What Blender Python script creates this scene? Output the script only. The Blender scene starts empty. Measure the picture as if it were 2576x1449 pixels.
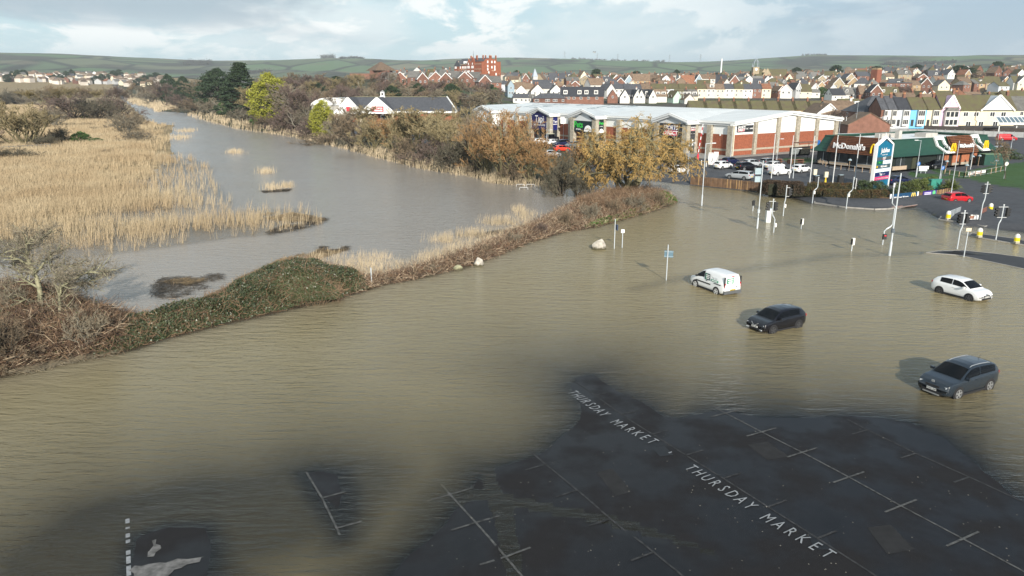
import bpy, math, random
import numpy as np
from mathutils import Vector, Matrix
C = bpy.context.scene.collection
D = bpy.data
scn = bpy.context.scene
rnd = random.Random(7)
R = np.random.default_rng(11)
PI = math.pi
# ---------------------------------------------------------------- camera, sky, sun, exposure
CAMH, TH, FPX = 15.8, math.radians(15.49), 1835.4
cs, sn = math.cos(TH), math.sin(TH)
cam_d = D.cameras.new('camera'); cam = D.objects.new('camera', cam_d); C.objects.link(cam)
cam_d.sensor_width = 36.0; cam_d.lens = 36 * FPX / 2576; cam_d.clip_start = 0.5; cam_d.clip_end = 30000
cam.location = (0, 0, CAMH); cam.rotation_euler = (PI / 2 - TH, 0, 0)
scn.camera = cam
SUN_EL, SUN_AZ = math.radians(22.5), math.radians(168)
world = D.worlds.new('World'); scn.world = world; world.use_nodes = True
def build_world():
    nt = world.node_tree; N = nt.nodes; L = nt.links; N.clear()
    out = N.new('ShaderNodeOutputWorld'); bg = N.new('ShaderNodeBackground'); bg.inputs[1].default_value = 0.10
    sky = N.new('ShaderNodeTexSky'); sky.sky_type = 'NISHITA'; sky.sun_disc = False
    sky.sun_elevation = SUN_EL; sky.sun_rotation = SUN_AZ; sky.altitude = 0; sky.air_density = 1.0; sky.dust_density = 1.2; sky.ozone_density = 1.2
    tc = N.new('ShaderNodeTexCoord'); sx = N.new('ShaderNodeSeparateXYZ'); L.new(tc.outputs['Generated'], sx.inputs[0])
    def m(op, a, b=None, c=None, clamp=False):
        n = N.new('ShaderNodeMath'); n.operation = op; n.use_clamp = clamp
        for i, q in enumerate((a, b, c)):
            if q is None: continue
            if isinstance(q, (int, float)): n.inputs[i].default_value = q
            else: L.new(q, n.inputs[i])
        return n.outputs[0]
    az = m('ARCTAN2', sx.outputs[0], sx.outputs[1]); el = m('ARCSINE', sx.outputs[2])
    # cloud decks: noise in azimuth / compressed elevation
    elc = m('POWER', m('MAXIMUM', el, 0.0), 0.75)
    cv = N.new('ShaderNodeCombineXYZ'); L.new(az, cv.inputs[0]); L.new(m('MULTIPLY', elc, 2.0), cv.inputs[1])
    def noise(scale, det, off, dist=0.0, rough=0.55):
        mp = N.new('ShaderNodeMapping'); mp.inputs[1].default_value = off; mp.inputs[3].default_value = (scale[0], scale[1], 1)
        L.new(cv.outputs[0], mp.inputs[0])
        n = N.new('ShaderNodeTexNoise'); n.inputs['Scale'].default_value = 1; n.inputs['Detail'].default_value = det
        n.inputs['Roughness'].default_value = rough; n.inputs['Distortion'].default_value = dist
        L.new(mp.outputs[0], n.inputs['Vector']); return n.outputs[0]
    def ramp(f, p0, p1):
        n = N.new('ShaderNodeMapRange'); n.interpolation_type = 'SMOOTHSTEP'
        n.inputs[1].default_value = p0; n.inputs[2].default_value = p1; L.new(f, n.inputs[0]); return n.outputs[0]
    def mix(f, a, b):
        n = N.new('ShaderNodeMix'); n.data_type = 'RGBA'
        if isinstance(f, (int, float)): n.inputs[0].default_value = f
        else: L.new(f, n.inputs[0])
        for i, q in ((6, a), (7, b)):
            if isinstance(q, tuple): n.inputs[i].default_value = (*q, 1)
            else: L.new(q, n.inputs[i])
        return n.outputs[2]
    big = noise((2.8, 3.4), 7, (3.1, 0.4, 0), 0.5)
    puff = noise((7.0, 6.0), 9, (1.7, 2.2, 0), 0.35, 0.62)
    dark = noise((2.6, 4.2), 6, (8.3, 5.1, 0), 0.5)
    right = ramp(az, -0.1, 0.55)
    high = ramp(el, 0.12, 0.75)
    veil = mix(right, (4.5, 6.15, 6.75), (3.0, 4.1, 5.15))
    base = mix(m('SUBTRACT', 0.85, m('MULTIPLY', high, 0.45)), sky.outputs[0], veil)
    low = m('SUBTRACT', 1.0, ramp(el, 0.0, 0.045))
    base = mix(m('MULTIPLY', low, 0.8), base, mix(right, (4.2, 5.7, 6.15), (2.65, 3.7, 4.6)))
    lift = m('MULTIPLY', ramp(el, 0.012, 0.06), m('SUBTRACT', 1.0, m('MULTIPLY', high, 0.6)))
    f1 = m('MULTIPLY', ramp(big, 0.42, 0.58), lift)
    c1 = mix(m('MULTIPLY', f1, m('SUBTRACT', 0.8, m('MULTIPLY', right, 0.6))), base, (6.6, 7.3, 7.4))
    f2 = m('MULTIPLY', m('MULTIPLY', ramp(puff, 0.47, 0.57), lift), m('SUBTRACT', 1.0, m('MULTIPLY', right, 0.85)))
    c2 = mix(m('MULTIPLY', f2, 0.9), c1, (8.3, 8.5, 8.3))
    f3 = m('MULTIPLY', ramp(dark, 0.46, 0.62), ramp(el, 0.035, 0.09))
    c3 = mix(m('MULTIPLY', f3, 0.92), c2, mix(right, (3.2, 4.1, 4.7), (1.95, 2.65, 3.45)))
    L.new(c3, bg.inputs[0]); L.new(bg.outputs[0], out.inputs[0])
build_world()
S = Vector((math.sin(SUN_AZ) * math.cos(SUN_EL), math.cos(SUN_AZ) * math.cos(SUN_EL), math.sin(SUN_EL)))
sl = D.lights.new('sun', 'SUN'); sl.energy = 5.0; sl.angle = math.radians(0.55); sl.color = (1.0, 0.93, 0.82)
so = D.objects.new('sun', sl); C.objects.link(so); so.rotation_euler = S.to_track_quat('Z', 'Y').to_euler(); so.location = (20, -60, 80)
vs = scn.view_settings; scn.display_settings.display_device = 'sRGB'
vs.view_transform = 'Standard'; vs.look = 'None'; vs.gamma = 1; vs.use_curve_mapping = False
vs.exposure = 0.42
cy = scn.cycles; cy.max_bounces = 6; cy.transparent_max_bounces = 12; cy.diffuse_bounces = 2; cy.glossy_bounces = 3; cy.volume_bounces = 0
cy.use_denoising = True
# ---------------------------------------------------------------- places: (u, v) are readings from a survey sheet 2576 x 1449, turned into ground points
def G(u, v, z=0.0):
    vv = (v - 724.5) / FPX; d = (CAMH - z) / (sn + vv * cs)
    return ((u - 1288) / FPX * d, d * (cs - vv * sn))
def AT(u, y, z=0.0):
    return ((u - 1288) / FPX * (y * cs + (CAMH - z) * sn), y)
def HT(y, vt):
    t = (vt - 724.5) / FPX
    return CAMH - y * (sn + t * cs) / (cs - t * sn)
def UV(x, y, z):
    d = y * cs + (CAMH - z) * sn
    return 1288 + x / d * FPX, 724.5 + ((CAMH - z) * cs - y * sn) / d * FPX
# ---------------------------------------------------------------- materials
MATS = {}
def new_mat(name):
    m = D.materials.new(name); m.use_nodes = True; return m
def mat(name, col, rough=0.7, var=0.12, scale=2.0, bump=0.0, bscale=30.0, metal=0.0, spec=0.4, obj=False, col2=None, stretch=None, coat=0.0):
    """plain colour broken up by noise; bump for fine relief; obj: shade differs from copy to copy"""
    if name in MATS: return MATS[name]
    m = new_mat(name); MATS[name] = m; nt = m.node_tree; N = nt.nodes; L = nt.links; b = N['Principled BSDF']
    b.inputs['Roughness'].default_value = rough; b.inputs['Metallic'].default_value = metal; b.inputs['Specular IOR Level'].default_value = spec
    b.inputs['Coat Weight'].default_value = coat; b.inputs['Coat Roughness'].default_value = 0.05
    geo = N.new('ShaderNodeNewGeometry'); vec = geo.outputs['Position']
    if stretch:
        mp = N.new('ShaderNodeMapping'); mp.inputs[3].default_value = stretch; L.new(vec, mp.inputs[0]); vec = mp.outputs[0]
    if var > 0 or col2:
        n = N.new('ShaderNodeTexNoise'); n.inputs['Scale'].default_value = scale; n.inputs['Detail'].default_value = 5; L.new(vec, n.inputs['Vector'])
        mx = N.new('ShaderNodeMix'); mx.data_type = 'RGBA'
        mr = N.new('ShaderNodeMapRange'); mr.inputs[1].default_value = 0.3; mr.inputs[2].default_value = 0.7; L.new(n.outputs[0], mr.inputs[0]); L.new(mr.outputs[0], mx.inputs[0])
        if col2: a, c = col, col2
        else: a, c = [x * (1 - var) for x in col], [min(1, x * (1 + var)) for x in col]
        mx.inputs[6].default_value = (*a, 1); mx.inputs[7].default_value = (*c, 1); src = mx.outputs[2]
        if obj:
            oi = N.new('ShaderNodeObjectInfo'); hs = N.new('ShaderNodeHueSaturation'); mr2 = N.new('ShaderNodeMapRange')
            mr2.inputs[3].default_value = 0.78; mr2.inputs[4].default_value = 1.22; L.new(oi.outputs['Random'], mr2.inputs[0]); L.new(mr2.outputs[0], hs.inputs['Value']); L.new(src, hs.inputs['Color']); src = hs.outputs[0]
        L.new(src, b.inputs['Base Color'])
    else: b.inputs['Base Color'].default_value = (*col, 1)
    if bump > 0:
        n2 = N.new('ShaderNodeTexNoise'); n2.inputs['Scale'].default_value = bscale; n2.inputs['Detail'].default_value = 3; L.new(vec, n2.inputs['Vector'])
        bp = N.new('ShaderNodeBump'); bp.inputs['Strength'].default_value = bump; bp.inputs['Distance'].default_value = 0.05; L.new(n2.outputs[0], bp.inputs['Height']); L.new(bp.outputs[0], b.inputs['Normal'])
    return m
def glass_mat(name, col, rough=0.06):
    return mat(name, col, rough, 0.0, spec=0.8)
# ---------------------------------------------------------------- mesh building
class MB:
    def __init__(s): s.v = []; s.f = []; s.n = 0
    def add(s, verts, faces):
        o = s.n; s.v.extend(tuple(map(float, p)) for p in verts); s.n += len(verts); s.f.extend([tuple(i + o for i in f) for f in faces]); return s
    def box(s, c, size, rz=0.0, taper=1.0):
        hx, hy, hz = size[0] / 2, size[1] / 2, size[2] / 2; k, q = math.cos(rz), math.sin(rz); vs_ = []
        for dz in (-1, 1):
            t = taper if dz > 0 else 1.0
            for dx, dy in ((-1, -1), (1, -1), (1, 1), (-1, 1)):
                X, Y = dx * hx * t, dy * hy * t; vs_.append((c[0] + X * k - Y * q, c[1] + X * q + Y * k, c[2] + dz * hz))
        return s.add(vs_, [(3, 2, 1, 0), (4, 5, 6, 7), (0, 1, 5, 4), (1, 2, 6, 5), (2, 3, 7, 6), (3, 0, 4, 7)])
    def beam(s, a, b, w, h, up=(0, 0, 1)):
        a, b, up = Vector(a), Vector(b), Vector(up); d = (b - a).normalized(); x = d.cross(up)
        x = x.normalized() if x.length > 1e-4 else Vector((1, 0, 0)); z = x.cross(d); vs_ = []
        for p in (a, b):
            for i, j in ((-1, -1), (1, -1), (1, 1), (-1, 1)): vs_.append(p + x * (i * w / 2) + z * (j * h / 2))
        return s.add(vs_, [(3, 2, 1, 0), (4, 5, 6, 7), (0, 1, 5, 4), (1, 2, 6, 5), (2, 3, 7, 6), (3, 0, 4, 7)])
    def tube(s, pts, radii, n=8, cap=True):
        pts = [Vector(p) for p in pts]
        if isinstance(radii, (int, float)): radii = [radii] * len(pts)
        vs_, fs = [], []
        for i, p in enumerate(pts):
            d = (pts[min(i + 1, len(pts) - 1)] - pts[max(i - 1, 0)]).normalized()
            a = d.cross(Vector((0, 0, 1))) if abs(d.z) < 0.95 else d.cross(Vector((0, 1, 0)))
            a.normalize(); b = d.cross(a)
            for k in range(n):
                t = 2 * PI * k / n; vs_.append(p + (a * math.cos(t) + b * math.sin(t)) * radii[i])
        for i in range(len(pts) - 1):
            for k in range(n):
                q = (k + 1) % n; fs.append((i * n + k, i * n + q, (i + 1) * n + q, (i + 1) * n + k))
        if cap: fs.append(tuple(range(n - 1, -1, -1))); fs.append(tuple((len(pts) - 1) * n + k for k in range(n)))
        return s.add(vs_, fs)
    def prism(s, poly, z0, z1):
        n = len(poly); vs_ = [(p[0], p[1], z0) for p in poly] + [(p[0], p[1], z1) for p in poly]
        return s.add(vs_, [tuple(range(n - 1, -1, -1)), tuple(range(n, 2 * n))] + [(i, (i + 1) % n, n + (i + 1) % n, n + i) for i in range(n)])
    def slab(s, pts, off):
        """polygon pts (3-D) given thickness along vector off"""
        n = len(pts); off = Vector(off); a = [Vector(p) for p in pts]
        return s.add(a + [p + off for p in a], [tuple(range(n - 1, -1, -1)), tuple(range(n, 2 * n))] + [(i, (i + 1) % n, n + (i + 1) % n, n + i) for i in range(n)])
    def ball(s, c, r, seg=10, ring=6, sq=(1, 1, 1), jit=0.0, rg=None):
        vs_ = [(c[0], c[1], c[2] + r * sq[2])]; fs = []
        for i in range(1, ring):
            for k in range(seg):
                p, t = PI * i / ring, 2 * PI * k / seg; q = r * (1 + (rg.uniform(-jit, jit) if jit else 0))
                vs_.append((c[0] + q * sq[0] * math.sin(p) * math.cos(t), c[1] + q * sq[1] * math.sin(p) * math.sin(t), c[2] + q * sq[2] * math.cos(p)))
        vs_.append((c[0], c[1], c[2] - r * sq[2])); b = len(vs_) - 1
        for k in range(seg):
            q = (k + 1) % seg; fs.append((0, 1 + k, 1 + q))
            for i in range(ring - 2):
                fs.append((1 + i * seg + k, 1 + (i + 1) * seg + k, 1 + (i + 1) * seg + q, 1 + i * seg + q))
            fs.append((b, 1 + (ring - 2) * seg + q, 1 + (ring - 2) * seg + k))
        return s.add(vs_, fs)
    def mesh(s, name, material=None, smooth=False):
        me = D.meshes.new(name); me.from_pydata(s.v, [], s.f); me.update()
        if material: me.materials.append(material)
        if smooth: me.polygons.foreach_set('use_smooth', [True] * len(me.polygons))
        return me
    def build(s, name, material, parent=None, smooth=False, **k):
        return link(name, s.mesh(name, material, smooth), parent, **k)
KIDS = {}
def link(name, me, parent=None, loc=None, rz=None, kind=None):
    o = D.objects.new(name, me); C.objects.link(o)
    if parent is not None: o.parent = parent; KIDS.setdefault(parent.name, []).append(o)
    if loc is not None: o.location = loc
    if rz is not None: o.rotation_euler = (0, 0, rz)
    if kind: o['kind'] = kind
    return o
def tag(o, label, cat, group=None):
    o['label'] = label; o['category'] = cat
    if group: o['group'] = group
    return o
def thing(name, label, cat, loc=(0, 0, 0), rz=0.0, group=None):
    o = D.objects.new(name, None); C.objects.link(o); o.location = loc; o.rotation_euler = (0, 0, rz); o.empty_display_size = 0.3
    return tag(o, label, cat, group)
def dup(root, loc, rz=0.0, label=None, scale=None, group=None):
    def cp(o, par):
        c = o.copy(); C.objects.link(c)
        if par is not None: c.parent = par; KIDS.setdefault(par.name, []).append(c)
        for ch in KIDS.get(o.name, ()): cp(ch, c)
        return c
    r = cp(root, None); r.location = loc; r.rotation_euler = (0, 0, rz)
    if scale is not None: r.scale = scale if isinstance(scale, (tuple, list)) else (scale,) * 3
    if label: r['label'] = label
    if group: r['group'] = group
    return r
def np_mesh(name, V, F, material=None, smooth=False):
    """V (n,3), F (m,3) or (m,4) arrays"""
    me = D.meshes.new(name); k = F.shape[1]
    me.vertices.add(len(V)); me.vertices.foreach_set('co', np.ascontiguousarray(V, dtype=np.float32).ravel())
    me.loops.add(F.size); me.loops.foreach_set('vertex_index', np.ascontiguousarray(F, dtype=np.int32).ravel())
    me.polygons.add(len(F)); me.polygons.foreach_set('loop_start', np.arange(0, F.size, k, dtype=np.int32))
    me.polygons.foreach_set('loop_total', np.full(len(F), k, dtype=np.int32))
    if smooth: me.polygons.foreach_set('use_smooth', np.ones(len(F), dtype=bool))
    me.update(calc_edges=True)
    if material: me.materials.append(material)
    return me
def text_mesh(body, size, material, bold=0.0, shear=0.0, ext=0.0, sx=1.0, align='CENTER', space=1.0):
    c = D.curves.new('lettering', 'FONT'); c.body = body; c.size = size; c.offset = bold; c.shear = shear; c.extrude = ext
    c.align_x = align; c.align_y = 'CENTER'; c.resolution_u = 2; c.space_character = space
    o = D.objects.new('lettering', c); me = D.meshes.new_from_object(o); D.objects.remove(o); D.curves.remove(c)
    me.materials.clear(); me.materials.append(material)
    if sx != 1.0:
        for v in me.vertices: v.co.x *= sx
    return me
def put_text(body, size, material, parent, origin, xdir, up, name='lettering', **k):
    """lettering lying in the plane (xdir, up) with its centre at origin"""
    me = text_mesh(body, size, material, **k); x = Vector(xdir).normalized(); y = Vector(up).normalized(); z = x.cross(y)
    me.transform(Matrix(((x.x, y.x, z.x, origin[0]), (x.y, y.y, z.y, origin[1]), (x.z, y.z, z.z, origin[2]), (0, 0, 0, 1))))
    return link(name, me, parent)
# ================================================================ ground, water, hills
def W(pts, z=0.0): return np.array([G(u, v, z) for u, v in pts])
def inside(poly, X, Y):
    r = np.zeros(X.shape, bool); n = len(poly); x0, y0 = poly[-1]
    for x1, y1 in poly:
        c = ((y1 > Y) != (y0 > Y)); t = (x0 - x1) * (Y - y1) / ((y0 - y1) if y0 != y1 else 1e-9) + x1; r ^= c & (X < t); x0, y0 = x1, y1
    return r
def segdist(poly, X, Y, closed=True):
    d = np.full(X.shape, 1e9); n = len(poly)
    for i in range(n if closed else n - 1):
        ax, ay = poly[i]; bx, by = poly[(i + 1) % n]; dx, dy = bx - ax, by - ay; q = dx * dx + dy * dy + 1e-12
        t = np.clip(((X - ax) * dx + (Y - ay) * dy) / q, 0, 1); d = np.minimum(d, (X - ax - t * dx) ** 2 + (Y - ay - t * dy) ** 2)
    return np.sqrt(d)
def sdist(poly, X, Y): d = segdist(poly, X, Y); return np.where(inside(poly, X, Y), d, -d)
def sstep(a, b, x): t = np.clip((x - a) / (b - a), 0, 1); return t * t * (3 - 2 * t)
_perm = np.random.default_rng(3).permutation(512)
def vnoise(X, Y):
    xi, yi = np.floor(X).astype(int), np.floor(Y).astype(int); fx, fy = X - xi, Y - yi; fx, fy = fx * fx * (3 - 2 * fx), fy * fy * (3 - 2 * fy)
    h = lambda a, b: _perm[(_perm[a % 512] + b) % 512] / 511.0
    return (h(xi, yi) * (1 - fx) + h(xi + 1, yi) * fx) * (1 - fy) + (h(xi, yi + 1) * (1 - fx) + h(xi + 1, yi + 1) * fx) * fy
def fbm(X, Y, o=4): return sum(vnoise(X * 2 ** i + 17 * i, Y * 2 ** i + 31 * i) * 0.5 ** (i + 1) for i in range(o)) / (1 - 0.5 ** o)
LAND = np.vstack([W([(290, 241.5), (325.5, 246.8), (345, 261), (395, 268), (392, 279), (493, 287), (514, 301), (609, 325.5), (700, 336), (770, 350), (861, 371), (966, 399), (1035, 416.5), (1071, 425.5), (1188, 440.5), (1254, 461.5), (1347, 463), (1383, 472), (1398, 490), (1440, 470), (1520, 452), (1640, 455), (1736, 466), (1908, 483), (1942, 496), (2006, 497.6), (2043, 510), (2127, 522), (2200, 527), (2261, 524), (2300, 518), (2328, 526), (2345, 540), (2364, 549), (2420, 566), (2490, 572), (2576, 583), (2700, 600), (3400, 640)]), [(300, 60), (1500, 300), (2500, 1500), (-300, 1500)]])
STRIP = W([(-500, 1120), (0, 948), (60, 935), (130, 915), (330, 881), (420, 851), (560, 816), (680, 790), (820, 756), (900, 736), (960, 716), (1050, 700), (1110, 686), (1180, 668), (1250, 641), (1330, 609), (1420, 582), (1500, 570), (1560, 553), (1640, 530), (1703, 507), (1690, 497), (1620, 488), (1540, 497), (1434, 514), (1400, 535), (1330, 572), (1260, 598), (1190, 628), (1110, 655), (1010, 684), (935, 700), (870, 692), (800, 662), (700, 676), (600, 722), (500, 766), (400, 800), (260, 806), (200, 775), (150, 742), (0, 745), (-500, 820)])
MARSH = np.vstack([W([(-500, 700), (0, 663), (185, 651), (246, 643), (405, 625), (589, 598), (634, 596), (746, 582), (814, 562), (803, 548), (758, 526), (668, 526), (578, 530), (580, 508), (557, 481), (535, 461), (533, 443), (533, 422), (494, 402), (445, 393), (430, 372), (425, 350), (438, 315), (400, 312), (364, 300), (345, 280), (332, 266), (310, 252), (288, 243)]), [(-400, 1500), (-2500, 1500), (-900, 200)]])
DRY_A = W([(900, 1560), (955, 1449), (1030, 1370), (1065, 1300), (1100, 1245), (1150, 1195), (1190, 1160), (1260, 1135), (1330, 1105), (1385, 1065), (1420, 1012), (1412, 972), (1445, 944), (1500, 938), (1540, 962), (1580, 985), (1640, 1002), (1700, 1028), (1770, 1020), (1830, 1022), (1960, 1045), (2050, 1056), (2150, 1056), (2280, 1072), (2380, 1108), (2440, 1150), (2480, 1192), (2530, 1240), (2576, 1272), (2900, 1460), (3300, 2200), (600, 2200)])
DRY_B = W([(752, 1190), (800, 1178), (875, 1182), (893, 1230), (890, 1300), (862, 1350), (820, 1300), (780, 1250)])
DRY_C = W([(300, 1560), (330, 1350), (420, 1322), (530, 1318), (550, 1380), (545, 1450), (560, 1560)])
CHAN = W([(160, 1500), (300, 1350), (450, 1310), (560, 1300), (660, 1288), (740, 1262), (800, 1235)])
WISP = W([(560, 1330), (700, 1310), (800, 1290)])
RUN1 = W([(1215, 1165), (1240, 1230), (1270, 1310), (1295, 1449), (1310, 1520)])
RUN2 = W([(1130, 1262), (1180, 1248), (1250, 1250), (1400, 1285), (1530, 1308), (1640, 1340), (1750, 1375), (1800, 1395)])
SHELF = W([(540, 1290), (700, 1300), (850, 1330), (980, 1300), (960, 1400), (900, 1560), (540, 1560)])
KERB = W([(1600, 727), (1640, 717), (1673, 709), (1737, 695), (1868, 679), (2000, 659), (2096, 643), (2236, 640.5), (2308, 635)])
KERB2 = W([(1704, 507), (1770, 518), (1830, 526)])
PAVE = W([(2308, 636), (2406, 642), (2440, 648), (2576, 677), (2700, 706), (2700, 668), (2576, 648), (2500, 638), (2420, 630)])
LOT = W([(1400, 330), (1480, 470), (1640, 452), (1736, 463), (1908, 480), (1950, 492), (2130, 519), (2260, 520), (2330, 518), (2420, 566), (2576, 583), (2900, 600), (2900, 320), (2100, 318), (1500, 300), (900, 290), (880, 345), (1010, 345), (1130, 380), (1300, 420)], 0.5)
GRASS = [W([(2310, 418), (2372, 440), (2420, 447), (2520, 470), (2700, 490), (2700, 400), (2530, 412), (2440, 430), (2410, 432)], 0.55), W([(1965, 398), (2045, 396), (2050, 408), (1990, 413)], 0.55), W([(2285, 430), (2310, 436), (2420, 446), (2390, 452), (2290, 445)], 0.55)]
SKYL = [(-2500, 158), (-600, 158), (0, 157), (150, 157), (260, 159.5), (400, 163), (480, 165), (560, 165.5), (640, 164), (700, 163), (800, 159.5), (830, 158), (900, 160), (1000, 163.5), (1060, 163), (1130, 159), (1230, 155.5), (1300, 155), (1400, 157.5), (1500, 162), (1600, 165), (1700, 166), (1780, 165.5), (1850, 163), (1920, 159.5), (1980, 157), (2040, 154.5), (2100, 155.5), (2200, 157.5), (2300, 160), (2400, 161), (2450, 159.5), (2576, 161), (3200, 161), (5000, 165)]
RH = 4600.0
def skyline_z(az):
    U = 1288 + FPX * np.tan(np.clip(az, -1.1, 1.1)) * 1.0378 / 1.0
    return np.interp(U, [p[0] for p in SKYL], [CAMH + (215.5 - p[1]) / FPX * RH * 1.05 for p in SKYL])
def town_z(X, Y):
    r = Y
    z = 0.6 + np.interp(r, [235, 300, 420, 480, 600, 750, 900, 1100, 1500], [0, 0.3, 4.4, 7.0, 12.5, 18.5, 21.5, 22.5, 18])
    z = z + 5.5 * (1 - sstep(-0.07, 0.02, np.arctan2(X, np.maximum(Y, 1)))) * sstep(335, 450, r) * (1 - sstep(700, 900, r))
    z = z + 2.4 * sstep(235, 256, r) * sstep(120, 160, X) * (1 - sstep(330, 430, r))
    z = z + 7.0 * sstep(210, 420, X) * sstep(480, 700, r) * (1 - sstep(900, 1300, r))
    return z
def zfun(X, Y):
    """ground height; below zero it is under the flood"""
    X = np.asarray(X, float); Y = np.asarray(Y, float); r = np.hypot(X, Y); az = np.arctan2(X, np.maximum(Y, 1e-6)); az = np.where(Y <= 0, np.sign(X) * 1.1, az)
    n1 = fbm(X * 0.25, Y * 0.25) - 0.5; n2 = fbm(X * 0.06 + 9, Y * 0.06) - 0.5
    z = np.full(X.shape, -0.55)
    near = (r < 130)
    # car park rising out of the water
    dA = sdist(DRY_A, X, Y) + n1 * 1.5 + n2 * 4.5; dB = sdist(DRY_B, X, Y) + n1 * 0.6; dC = sdist(DRY_C, X, Y) + n1 * 0.6
    prof = lambda d, sl, top: np.where(d > 0, top * (1 - np.exp(-np.maximum(d, 0) / 3.0)), d * sl)
    cp = np.maximum.reduce([prof(dA, 0.0145, 0.05) + (dA > 0) * ((n1 * 0.02 + n2 * 0.03) * sstep(0, 3, dA)), prof(dB, 0.022, 0.02), prof(dC, 0.018, 0.03), -0.012 - 0.014 * np.maximum(0, segdist(CHAN, X, Y, False) + n1 * 1.5 - 2.5), -0.06 - 0.06 * np.maximum(0, segdist(WISP, X, Y, False) - 0.5)])
    # the wide shallow shelf in front of the left foreground
    cp = np.maximum(cp, np.minimum(-0.06, -0.06 + 0.03 * sdist(SHELF, X, Y))); cp = np.maximum(cp, -0.45 + 0.0 * X)
    rn = np.minimum(segdist(RUN1, X, Y, False), segdist(RUN2, X, Y, False)) + n1 * 0.5; cp = np.where((rn < 0.3) & (cp > -0.005), -0.005, cp)
    cp = cp + 0.02 * n2 * sstep(0, 4, -dA)
    kd = segdist(KERB, X, Y, False); cp = np.maximum(cp, -0.13 - np.maximum(0, kd - 0.5) * 0.16)
    kd2 = segdist(KERB2, X, Y, False); cp = np.maximum(cp, -0.02 - np.maximum(0, kd2 - 0.12) * 0.35)
    road = sstep(20, 30, X) * sstep(62, 75, Y)
    cp = np.maximum(cp, -0.26 - 0.5 * (1 - road))
    lake = inside(np.vstack([STRIP[1:21], W([(1703, 500), (1750, 300), (-400, 240), (-900, 800)])]), X, Y)
    z = np.where(lake, -0.6, cp)
    dl = sdist(LAND, X, Y)
    sl = np.where((X > 62) & (Y < 150), 0.035, 0.3)
    zl = np.where(dl > 0, np.minimum(0.6, dl * sl), dl * np.where(X > 40, 0.05, 0.3))
    z = np.maximum(z, zl)
    ds = sdist(STRIP, X, Y); z = np.maximum(z, np.where(ds > 0, np.minimum(0.55, 0.28 * ds), ds * 0.25))
    dm = sdist(MARSH, X, Y); far = sstep(150, 260, r)
    z = np.maximum(z, np.where(dm > 0, -0.10 + 0.22 * far + np.minimum(0.12, 0.006 * dm) + 0.12 * n2, -0.1 + dm * 0.2))
    dp = sdist(PAVE, X, Y); z = np.maximum(z, np.where(dp > 0, 0.03 + 0.02 * n2, -0.4))
    tw = town_z(X, Y); wt = np.maximum(sstep(-0.16, -0.04, az), sstep(-0.37, -0.30, az) * sstep(318, 345, Y))
    z = np.where((dl > 0) & (Y > 200), np.maximum(z, tw * wt * sstep(0, 25, dl)), z)
    # rising ground far left, then hills all round
    leftrise = np.interp(r, [1000, 1250, 1600, 2000], [0, 14, 40, 30]) * sstep(0.30, 0.42, -az) + np.interp(r, [1000, 1400, 1700, 2000], [0, 6, 16, 16]) * (1 - sstep(0.30, 0.42, -az)) * (1 - wt)
    z = np.where(r > 980, np.maximum(z, leftrise), z)
    hz = skyline_z(az) * sstep(1800, RH, r) ** 0.9 * np.where(r > RH, np.clip(1 - (r - RH) / 9000, 0.3, 1), 1.0)
    und = (fbm(X * 0.0016 + 3, Y * 0.0016 + 8, 4) - 0.5) * 46 * sstep(1700, 2600, r) * (1 - sstep(3800, 4450, r))
    z = np.where(r > 1500, np.maximum(hz + und, np.minimum(z, 24)), z)
    return z
def zat(x, y): return float(zfun(np.array([x]), np.array([y]))[0])
# fan of columns and rings about the place the photograph was taken from, out past the skyline and all the way round
_a = np.concatenate([np.linspace(-43, 43, 440), np.linspace(45, 315, 46)[:-1]]); _a = np.radians(_a); NA = len(_a)
_r = [0.02, 3.0, 8.0]; q = 15.0
while q < 14000: _r.append(q); q *= 1.0115 if q < 130 else 1.016 if q < 900 else 1.02 if q < 5200 else 1.12
_r = np.array(_r); NR = len(_r)
RR, AA = np.meshgrid(_r, _a, indexing='ij'); GX, GY = RR * np.sin(AA), RR * np.cos(AA)
GZ = zfun(GX, GY); GZ[np.cos(AA) < 0.2] = np.minimum(GZ[np.cos(AA) < 0.2], 0.05)
def fan_faces(n0, n1):
    i, k = np.meshgrid(np.arange(n0, n1 - 1), np.arange(NA), indexing='ij'); k2 = (k + 1) % NA
    return np.stack([i * NA + k, i * NA + k2, (i + 1) * NA + k2, (i + 1) * NA + k], -1).reshape(-1, 4)
F = fan_faces(0, NR)
V = np.stack([GX, GY, GZ], -1).reshape(-1, 3)
# base colours of the ground by zone
col = np.empty((NR, NA, 3)); col[:] = (0.06, 0.06, 0.032)                      # open rough land
lk = inside(LOT, GX, GY); dl_ = sdist(LAND, GX, GY); ds_ = sdist(STRIP, GX, GY); dm_ = sdist(MARSH, GX, GY)
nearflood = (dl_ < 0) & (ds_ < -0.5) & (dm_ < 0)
col[nearflood] = (0.0125, 0.0125, 0.0145)  # wet tarmac, its colour darkened further to stand in for cloud shadow
col[lk] = (0.075, 0.078, 0.086)
for g in GRASS: col[inside(g, GX, GY)] = (0.045, 0.10, 0.022)
col[ds_ > -0.5] = (0.055, 0.042, 0.028)
col[(dm_ > -1)] = (0.25, 0.19, 0.105)
twn = (dl_ > 0) & (GY > 330) & (GX > -60) & (RR < 1700); g_ = fbm(GX * 0.05, GY * 0.05)
col[twn] = np.where(g_[..., None] > 0.52, (0.06, 0.075, 0.035), (0.075, 0.07, 0.062))[twn]
asph = np.where(nearflood, 1.0, np.where(lk, 0.45, 0.0))
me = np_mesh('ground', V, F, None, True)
ca = me.color_attributes.new('tint', 'FLOAT_COLOR', 'POINT'); ca.data.foreach_set('color', np.concatenate([col, asph[..., None]], -1).astype(np.float32).ravel())
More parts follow.
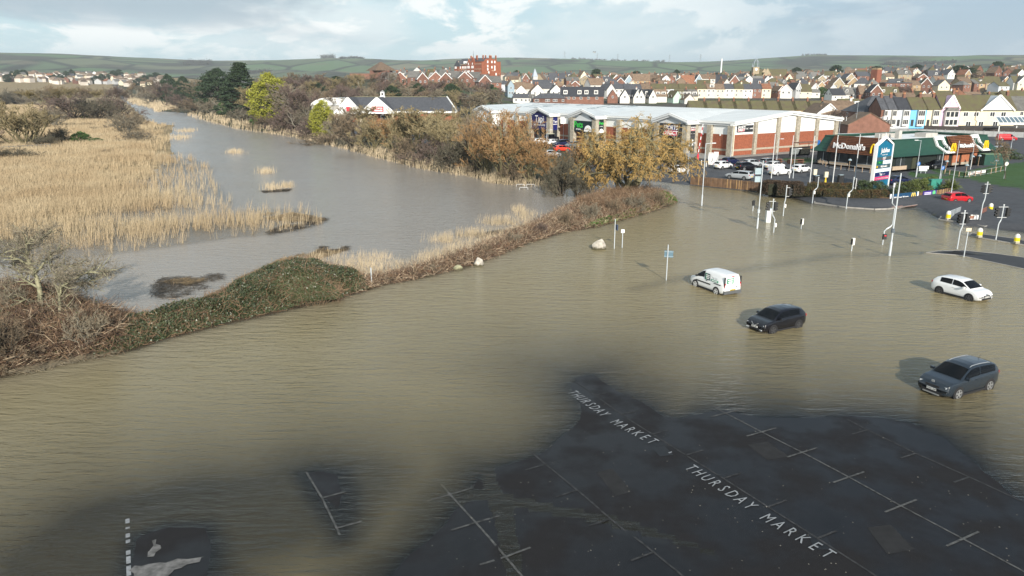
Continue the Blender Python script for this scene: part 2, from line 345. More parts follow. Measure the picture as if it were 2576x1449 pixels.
def ground_mats():
    m = new_mat('ground'); nt = m.node_tree; N = nt.nodes; L = nt.links; b = N['Principled BSDF']
    at = N.new('ShaderNodeAttribute'); at.attribute_name = 'tint'; geo = N.new('ShaderNodeNewGeometry')
    def noi(s, d): n = N.new('ShaderNodeTexNoise'); n.inputs['Scale'].default_value = s; n.inputs['Detail'].default_value = d; L.new(geo.outputs['Position'], n.inputs['Vector']); return n.outputs[0]
    def mr(f, a, c, lo, hi): n = N.new('ShaderNodeMapRange'); n.inputs[1].default_value = a; n.inputs[2].default_value = c; n.inputs[3].default_value = lo; n.inputs[4].default_value = hi; L.new(f, n.inputs[0]); return n.outputs[0]
    hs = N.new('ShaderNodeHueSaturation'); L.new(at.outputs['Color'], hs.inputs['Color'])
    n1, n2, n3 = noi(0.35, 6), noi(3.0, 4), noi(26, 2)
    mu = N.new('ShaderNodeMath'); mu.operation = 'MULTIPLY'; L.new(mr(n1, 0.3, 0.7, 0.72, 1.3), mu.inputs[0]); L.new(mr(n2, 0.3, 0.7, 0.85, 1.15), mu.inputs[1])
    mu2 = N.new('ShaderNodeMath'); mu2.operation = 'MULTIPLY'; L.new(mu.outputs[0], mu2.inputs[0]); L.new(mr(n3, 0.3, 0.7, 0.8, 1.2), mu2.inputs[1]); L.new(mu2.outputs[0], hs.inputs['Value'])
    # tarmac that has just drained: damp film smooth in some places, dull in others
    wet = mr(n1, 0.44, 0.6, 0.38, 0.75)
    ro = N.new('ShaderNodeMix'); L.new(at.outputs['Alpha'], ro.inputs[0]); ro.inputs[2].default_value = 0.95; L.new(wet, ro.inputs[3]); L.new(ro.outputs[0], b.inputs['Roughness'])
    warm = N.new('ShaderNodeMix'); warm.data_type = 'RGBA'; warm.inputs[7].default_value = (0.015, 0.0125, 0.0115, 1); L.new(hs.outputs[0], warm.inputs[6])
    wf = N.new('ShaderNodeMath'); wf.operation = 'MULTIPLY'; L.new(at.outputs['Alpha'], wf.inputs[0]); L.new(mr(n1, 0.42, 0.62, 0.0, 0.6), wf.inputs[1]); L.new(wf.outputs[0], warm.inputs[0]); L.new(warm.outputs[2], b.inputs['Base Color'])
    bp = N.new('ShaderNodeBump'); bp.inputs['Strength'].default_value = 0.25; bp.inputs['Distance'].default_value = 0.02; L.new(n3, bp.inputs['Height']); L.new(bp.outputs[0], b.inputs['Normal'])
    b.inputs['Specular IOR Level'].default_value = 0.22
    h = new_mat('hill_fields'); nt = h.node_tree; N = nt.nodes; L = nt.links; b = N['Principled BSDF']; b.inputs['Roughness'].default_value = 1; b.inputs['Specular IOR Level'].default_value = 0.1
    geo = N.new('ShaderNodeNewGeometry'); mp = N.new('ShaderNodeMapping'); mp.inputs[3].default_value = (0.0045, 0.0028, 0); L.new(geo.outputs['Position'], mp.inputs[0])
    vo = N.new('ShaderNodeTexVoronoi'); vo.inputs['Scale'].default_value = 1; L.new(mp.outputs[0], vo.inputs['Vector'])
    cr = N.new('ShaderNodeValToRGB'); sc = N.new('ShaderNodeSeparateColor'); L.new(vo.outputs['Color'], sc.inputs[0]); L.new(sc.outputs[0], cr.inputs[0])
    e = cr.color_ramp.elements; e[0].position = 0; e[0].color = (0.08, 0.135, 0.06, 1); e[1].position = 1; e[1].color = (0.18, 0.165, 0.10, 1)
    for p, c in ((0.3, (0.10, 0.16, 0.07)), (0.55, (0.085, 0.12, 0.06)), (0.75, (0.13, 0.14, 0.08)), (0.88, (0.10, 0.15, 0.065))): x = e.new(p); x.color = (*c, 1)
    def noi2(s, d): n = N.new('ShaderNodeTexNoise'); n.inputs['Scale'].default_value = s; n.inputs['Detail'].default_value = d; L.new(geo.outputs['Position'], n.inputs['Vector']); return n.outputs[0]
    def mix(f, a, c):
        n = N.new('ShaderNodeMix'); n.data_type = 'RGBA'; L.new(f, n.inputs[0]); L.new(a, n.inputs[6]); n.inputs[7].default_value = (*c, 1); return n.outputs[2]
    def mr2(f, a, c): n = N.new('ShaderNodeMapRange'); n.inputs[1].default_value = a; n.inputs[2].default_value = c; L.new(f, n.inputs[0]); return n.outputs[0]
    ve = N.new('ShaderNodeTexVoronoi'); ve.feature = 'DISTANCE_TO_EDGE'; ve.inputs['Scale'].default_value = 1; L.new(mp.outputs[0], ve.inputs['Vector'])
    c1 = mix(mr2(noi2(0.0022, 5), 0.53, 0.6), cr.outputs[0], (0.05, 0.052, 0.035))
    c2 = mix(mr2(ve.outputs['Distance'], 0.07, 0.02), c1, (0.03, 0.036, 0.022))
    c3 = mix(mr2(noi2(0.0035, 4), 0.6, 0.7), c2, (0.13, 0.12, 0.075))
    L.new(c3, b.inputs['Base Color'])
    return m, h
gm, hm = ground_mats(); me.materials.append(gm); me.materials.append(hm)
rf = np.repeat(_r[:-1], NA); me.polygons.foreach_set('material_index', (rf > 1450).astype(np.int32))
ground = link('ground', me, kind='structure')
# ---------------------------------------------------------------- flood water: one sheet at z = 0, its cloudiness from the depth below it
NW = int(np.searchsorted(_r, 1300)); 
def water():
    VW = V.reshape(NR, NA, 3)[:NW].copy(); VW[..., 2] = 0; FW = fan_faces(0, NW)
    me = np_mesh('flood_water', VW.reshape(-1, 3), FW, None, True)
    dep = np.maximum(0.0, -GZ[:NW])
    a = me.attributes.new('depth', 'FLOAT', 'POINT'); a.data.foreach_set('value', dep.astype(np.float32).ravel())
    xs, ys = GX[:NW], GY[:NW]; lake = sstep(-6, 10, sdist(np.vstack([STRIP[1:21], W([(1703, 500), (1750, 300), (-400, 240), (-900, 800)])]), xs, ys))
    a2 = me.attributes.new('lake', 'FLOAT', 'POINT'); a2.data.foreach_set('value', lake.astype(np.float32).ravel())
    m = new_mat('flood_water'); nt = m.node_tree; N = nt.nodes; L = nt.links; N.clear()
    out = N.new('ShaderNodeOutputMaterial')
    at = N.new('ShaderNodeAttribute'); at.attribute_name = 'depth'; al = N.new('ShaderNodeAttribute'); al.attribute_name = 'lake'; geo = N.new('ShaderNodeNewGeometry')
    def M(op, a, b=None):
        n = N.new('ShaderNodeMath'); n.operation = op
        for i, q in enumerate((a, b)):
            if q is None: continue
            if isinstance(q, (int, float)): n.inputs[i].default_value = q
            else: L.new(q, n.inputs[i])
        return n.outputs[0]
    def noi(sc, det, rot=0.0, dist=0.0, rough=0.55):
        mp = N.new('ShaderNodeMapping'); mp.inputs[3].default_value = (sc[0], sc[1], 1); mp.inputs[2].default_value = (0, 0, rot); L.new(geo.outputs['Position'], mp.inputs[0])
        n = N.new('ShaderNodeTexNoise'); n.inputs['Scale'].default_value = 1; n.inputs['Detail'].default_value = det; n.inputs['Distortion'].default_value = dist; n.inputs['Roughness'].default_value = rough
        L.new(mp.outputs[0], n.inputs['Vector']); return n.outputs[0]
    op = M('SUBTRACT', 1.0, M('POWER', 2.718, M('MULTIPLY', at.outputs['Fac'], -9.5)))
    patch = noi((0.05, 0.09), 4)
    colr = N.new('ShaderNodeMix'); colr.data_type = 'RGBA'; colr.inputs[6].default_value = (0.252, 0.208, 0.108, 1); colr.inputs[7].default_value = (0.292, 0.246, 0.148, 1); L.new(patch, colr.inputs[0])
    cl = N.new('ShaderNodeMix'); cl.data_type = 'RGBA'; L.new(al.outputs['Fac'], cl.inputs[0]); L.new(colr.outputs[2], cl.inputs[6]); cl.inputs[7].default_value = (0.29, 0.265, 0.235, 1)
    h = M('ADD', M('ADD', M('MULTIPLY', noi((0.55, 2.1), 3, 0.12, 0.6), 1.1), M('MULTIPLY', noi((1.8, 6.5), 3, -0.1, 0.4), 0.42)), M('MULTIPLY', noi((5.5, 13.0), 2, 0.2), 0.12))
    gust = N.new('ShaderNodeMapRange'); gust.inputs[1].default_value = 0.35; gust.inputs[2].default_value = 0.68; gust.inputs[3].default_value = 0.45; gust.inputs[4].default_value = 1.0; L.new(noi((0.03, 0.05), 4, 0.3), gust.inputs[0])
    bp = N.new('ShaderNodeBump'); bp.inputs['Distance'].default_value = 0.15; L.new(gust.outputs[0], bp.inputs['Strength']); L.new(h, bp.inputs['Height'])
    di = N.new('ShaderNodeBsdfDiffuse'); L.new(cl.outputs[2], di.inputs['Color'])
    L.new(bp.outputs[0], di.inputs['Normal'])
    tr = N.new('ShaderNodeBsdfTransparent'); tr.inputs[0].default_value = (0.88, 0.9, 0.86, 1)
    body = N.new('ShaderNodeMixShader'); L.new(op, body.inputs[0]); L.new(tr.outputs[0], body.inputs[1]); L.new(di.outputs[0], body.inputs[2])
    gl = N.new('ShaderNodeBsdfGlossy'); gl.inputs['Roughness'].default_value = 0.19; L.new(bp.outputs[0], gl.inputs['Normal'])
    fr = N.new('ShaderNodeFresnel'); fr.inputs['IOR'].default_value = 1.333; L.new(bp.outputs[0], fr.inputs['Normal'])
    mx = N.new('ShaderNodeMixShader'); L.new(fr.outputs[0], mx.inputs[0]); L.new(body.outputs[0], mx.inputs[1]); L.new(gl.outputs[0], mx.inputs[2]); L.new(mx.outputs[0], out.inputs[0])
    me.materials.append(m); return link('flood_water', me, kind='structure')
water()
# ================================================================ plants
def nrm(a): return a / np.maximum(np.linalg.norm(a, axis=-1, keepdims=True), 1e-9)
def ribbons(P0, P1, w0, w1, rg):
    d = nrm(P1 - P0); s = nrm(np.cross(d, rg.normal(size=P0.shape))); w0 = np.broadcast_to(w0, len(P0))[:, None]; w1 = np.broadcast_to(w1, len(P0))[:, None]
    V = np.stack([P0 - s * w0, P0 + s * w0, P1 + s * w1, P1 - s * w1], 1).reshape(-1, 3); return V, np.arange(len(V)).reshape(-1, 4)
def tubes(P0, P1, r0, r1, n=6):
    d = nrm(P1 - P0); a = nrm(np.cross(d, np.array([0.31, 0.2, 0.93]))); b = np.cross(d, a); m = len(P0); t = np.arange(n) * 2 * PI / n
    ring = a[:, None] * np.cos(t)[None, :, None] + b[:, None] * np.sin(t)[None, :, None]
    V = np.concatenate([P0[:, None] + ring * r0[:, None, None], P1[:, None] + ring * r1[:, None, None]], 1).reshape(-1, 3)
    k = np.arange(n); q = (k + 1) % n; f = np.stack([k, q, q + n, k + n], -1); F = (np.arange(m)[:, None, None] * 2 * n + f[None]).reshape(-1, 4); return V, F
def leaves(Pc, size, rg, up=0.4, asp=0.62):
    n = nrm(rg.normal(size=Pc.shape) + np.array([0, 0, up])); a = nrm(np.cross(n, rg.normal(size=Pc.shape))); b = np.cross(n, a); s = np.broadcast_to(size, len(Pc))[:, None] * rg.uniform(0.6, 1.3, (len(Pc), 1))
    V = np.stack([Pc - a * s, Pc - b * s * asp, Pc + a * s, Pc + b * s * asp], 1).reshape(-1, 3); return V, np.arange(len(V)).reshape(-1, 4)
def join(*vf):
    Vs, Fs, o = [], [], 0
    for V_, F_ in vf: Vs.append(V_); Fs.append(F_ + o); o += len(V_)
    return np.concatenate(Vs), np.concatenate(Fs)
def grow(rg, base, stems, spread, length, rad, kids, ratio, up, wig=0.18, tmin=0.25, droop=0.0, nseg=4, lean=None):
    """branching skeleton: list of levels, each (P0, P1, r0, r1)"""
    m = stems; az = rg.uniform(0, 2 * PI, m); pol = spread * np.sqrt(rg.uniform(0, 1, m))
    dr = np.stack([np.sin(pol) * np.cos(az), np.sin(pol) * np.sin(az), np.cos(pol)], -1)
    if lean is not None: dr = nrm(dr + lean)
    P = np.tile(np.asarray(base, float), (m, 1)) + rg.normal(size=(m, 3)) * np.array([1, 1, 0]) * rad * 1.5; Ln = length * rg.uniform(0.7, 1.0, m); Rd = np.full(m, rad) * rg.uniform(0.6, 1.1, m)
    out = []
    for lv in range(len(kids) + 1):
        pts = [P]; d = dr; rs = [Rd]; ns = nseg if lv < 2 else 3 if lv == 2 else 2
        for i in range(ns):
            d = nrm(d + rg.normal(size=d.shape) * wig + np.array([0, 0, up * 0.5 - droop * (lv >= 2) * (i + 1) * 0.5]))
            pts.append(pts[-1] + d * (Ln / ns)[:, None]); rs.append(Rd * (1 - 0.75 * (i + 1) / ns))
        A = np.concatenate(pts[:-1]); B = np.concatenate(pts[1:]); out.append((A, B, np.concatenate(rs[:-1]), np.concatenate(rs[1:])))
        if lv == len(kids): break
        k = kids[lv]; stack = np.stack(pts, 1); par = np.repeat(np.arange(len(P)), k); t = rg.uniform(tmin, 1.0, len(par)) ** 0.8 * ns; i0 = np.minimum(t.astype(int), ns - 1); fr = (t - i0)[:, None]
        p = stack[par, i0] * (1 - fr) + stack[par, i0 + 1] * fr; dd = nrm(stack[par, i0 + 1] - stack[par, i0])
        nd = nrm(dd * 0.75 + nrm(rg.normal(size=dd.shape)) * 0.8 + np.array([0, 0, up])); Ln = Ln[par] * ratio * rg.uniform(0.6, 1.1, len(par)) * (1.15 - 0.35 * t / ns); Rd = Rd[par] * 0.5 * rg.uniform(0.7, 1.1, len(par)); P, dr = p, nd
    return out
def bare_parts(name, lv, tw, trunk_mat, twig_mat, rg, cut=2, rmin=0.012):
    """meshes of a leafless tree: limbs as round tapering tubes, twigs as fine flat slivers"""
    A = [np.concatenate([l[i] for l in lv[:cut]]) for i in range(4)]
    t = np_mesh('trunk', *tubes(A[0], A[1], np.maximum(A[2], rmin), np.maximum(A[3], rmin)), trunk_mat, True)
    A = [np.concatenate([l[i] for l in lv[cut:]]) for i in range(4)]
    c = np_mesh('crown', *ribbons(A[0], A[1], np.maximum(A[2], tw), np.maximum(A[3], tw * 0.5), rg), twig_mat)
    return t, c
def extent(me):
    co = np.empty(len(me.vertices) * 3, np.float32); me.vertices.foreach_get('co', co); co = co.reshape(-1, 3); r = np.hypot(co[:, 0], co[:, 1]); return np.percentile(r, 86), np.percentile(co[:, 2], 97.5)
VAR = {}
def variant(key, parts):
    w, h = 0, 0
    for _, me in parts: e = extent(me); w = max(w, e[0]); h = max(h, e[1])
    VAR[key] = (parts, w, h)
def plant(key, name, label, cat, x, y, h, w, rz=None, group=None, z=None, sink=0.1):
    """a plant of height h and overall width w standing at x, y"""
    parts, vw, vh = VAR[key]; z = max(zat(x, y), -0.3) - sink if z is None else z
    t = thing(name, label, cat, (x, y, z), rnd.uniform(0, 6.28) if rz is None else rz, group); t.scale = (w / 2 / vw, w / 2 / vw, h / vh)
    for nm, me in parts: link(nm, me, t)
    return t
def plant_uv(key, name, label, cat, u, v, vtop, wpx, group=None, rz=None, z=0.3):
    x, y = G(u, v, z); zz = max(zat(x, y), -0.2); x, y = G(u, v, zz); dpt = y * cs + CAMH * sn
    return plant(key, name, label, cat, x, y, HT(y, vtop) - zz + 0.1, wpx / FPX * dpt, rz, group, zz - 0.1)
bark = mat('bark_olive', (0.16, 0.14, 0.075), 0.9, 0.3, 6); barkg = mat('bark_grey', (0.20, 0.185, 0.145), 0.9, 0.3, 6); barkd = mat('bark_dark', (0.07, 0.058, 0.042), 0.9, 0.3, 6)
tw_or = mat('twigs_orange', (0.29, 0.175, 0.078), 0.8, 0.3, 0.6); tw_ol = mat('twigs_olive', (0.24, 0.195, 0.105), 0.8, 0.3, 0.6); tw_pu = mat('twigs_purple', (0.135, 0.098, 0.083), 0.85, 0.3, 0.6)
tw_gr = mat('twigs_grey', (0.18, 0.152, 0.108), 0.85, 0.3, 0.6, obj=True); tw_br = mat('twigs_brown', (0.185, 0.14, 0.092), 0.85, 0.35, 0.6, obj=True); tw_wi = mat('twigs_willow', (0.38, 0.25, 0.085), 0.8, 0.3, 0.5)
lf_pi = mat('needles_dark', (0.028, 0.05, 0.022), 0.75, 0.45, 0.5); lf_ye = mat('needles_yellow', (0.25, 0.255, 0.03), 0.7, 0.4, 0.6); lf_iv = mat('leaves_ivy', (0.05, 0.075, 0.024), 0.5, 0.5, 0.7, spec=0.5)
lf_gn = mat('leaves_green', (0.05, 0.105, 0.022), 0.55, 0.45, 0.8); lf_hd = mat('leaves_hedge', (0.085, 0.062, 0.028), 0.7, 0.45, 0.9); lf_lg = mat('leaves_light', (0.10, 0.125, 0.03), 0.65, 0.4, 0.8)
def mk_bare(key, seed, tm, cm, tw=0.02, cut=2, **k):
    rg = np.random.default_rng(seed); t, c = bare_parts(key, grow(rg, (0, 0, 0), **k), tw, tm, cm, rg, cut); variant(key, [('trunk', t), ('crown', c)])
fan = dict(stems=13, spread=0.66, length=6.0, rad=0.12, kids=[7, 7, 8], ratio=0.5, up=0.22)
mk_bare('fan_orange', 1, bark, tw_or, 0.027, **fan); mk_bare('fan_orange2', 2, bark, tw_or, 0.027, **dict(fan, stems=13, spread=0.75)); mk_bare('fan_olive', 3, bark, tw_ol, 0.027, **dict(fan, stems=14, up=0.28))
mk_bare('fan_brown', 4, barkd, tw_br, 0.027, **dict(fan, stems=15, spread=0.85, up=0.12)); mk_bare('fan_grey', 5, barkg, tw_gr, 0.026, **dict(fan, stems=9, spread=0.5, kids=[6, 5, 7]))
mk_bare('dome_purple', 6, barkd, tw_pu, 0.03, **dict(fan, stems=22, spread=1.15, up=0.05, length=5, kids=[7, 6, 6])); mk_bare('dome_dark', 7, barkd, mat('twigs_dark', (0.10, 0.09, 0.062), 0.85, 0.35, 0.6), 0.03, **dict(fan, stems=22, spread=1.1, up=0.08, length=5, kids=[7, 6, 6]))
mk_bare('dome_grey', 8, barkg, tw_gr, 0.03, **dict(fan, stems=20, spread=1.05, up=0.1, length=5, kids=[6, 6, 6])); mk_bare('dome_brown', 9, barkd, tw_br, 0.03, **dict(fan, stems=22, spread=1.1, up=0.06, length=5, kids=[6, 6, 6]))
tr = dict(stems=1, spread=0.05, length=8.0, rad=0.24, kids=[16, 7, 6, 4], ratio=0.52, up=0.2, tmin=0.3)
mk_bare('tree_grey', 10, barkg, tw_gr, 0.034, **tr); mk_bare('tree_brown', 11, barkd, tw_br, 0.034, **dict(tr, kids=[14, 8, 6, 4])); mk_bare('tree_olive', 12, bark, tw_ol, 0.034, **dict(tr, up=0.26)); mk_bare('tree_purple', 13, barkd, tw_pu, 0.034, **dict(tr, stems=2, spread=0.25))
mk_bare('willow', 14, bark, tw_wi, 0.015, cut=3, stems=6, spread=0.85, length=6.5, rad=0.26, kids=[8, 7, 7, 8], ratio=0.55, up=0.02, droop=0.42, wig=0.24, nseg=5)
def mk_ever(key, seed, tm, lm, prof, h, nc, per, cl, lf, flat=0.45, trunk_r=0.3, inner=0.55):
    """evergreen: clumps of leaves spread through a crown whose radius at height t is prof(t)"""
    rg = np.random.default_rng(seed); t = rg.uniform(0, 1, nc); a = rg.uniform(0, 2 * PI, nc); r = np.array([prof(q) for q in t]) * np.sqrt(rg.uniform(inner * inner, 1, nc)) * rg.uniform(0.86, 1.1, nc)
    c = np.stack([r * np.cos(a), r * np.sin(a), t * h], -1); q = rg.normal(size=(nc, per, 3)); q = q / np.linalg.norm(q, axis=2, keepdims=True) * rg.uniform(0.3, 1, (nc, per, 1)) * np.array([1, 1, flat]) * (cl * rg.uniform(0.6, 1.25, (nc, 1, 1)))
    cm = np_mesh('crown', *leaves((c[:, None] + q).reshape(-1, 3), lf, rg), lm)
    L_ = rg.choice(nc, min(nc, 60), False); z0 = np.maximum(c[L_, 2] - r[L_] * 0.5, 0.15 * h); P0 = np.stack([0 * z0, 0 * z0, z0], -1)
    tm_ = np_mesh('trunk', *join(tubes(np.array([[0, 0, -0.3], [0, 0, h * 0.4]]), np.array([[0, 0, h * 0.4], [0, 0, h * 0.9]]), np.array([trunk_r, trunk_r * 0.7]), np.array([trunk_r * 0.7, 0.05])), tubes(P0, c[L_], np.full(len(L_), trunk_r * 0.25), np.full(len(L_), 0.02), 5)), tm, True)
    variant(key, [('trunk', tm_), ('crown', cm)])
mk_ever('conifer', 20, barkd, lf_pi, lambda t: 4.6 * min(1, (1 - t) * 1.25 + 0.05) * min(1, 0.6 + t * 2), 14, 420, 46, 0.85, 0.17, 0.28)
mk_ever('pine', 21, barkd, lf_pi, lambda t: 5.0 * math.sin(PI * min(1, 0.12 + 0.9 * t)) ** 0.6, 10, 330, 48, 1.1, 0.18, 0.42)
mk_ever('cypress_yellow', 22, barkd, lf_ye, lambda t: 3.6 * math.sin(PI * min(1, 0.2 + 0.8 * t)) ** 0.7, 8, 260, 46, 0.8, 0.15, 0.8)
mk_ever('ever_green', 23, barkd, lf_gn, lambda t: 2.6 * math.sin(PI * min(1, 0.25 + 0.75 * t)) ** 0.6, 4.5, 150, 44, 0.6, 0.12, 0.8)
mk_ever('shrub_light', 24, barkd, lf_lg, lambda t: 1.2 * math.sin(PI * min(1, 0.35 + 0.65 * t)) ** 0.5, 1.6, 70, 46, 0.34, 0.07, 0.8, 0.06)
mk_ever('shrub_dark', 25, barkd, lf_iv, lambda t: 1.2 * math.sin(PI * min(1, 0.35 + 0.65 * t)) ** 0.5, 1.6, 70, 46, 0.34, 0.07, 0.8, 0.06)
mk_ever('tree_dark', 26, barkd, lf_pi, lambda t: 3.2 * math.sin(PI * min(1, 0.2 + 0.8 * t)) ** 0.6, 6, 90, 40, 0.9, 0.26, 0.7)
gb = 'trees and bushes along the far bank'
for key, nm, lab, cat, u, v, vt, w in [
    ('fan_orange', 'willow_bush', 'tall orange-tipped bare willow with a fan of stems right at the water', 'tree', 1266, 452, 290, 158),
    ('fan_orange2', 'willow_bush', 'smaller orange willow with pale yellow-green stems beside the white hoops', 'tree', 1331, 455, 352, 98),
    ('dome_dark', 'thicket_bush', 'dark leafless bush in the water at the left of the weeping willow', 'bush', 1412, 496, 396, 84),
    ('dome_purple', 'thicket_bush', 'purple-brown domed thicket leaning over the water left of the orange willow', 'bush', 1085, 412, 350, 110),
    ('dome_dark', 'thicket_bush', 'dark grey thicket with pale reeds at its foot beside the purple one', 'bush', 1150, 430, 352, 104),
    ('tree_olive', 'bare_tree', 'bare olive-stemmed tree rising behind the purple-brown thicket', 'tree', 1065, 398, 275, 130),
    ('fan_olive', 'bare_tree', 'tall thin-stemmed bare tree with ivy in front of the parked cars', 'tree', 1150, 392, 278, 110),
    ('fan_brown', 'willow_bush', 'rust-brown round leafless bush on the reedy bank', 'bush', 892, 372, 288, 118),
    ('cypress_yellow', 'evergreen_tree', 'small bright yellow-green tree in front of the dark-roofed store', 'tree', 815, 345, 258, 62),
    ('dome_purple', 'thicket_bush', 'low purple-grey bush between the yellow conifer and the small yellow-green tree', 'bush', 738, 330, 268, 96),
    ('fan_grey', 'bare_tree', 'pale grey many-stemmed bare tree right of the yellow conifer', 'tree', 700, 318, 240, 90),
    ('dome_brown', 'thicket_bush', 'low brown bush spreading along the reeds at the water edge', 'bush', 812, 362, 334, 140),
    ('cypress_yellow', 'conifer_tree', 'large bright yellow conifer beside the tall dark one', 'tree', 682, 300, 190, 92),
    ('conifer', 'conifer_tree', 'tallest dark green conifer on the bank with layered branches', 'tree', 612, 296, 161, 104),
    ('pine', 'pine_tree', 'dark rounded pine joined to the left of the tallest conifer', 'tree', 556, 286, 178, 100),
    ('fan_grey', 'bare_tree', 'pale straw-grey clump of bare stems in front of the tallest conifer', 'tree', 590, 298, 243, 78),
    ('pine', 'pine_tree', 'small dark pine farther up the river, the left one of two', 'tree', 428, 262, 190, 44),
    ('pine', 'pine_tree', 'small dark pine farther up the river, the right one of two', 'tree', 467, 266, 196, 46),
    ('tree_purple', 'bare_tree', 'dark purple bare tree below the two small pines', 'tree', 418, 268, 210, 52),
    ('dome_grey', 'thicket_bush', 'grey rounded bush at the first bend of the far bank', 'bush', 380, 262, 226, 60),
    ('dome_brown', 'thicket_bush', 'brown bush at the foot of the dark rounded pine', 'bush', 490, 282, 248, 84),
    ('dome_grey', 'thicket_bush', 'grey-brown bush between the dark pine and the straw-grey stems', 'bush', 535, 288, 252, 66),
    ('tree_brown', 'bare_tree', 'tall brown bare tree behind the two small pines', 'tree', 500, 262, 198, 70),
    ('tree_grey', 'bare_tree', 'tall grey bare tree between the small pines and the big pine', 'tree', 520, 266, 205, 66),
    ('ever_green', 'evergreen_bush', 'small deep green evergreen under the yellow conifer', 'bush', 652, 318, 286, 40),
    ('fan_grey', 'bare_tree', 'greyish bare stems behind the small yellow-green tree', 'tree', 770, 335, 268, 80),
    ('dome_grey', 'thicket_bush', 'grey leafless bush right of the small yellow-green tree', 'bush', 846, 352, 296, 60),
    ('dome_purple', 'thicket_bush', 'dark purple bush below the pale grey many-stemmed tree', 'bush', 715, 330, 286, 70),
    ('fan_orange2', 'willow_bush', 'orange willow hidden behind the olive tree by the store car park', 'tree', 985, 382, 296, 84),
    ('fan_olive', 'bare_tree', 'slender olive bare tree right of the rust-brown bush', 'tree', 1010, 392, 282, 84),
    ('fan_brown', 'bare_tree', 'brown bare tree between the tall ivy tree and the orange willow', 'tree', 1195, 425, 300, 84),
    ('dome_brown', 'willow_bush', 'low rusty bush below and left of the tall orange willow', 'bush', 1205, 440, 385, 60),
    ('fan_orange', 'willow_bush', 'orange twiggy bush behind the dark bush beside the white car', 'bush', 1385, 468, 385, 80),
    ('tree_grey', 'bare_tree', 'grey bare tree just left of the dark rounded pine', 'tree', 512, 284, 202, 84),
    ('tree_brown', 'bare_tree', 'brown bare tree in front of the dark rounded pine at its right', 'tree', 580, 300, 232, 60),
    ('tree_olive', 'bare_tree', 'olive bare tree between the tallest conifer and the yellow one', 'tree', 645, 305, 222, 64),
    ('tree_grey', 'bare_tree', 'tall grey bare tree right of the yellow conifer', 'tree', 735, 322, 212, 96),
    ('tree_purple', 'bare_tree', 'dark bare tree between the yellow conifer and the store', 'tree', 772, 330, 222, 90),
    ('tree_brown', 'bare_tree', 'brown bare tree behind the grey bush at the first bend', 'tree', 395, 258, 198, 60),
    ('dome_grey', 'thicket_bush', 'wide grey thicket below the straw-grey stems', 'bush', 612, 308, 274, 90),
    ('dome_brown', 'thicket_bush', 'brown thicket under the yellow conifer at the reeds', 'bush', 668, 322, 292, 90),
    ('dome_purple', 'thicket_bush', 'plum thicket below the small pines at the river', 'bush', 448, 272, 240, 66),
    ('ever_green', 'evergreen_bush', 'dark green holly at the left of the tallest conifer', 'bush', 572, 292, 252, 40),
    ('fan_orange', 'willow_bush', 'russet willow rising between the olive tree and the tall orange one', 'tree', 1222, 440, 312, 96),
    ('fan_olive', 'bare_tree', 'olive bare tree standing behind the low purple thicket by the water', 'tree', 1120, 408, 296, 110),
    ('dome_brown', 'thicket_bush', 'brown thicket between the olive trees at the edge of the car park', 'bush', 1030, 402, 346, 90),
    ('fan_olive', 'bare_tree', 'fine-twigged olive tree right of the rust-brown bush, in front of the store wall', 'tree', 945, 380, 300, 90),
    ('dome_purple', 'thicket_bush', 'plum-coloured bush at the right foot of the yellow conifer', 'bush', 775, 345, 300, 84),
    ('dome_brown', 'thicket_bush', 'tawny thicket under the tall orange willow, right at the reeds', 'bush', 1290, 455, 398, 76),
    ('fan_grey', 'bare_tree', 'grey leaning bare tree at the left end of the white shop', 'tree', 1205, 352, 268, 70),
    ('fan_olive', 'bare_tree', 'yellowish bare tree between the tall orange willow and the green shop sign', 'tree', 1300, 430, 330, 70),
    ('dome_dark', 'thicket_bush', 'dark brush under the left side of the weeping willow', 'bush', 1452, 500, 432, 70),
    ('fan_orange2', 'willow_bush', 'golden twiggy bush behind the left half of the weeping willow', 'tree', 1478, 470, 362, 110),
]: plant_uv(key, nm, lab, cat, u, v, vt, w, gb)
gk = 'scruffy bushes along the near bank'
for key, u, v, vt, w, lab in [('dome_brown', 1655, 522, 482, 62, 'bare brown bush at the right end of the near bank'), ('dome_grey', 1600, 536, 492, 66, 'tangled grey bush under the willow on the near bank'), ('dome_brown', 1545, 545, 502, 60, 'brown tangled bush on the bank left of the willow trunk'), ('dome_grey', 1490, 552, 514, 56, 'pale twiggy bush on the bank above the tall thin pole'), ('dome_brown', 1428, 566, 534, 46, 'low brown bush midway along the near bank'), ('dome_purple', 1360, 590, 562, 44, 'low plum bush on the bank before the white hoops'), ('dome_grey', 1290, 612, 586, 44, 'low grey bush on the bank right of the white boulder'), ('dome_brown', 1225, 640, 616, 36, 'small brown bush just behind the white boulder'), ('dome_grey', 1085, 688, 664, 40, 'small twiggy bush on the bank left of the mossy boulder'), ('dome_brown', 20, 905, 800, 150, 'brown bramble bush at the left edge under the old tree'), ('dome_grey', 215, 872, 786, 96, 'dead twiggy bush right of the old tree')]: plant_uv(key, 'bank_bush', lab, 'bush', u, v, vt, w, gk)
for key, u, v, vt, w, lab in [('tree_olive', 905, 352, 268, 84, 'olive bare tree screening the white gable of the store'), ('tree_grey', 870, 348, 272, 70, 'grey bare tree at the left corner of the slate-roofed store'), ('fan_orange2', 1040, 372, 286, 76, 'tawny bare tree before the brick wall of the store'), ('tree_olive', 1105, 372, 280, 80, 'olive tree before the right end of the slate roof')]: plant_uv(key, 'bare_tree', lab, 'tree', u, v, vt, w, gb)
t = plant_uv('willow', 'weeping_willow', 'broad golden-orange weeping willow trailing into the flood', 'tree', 1580, 486, 322, 330, rz=0.6)
gl_ = 'bushes in the reed marsh'
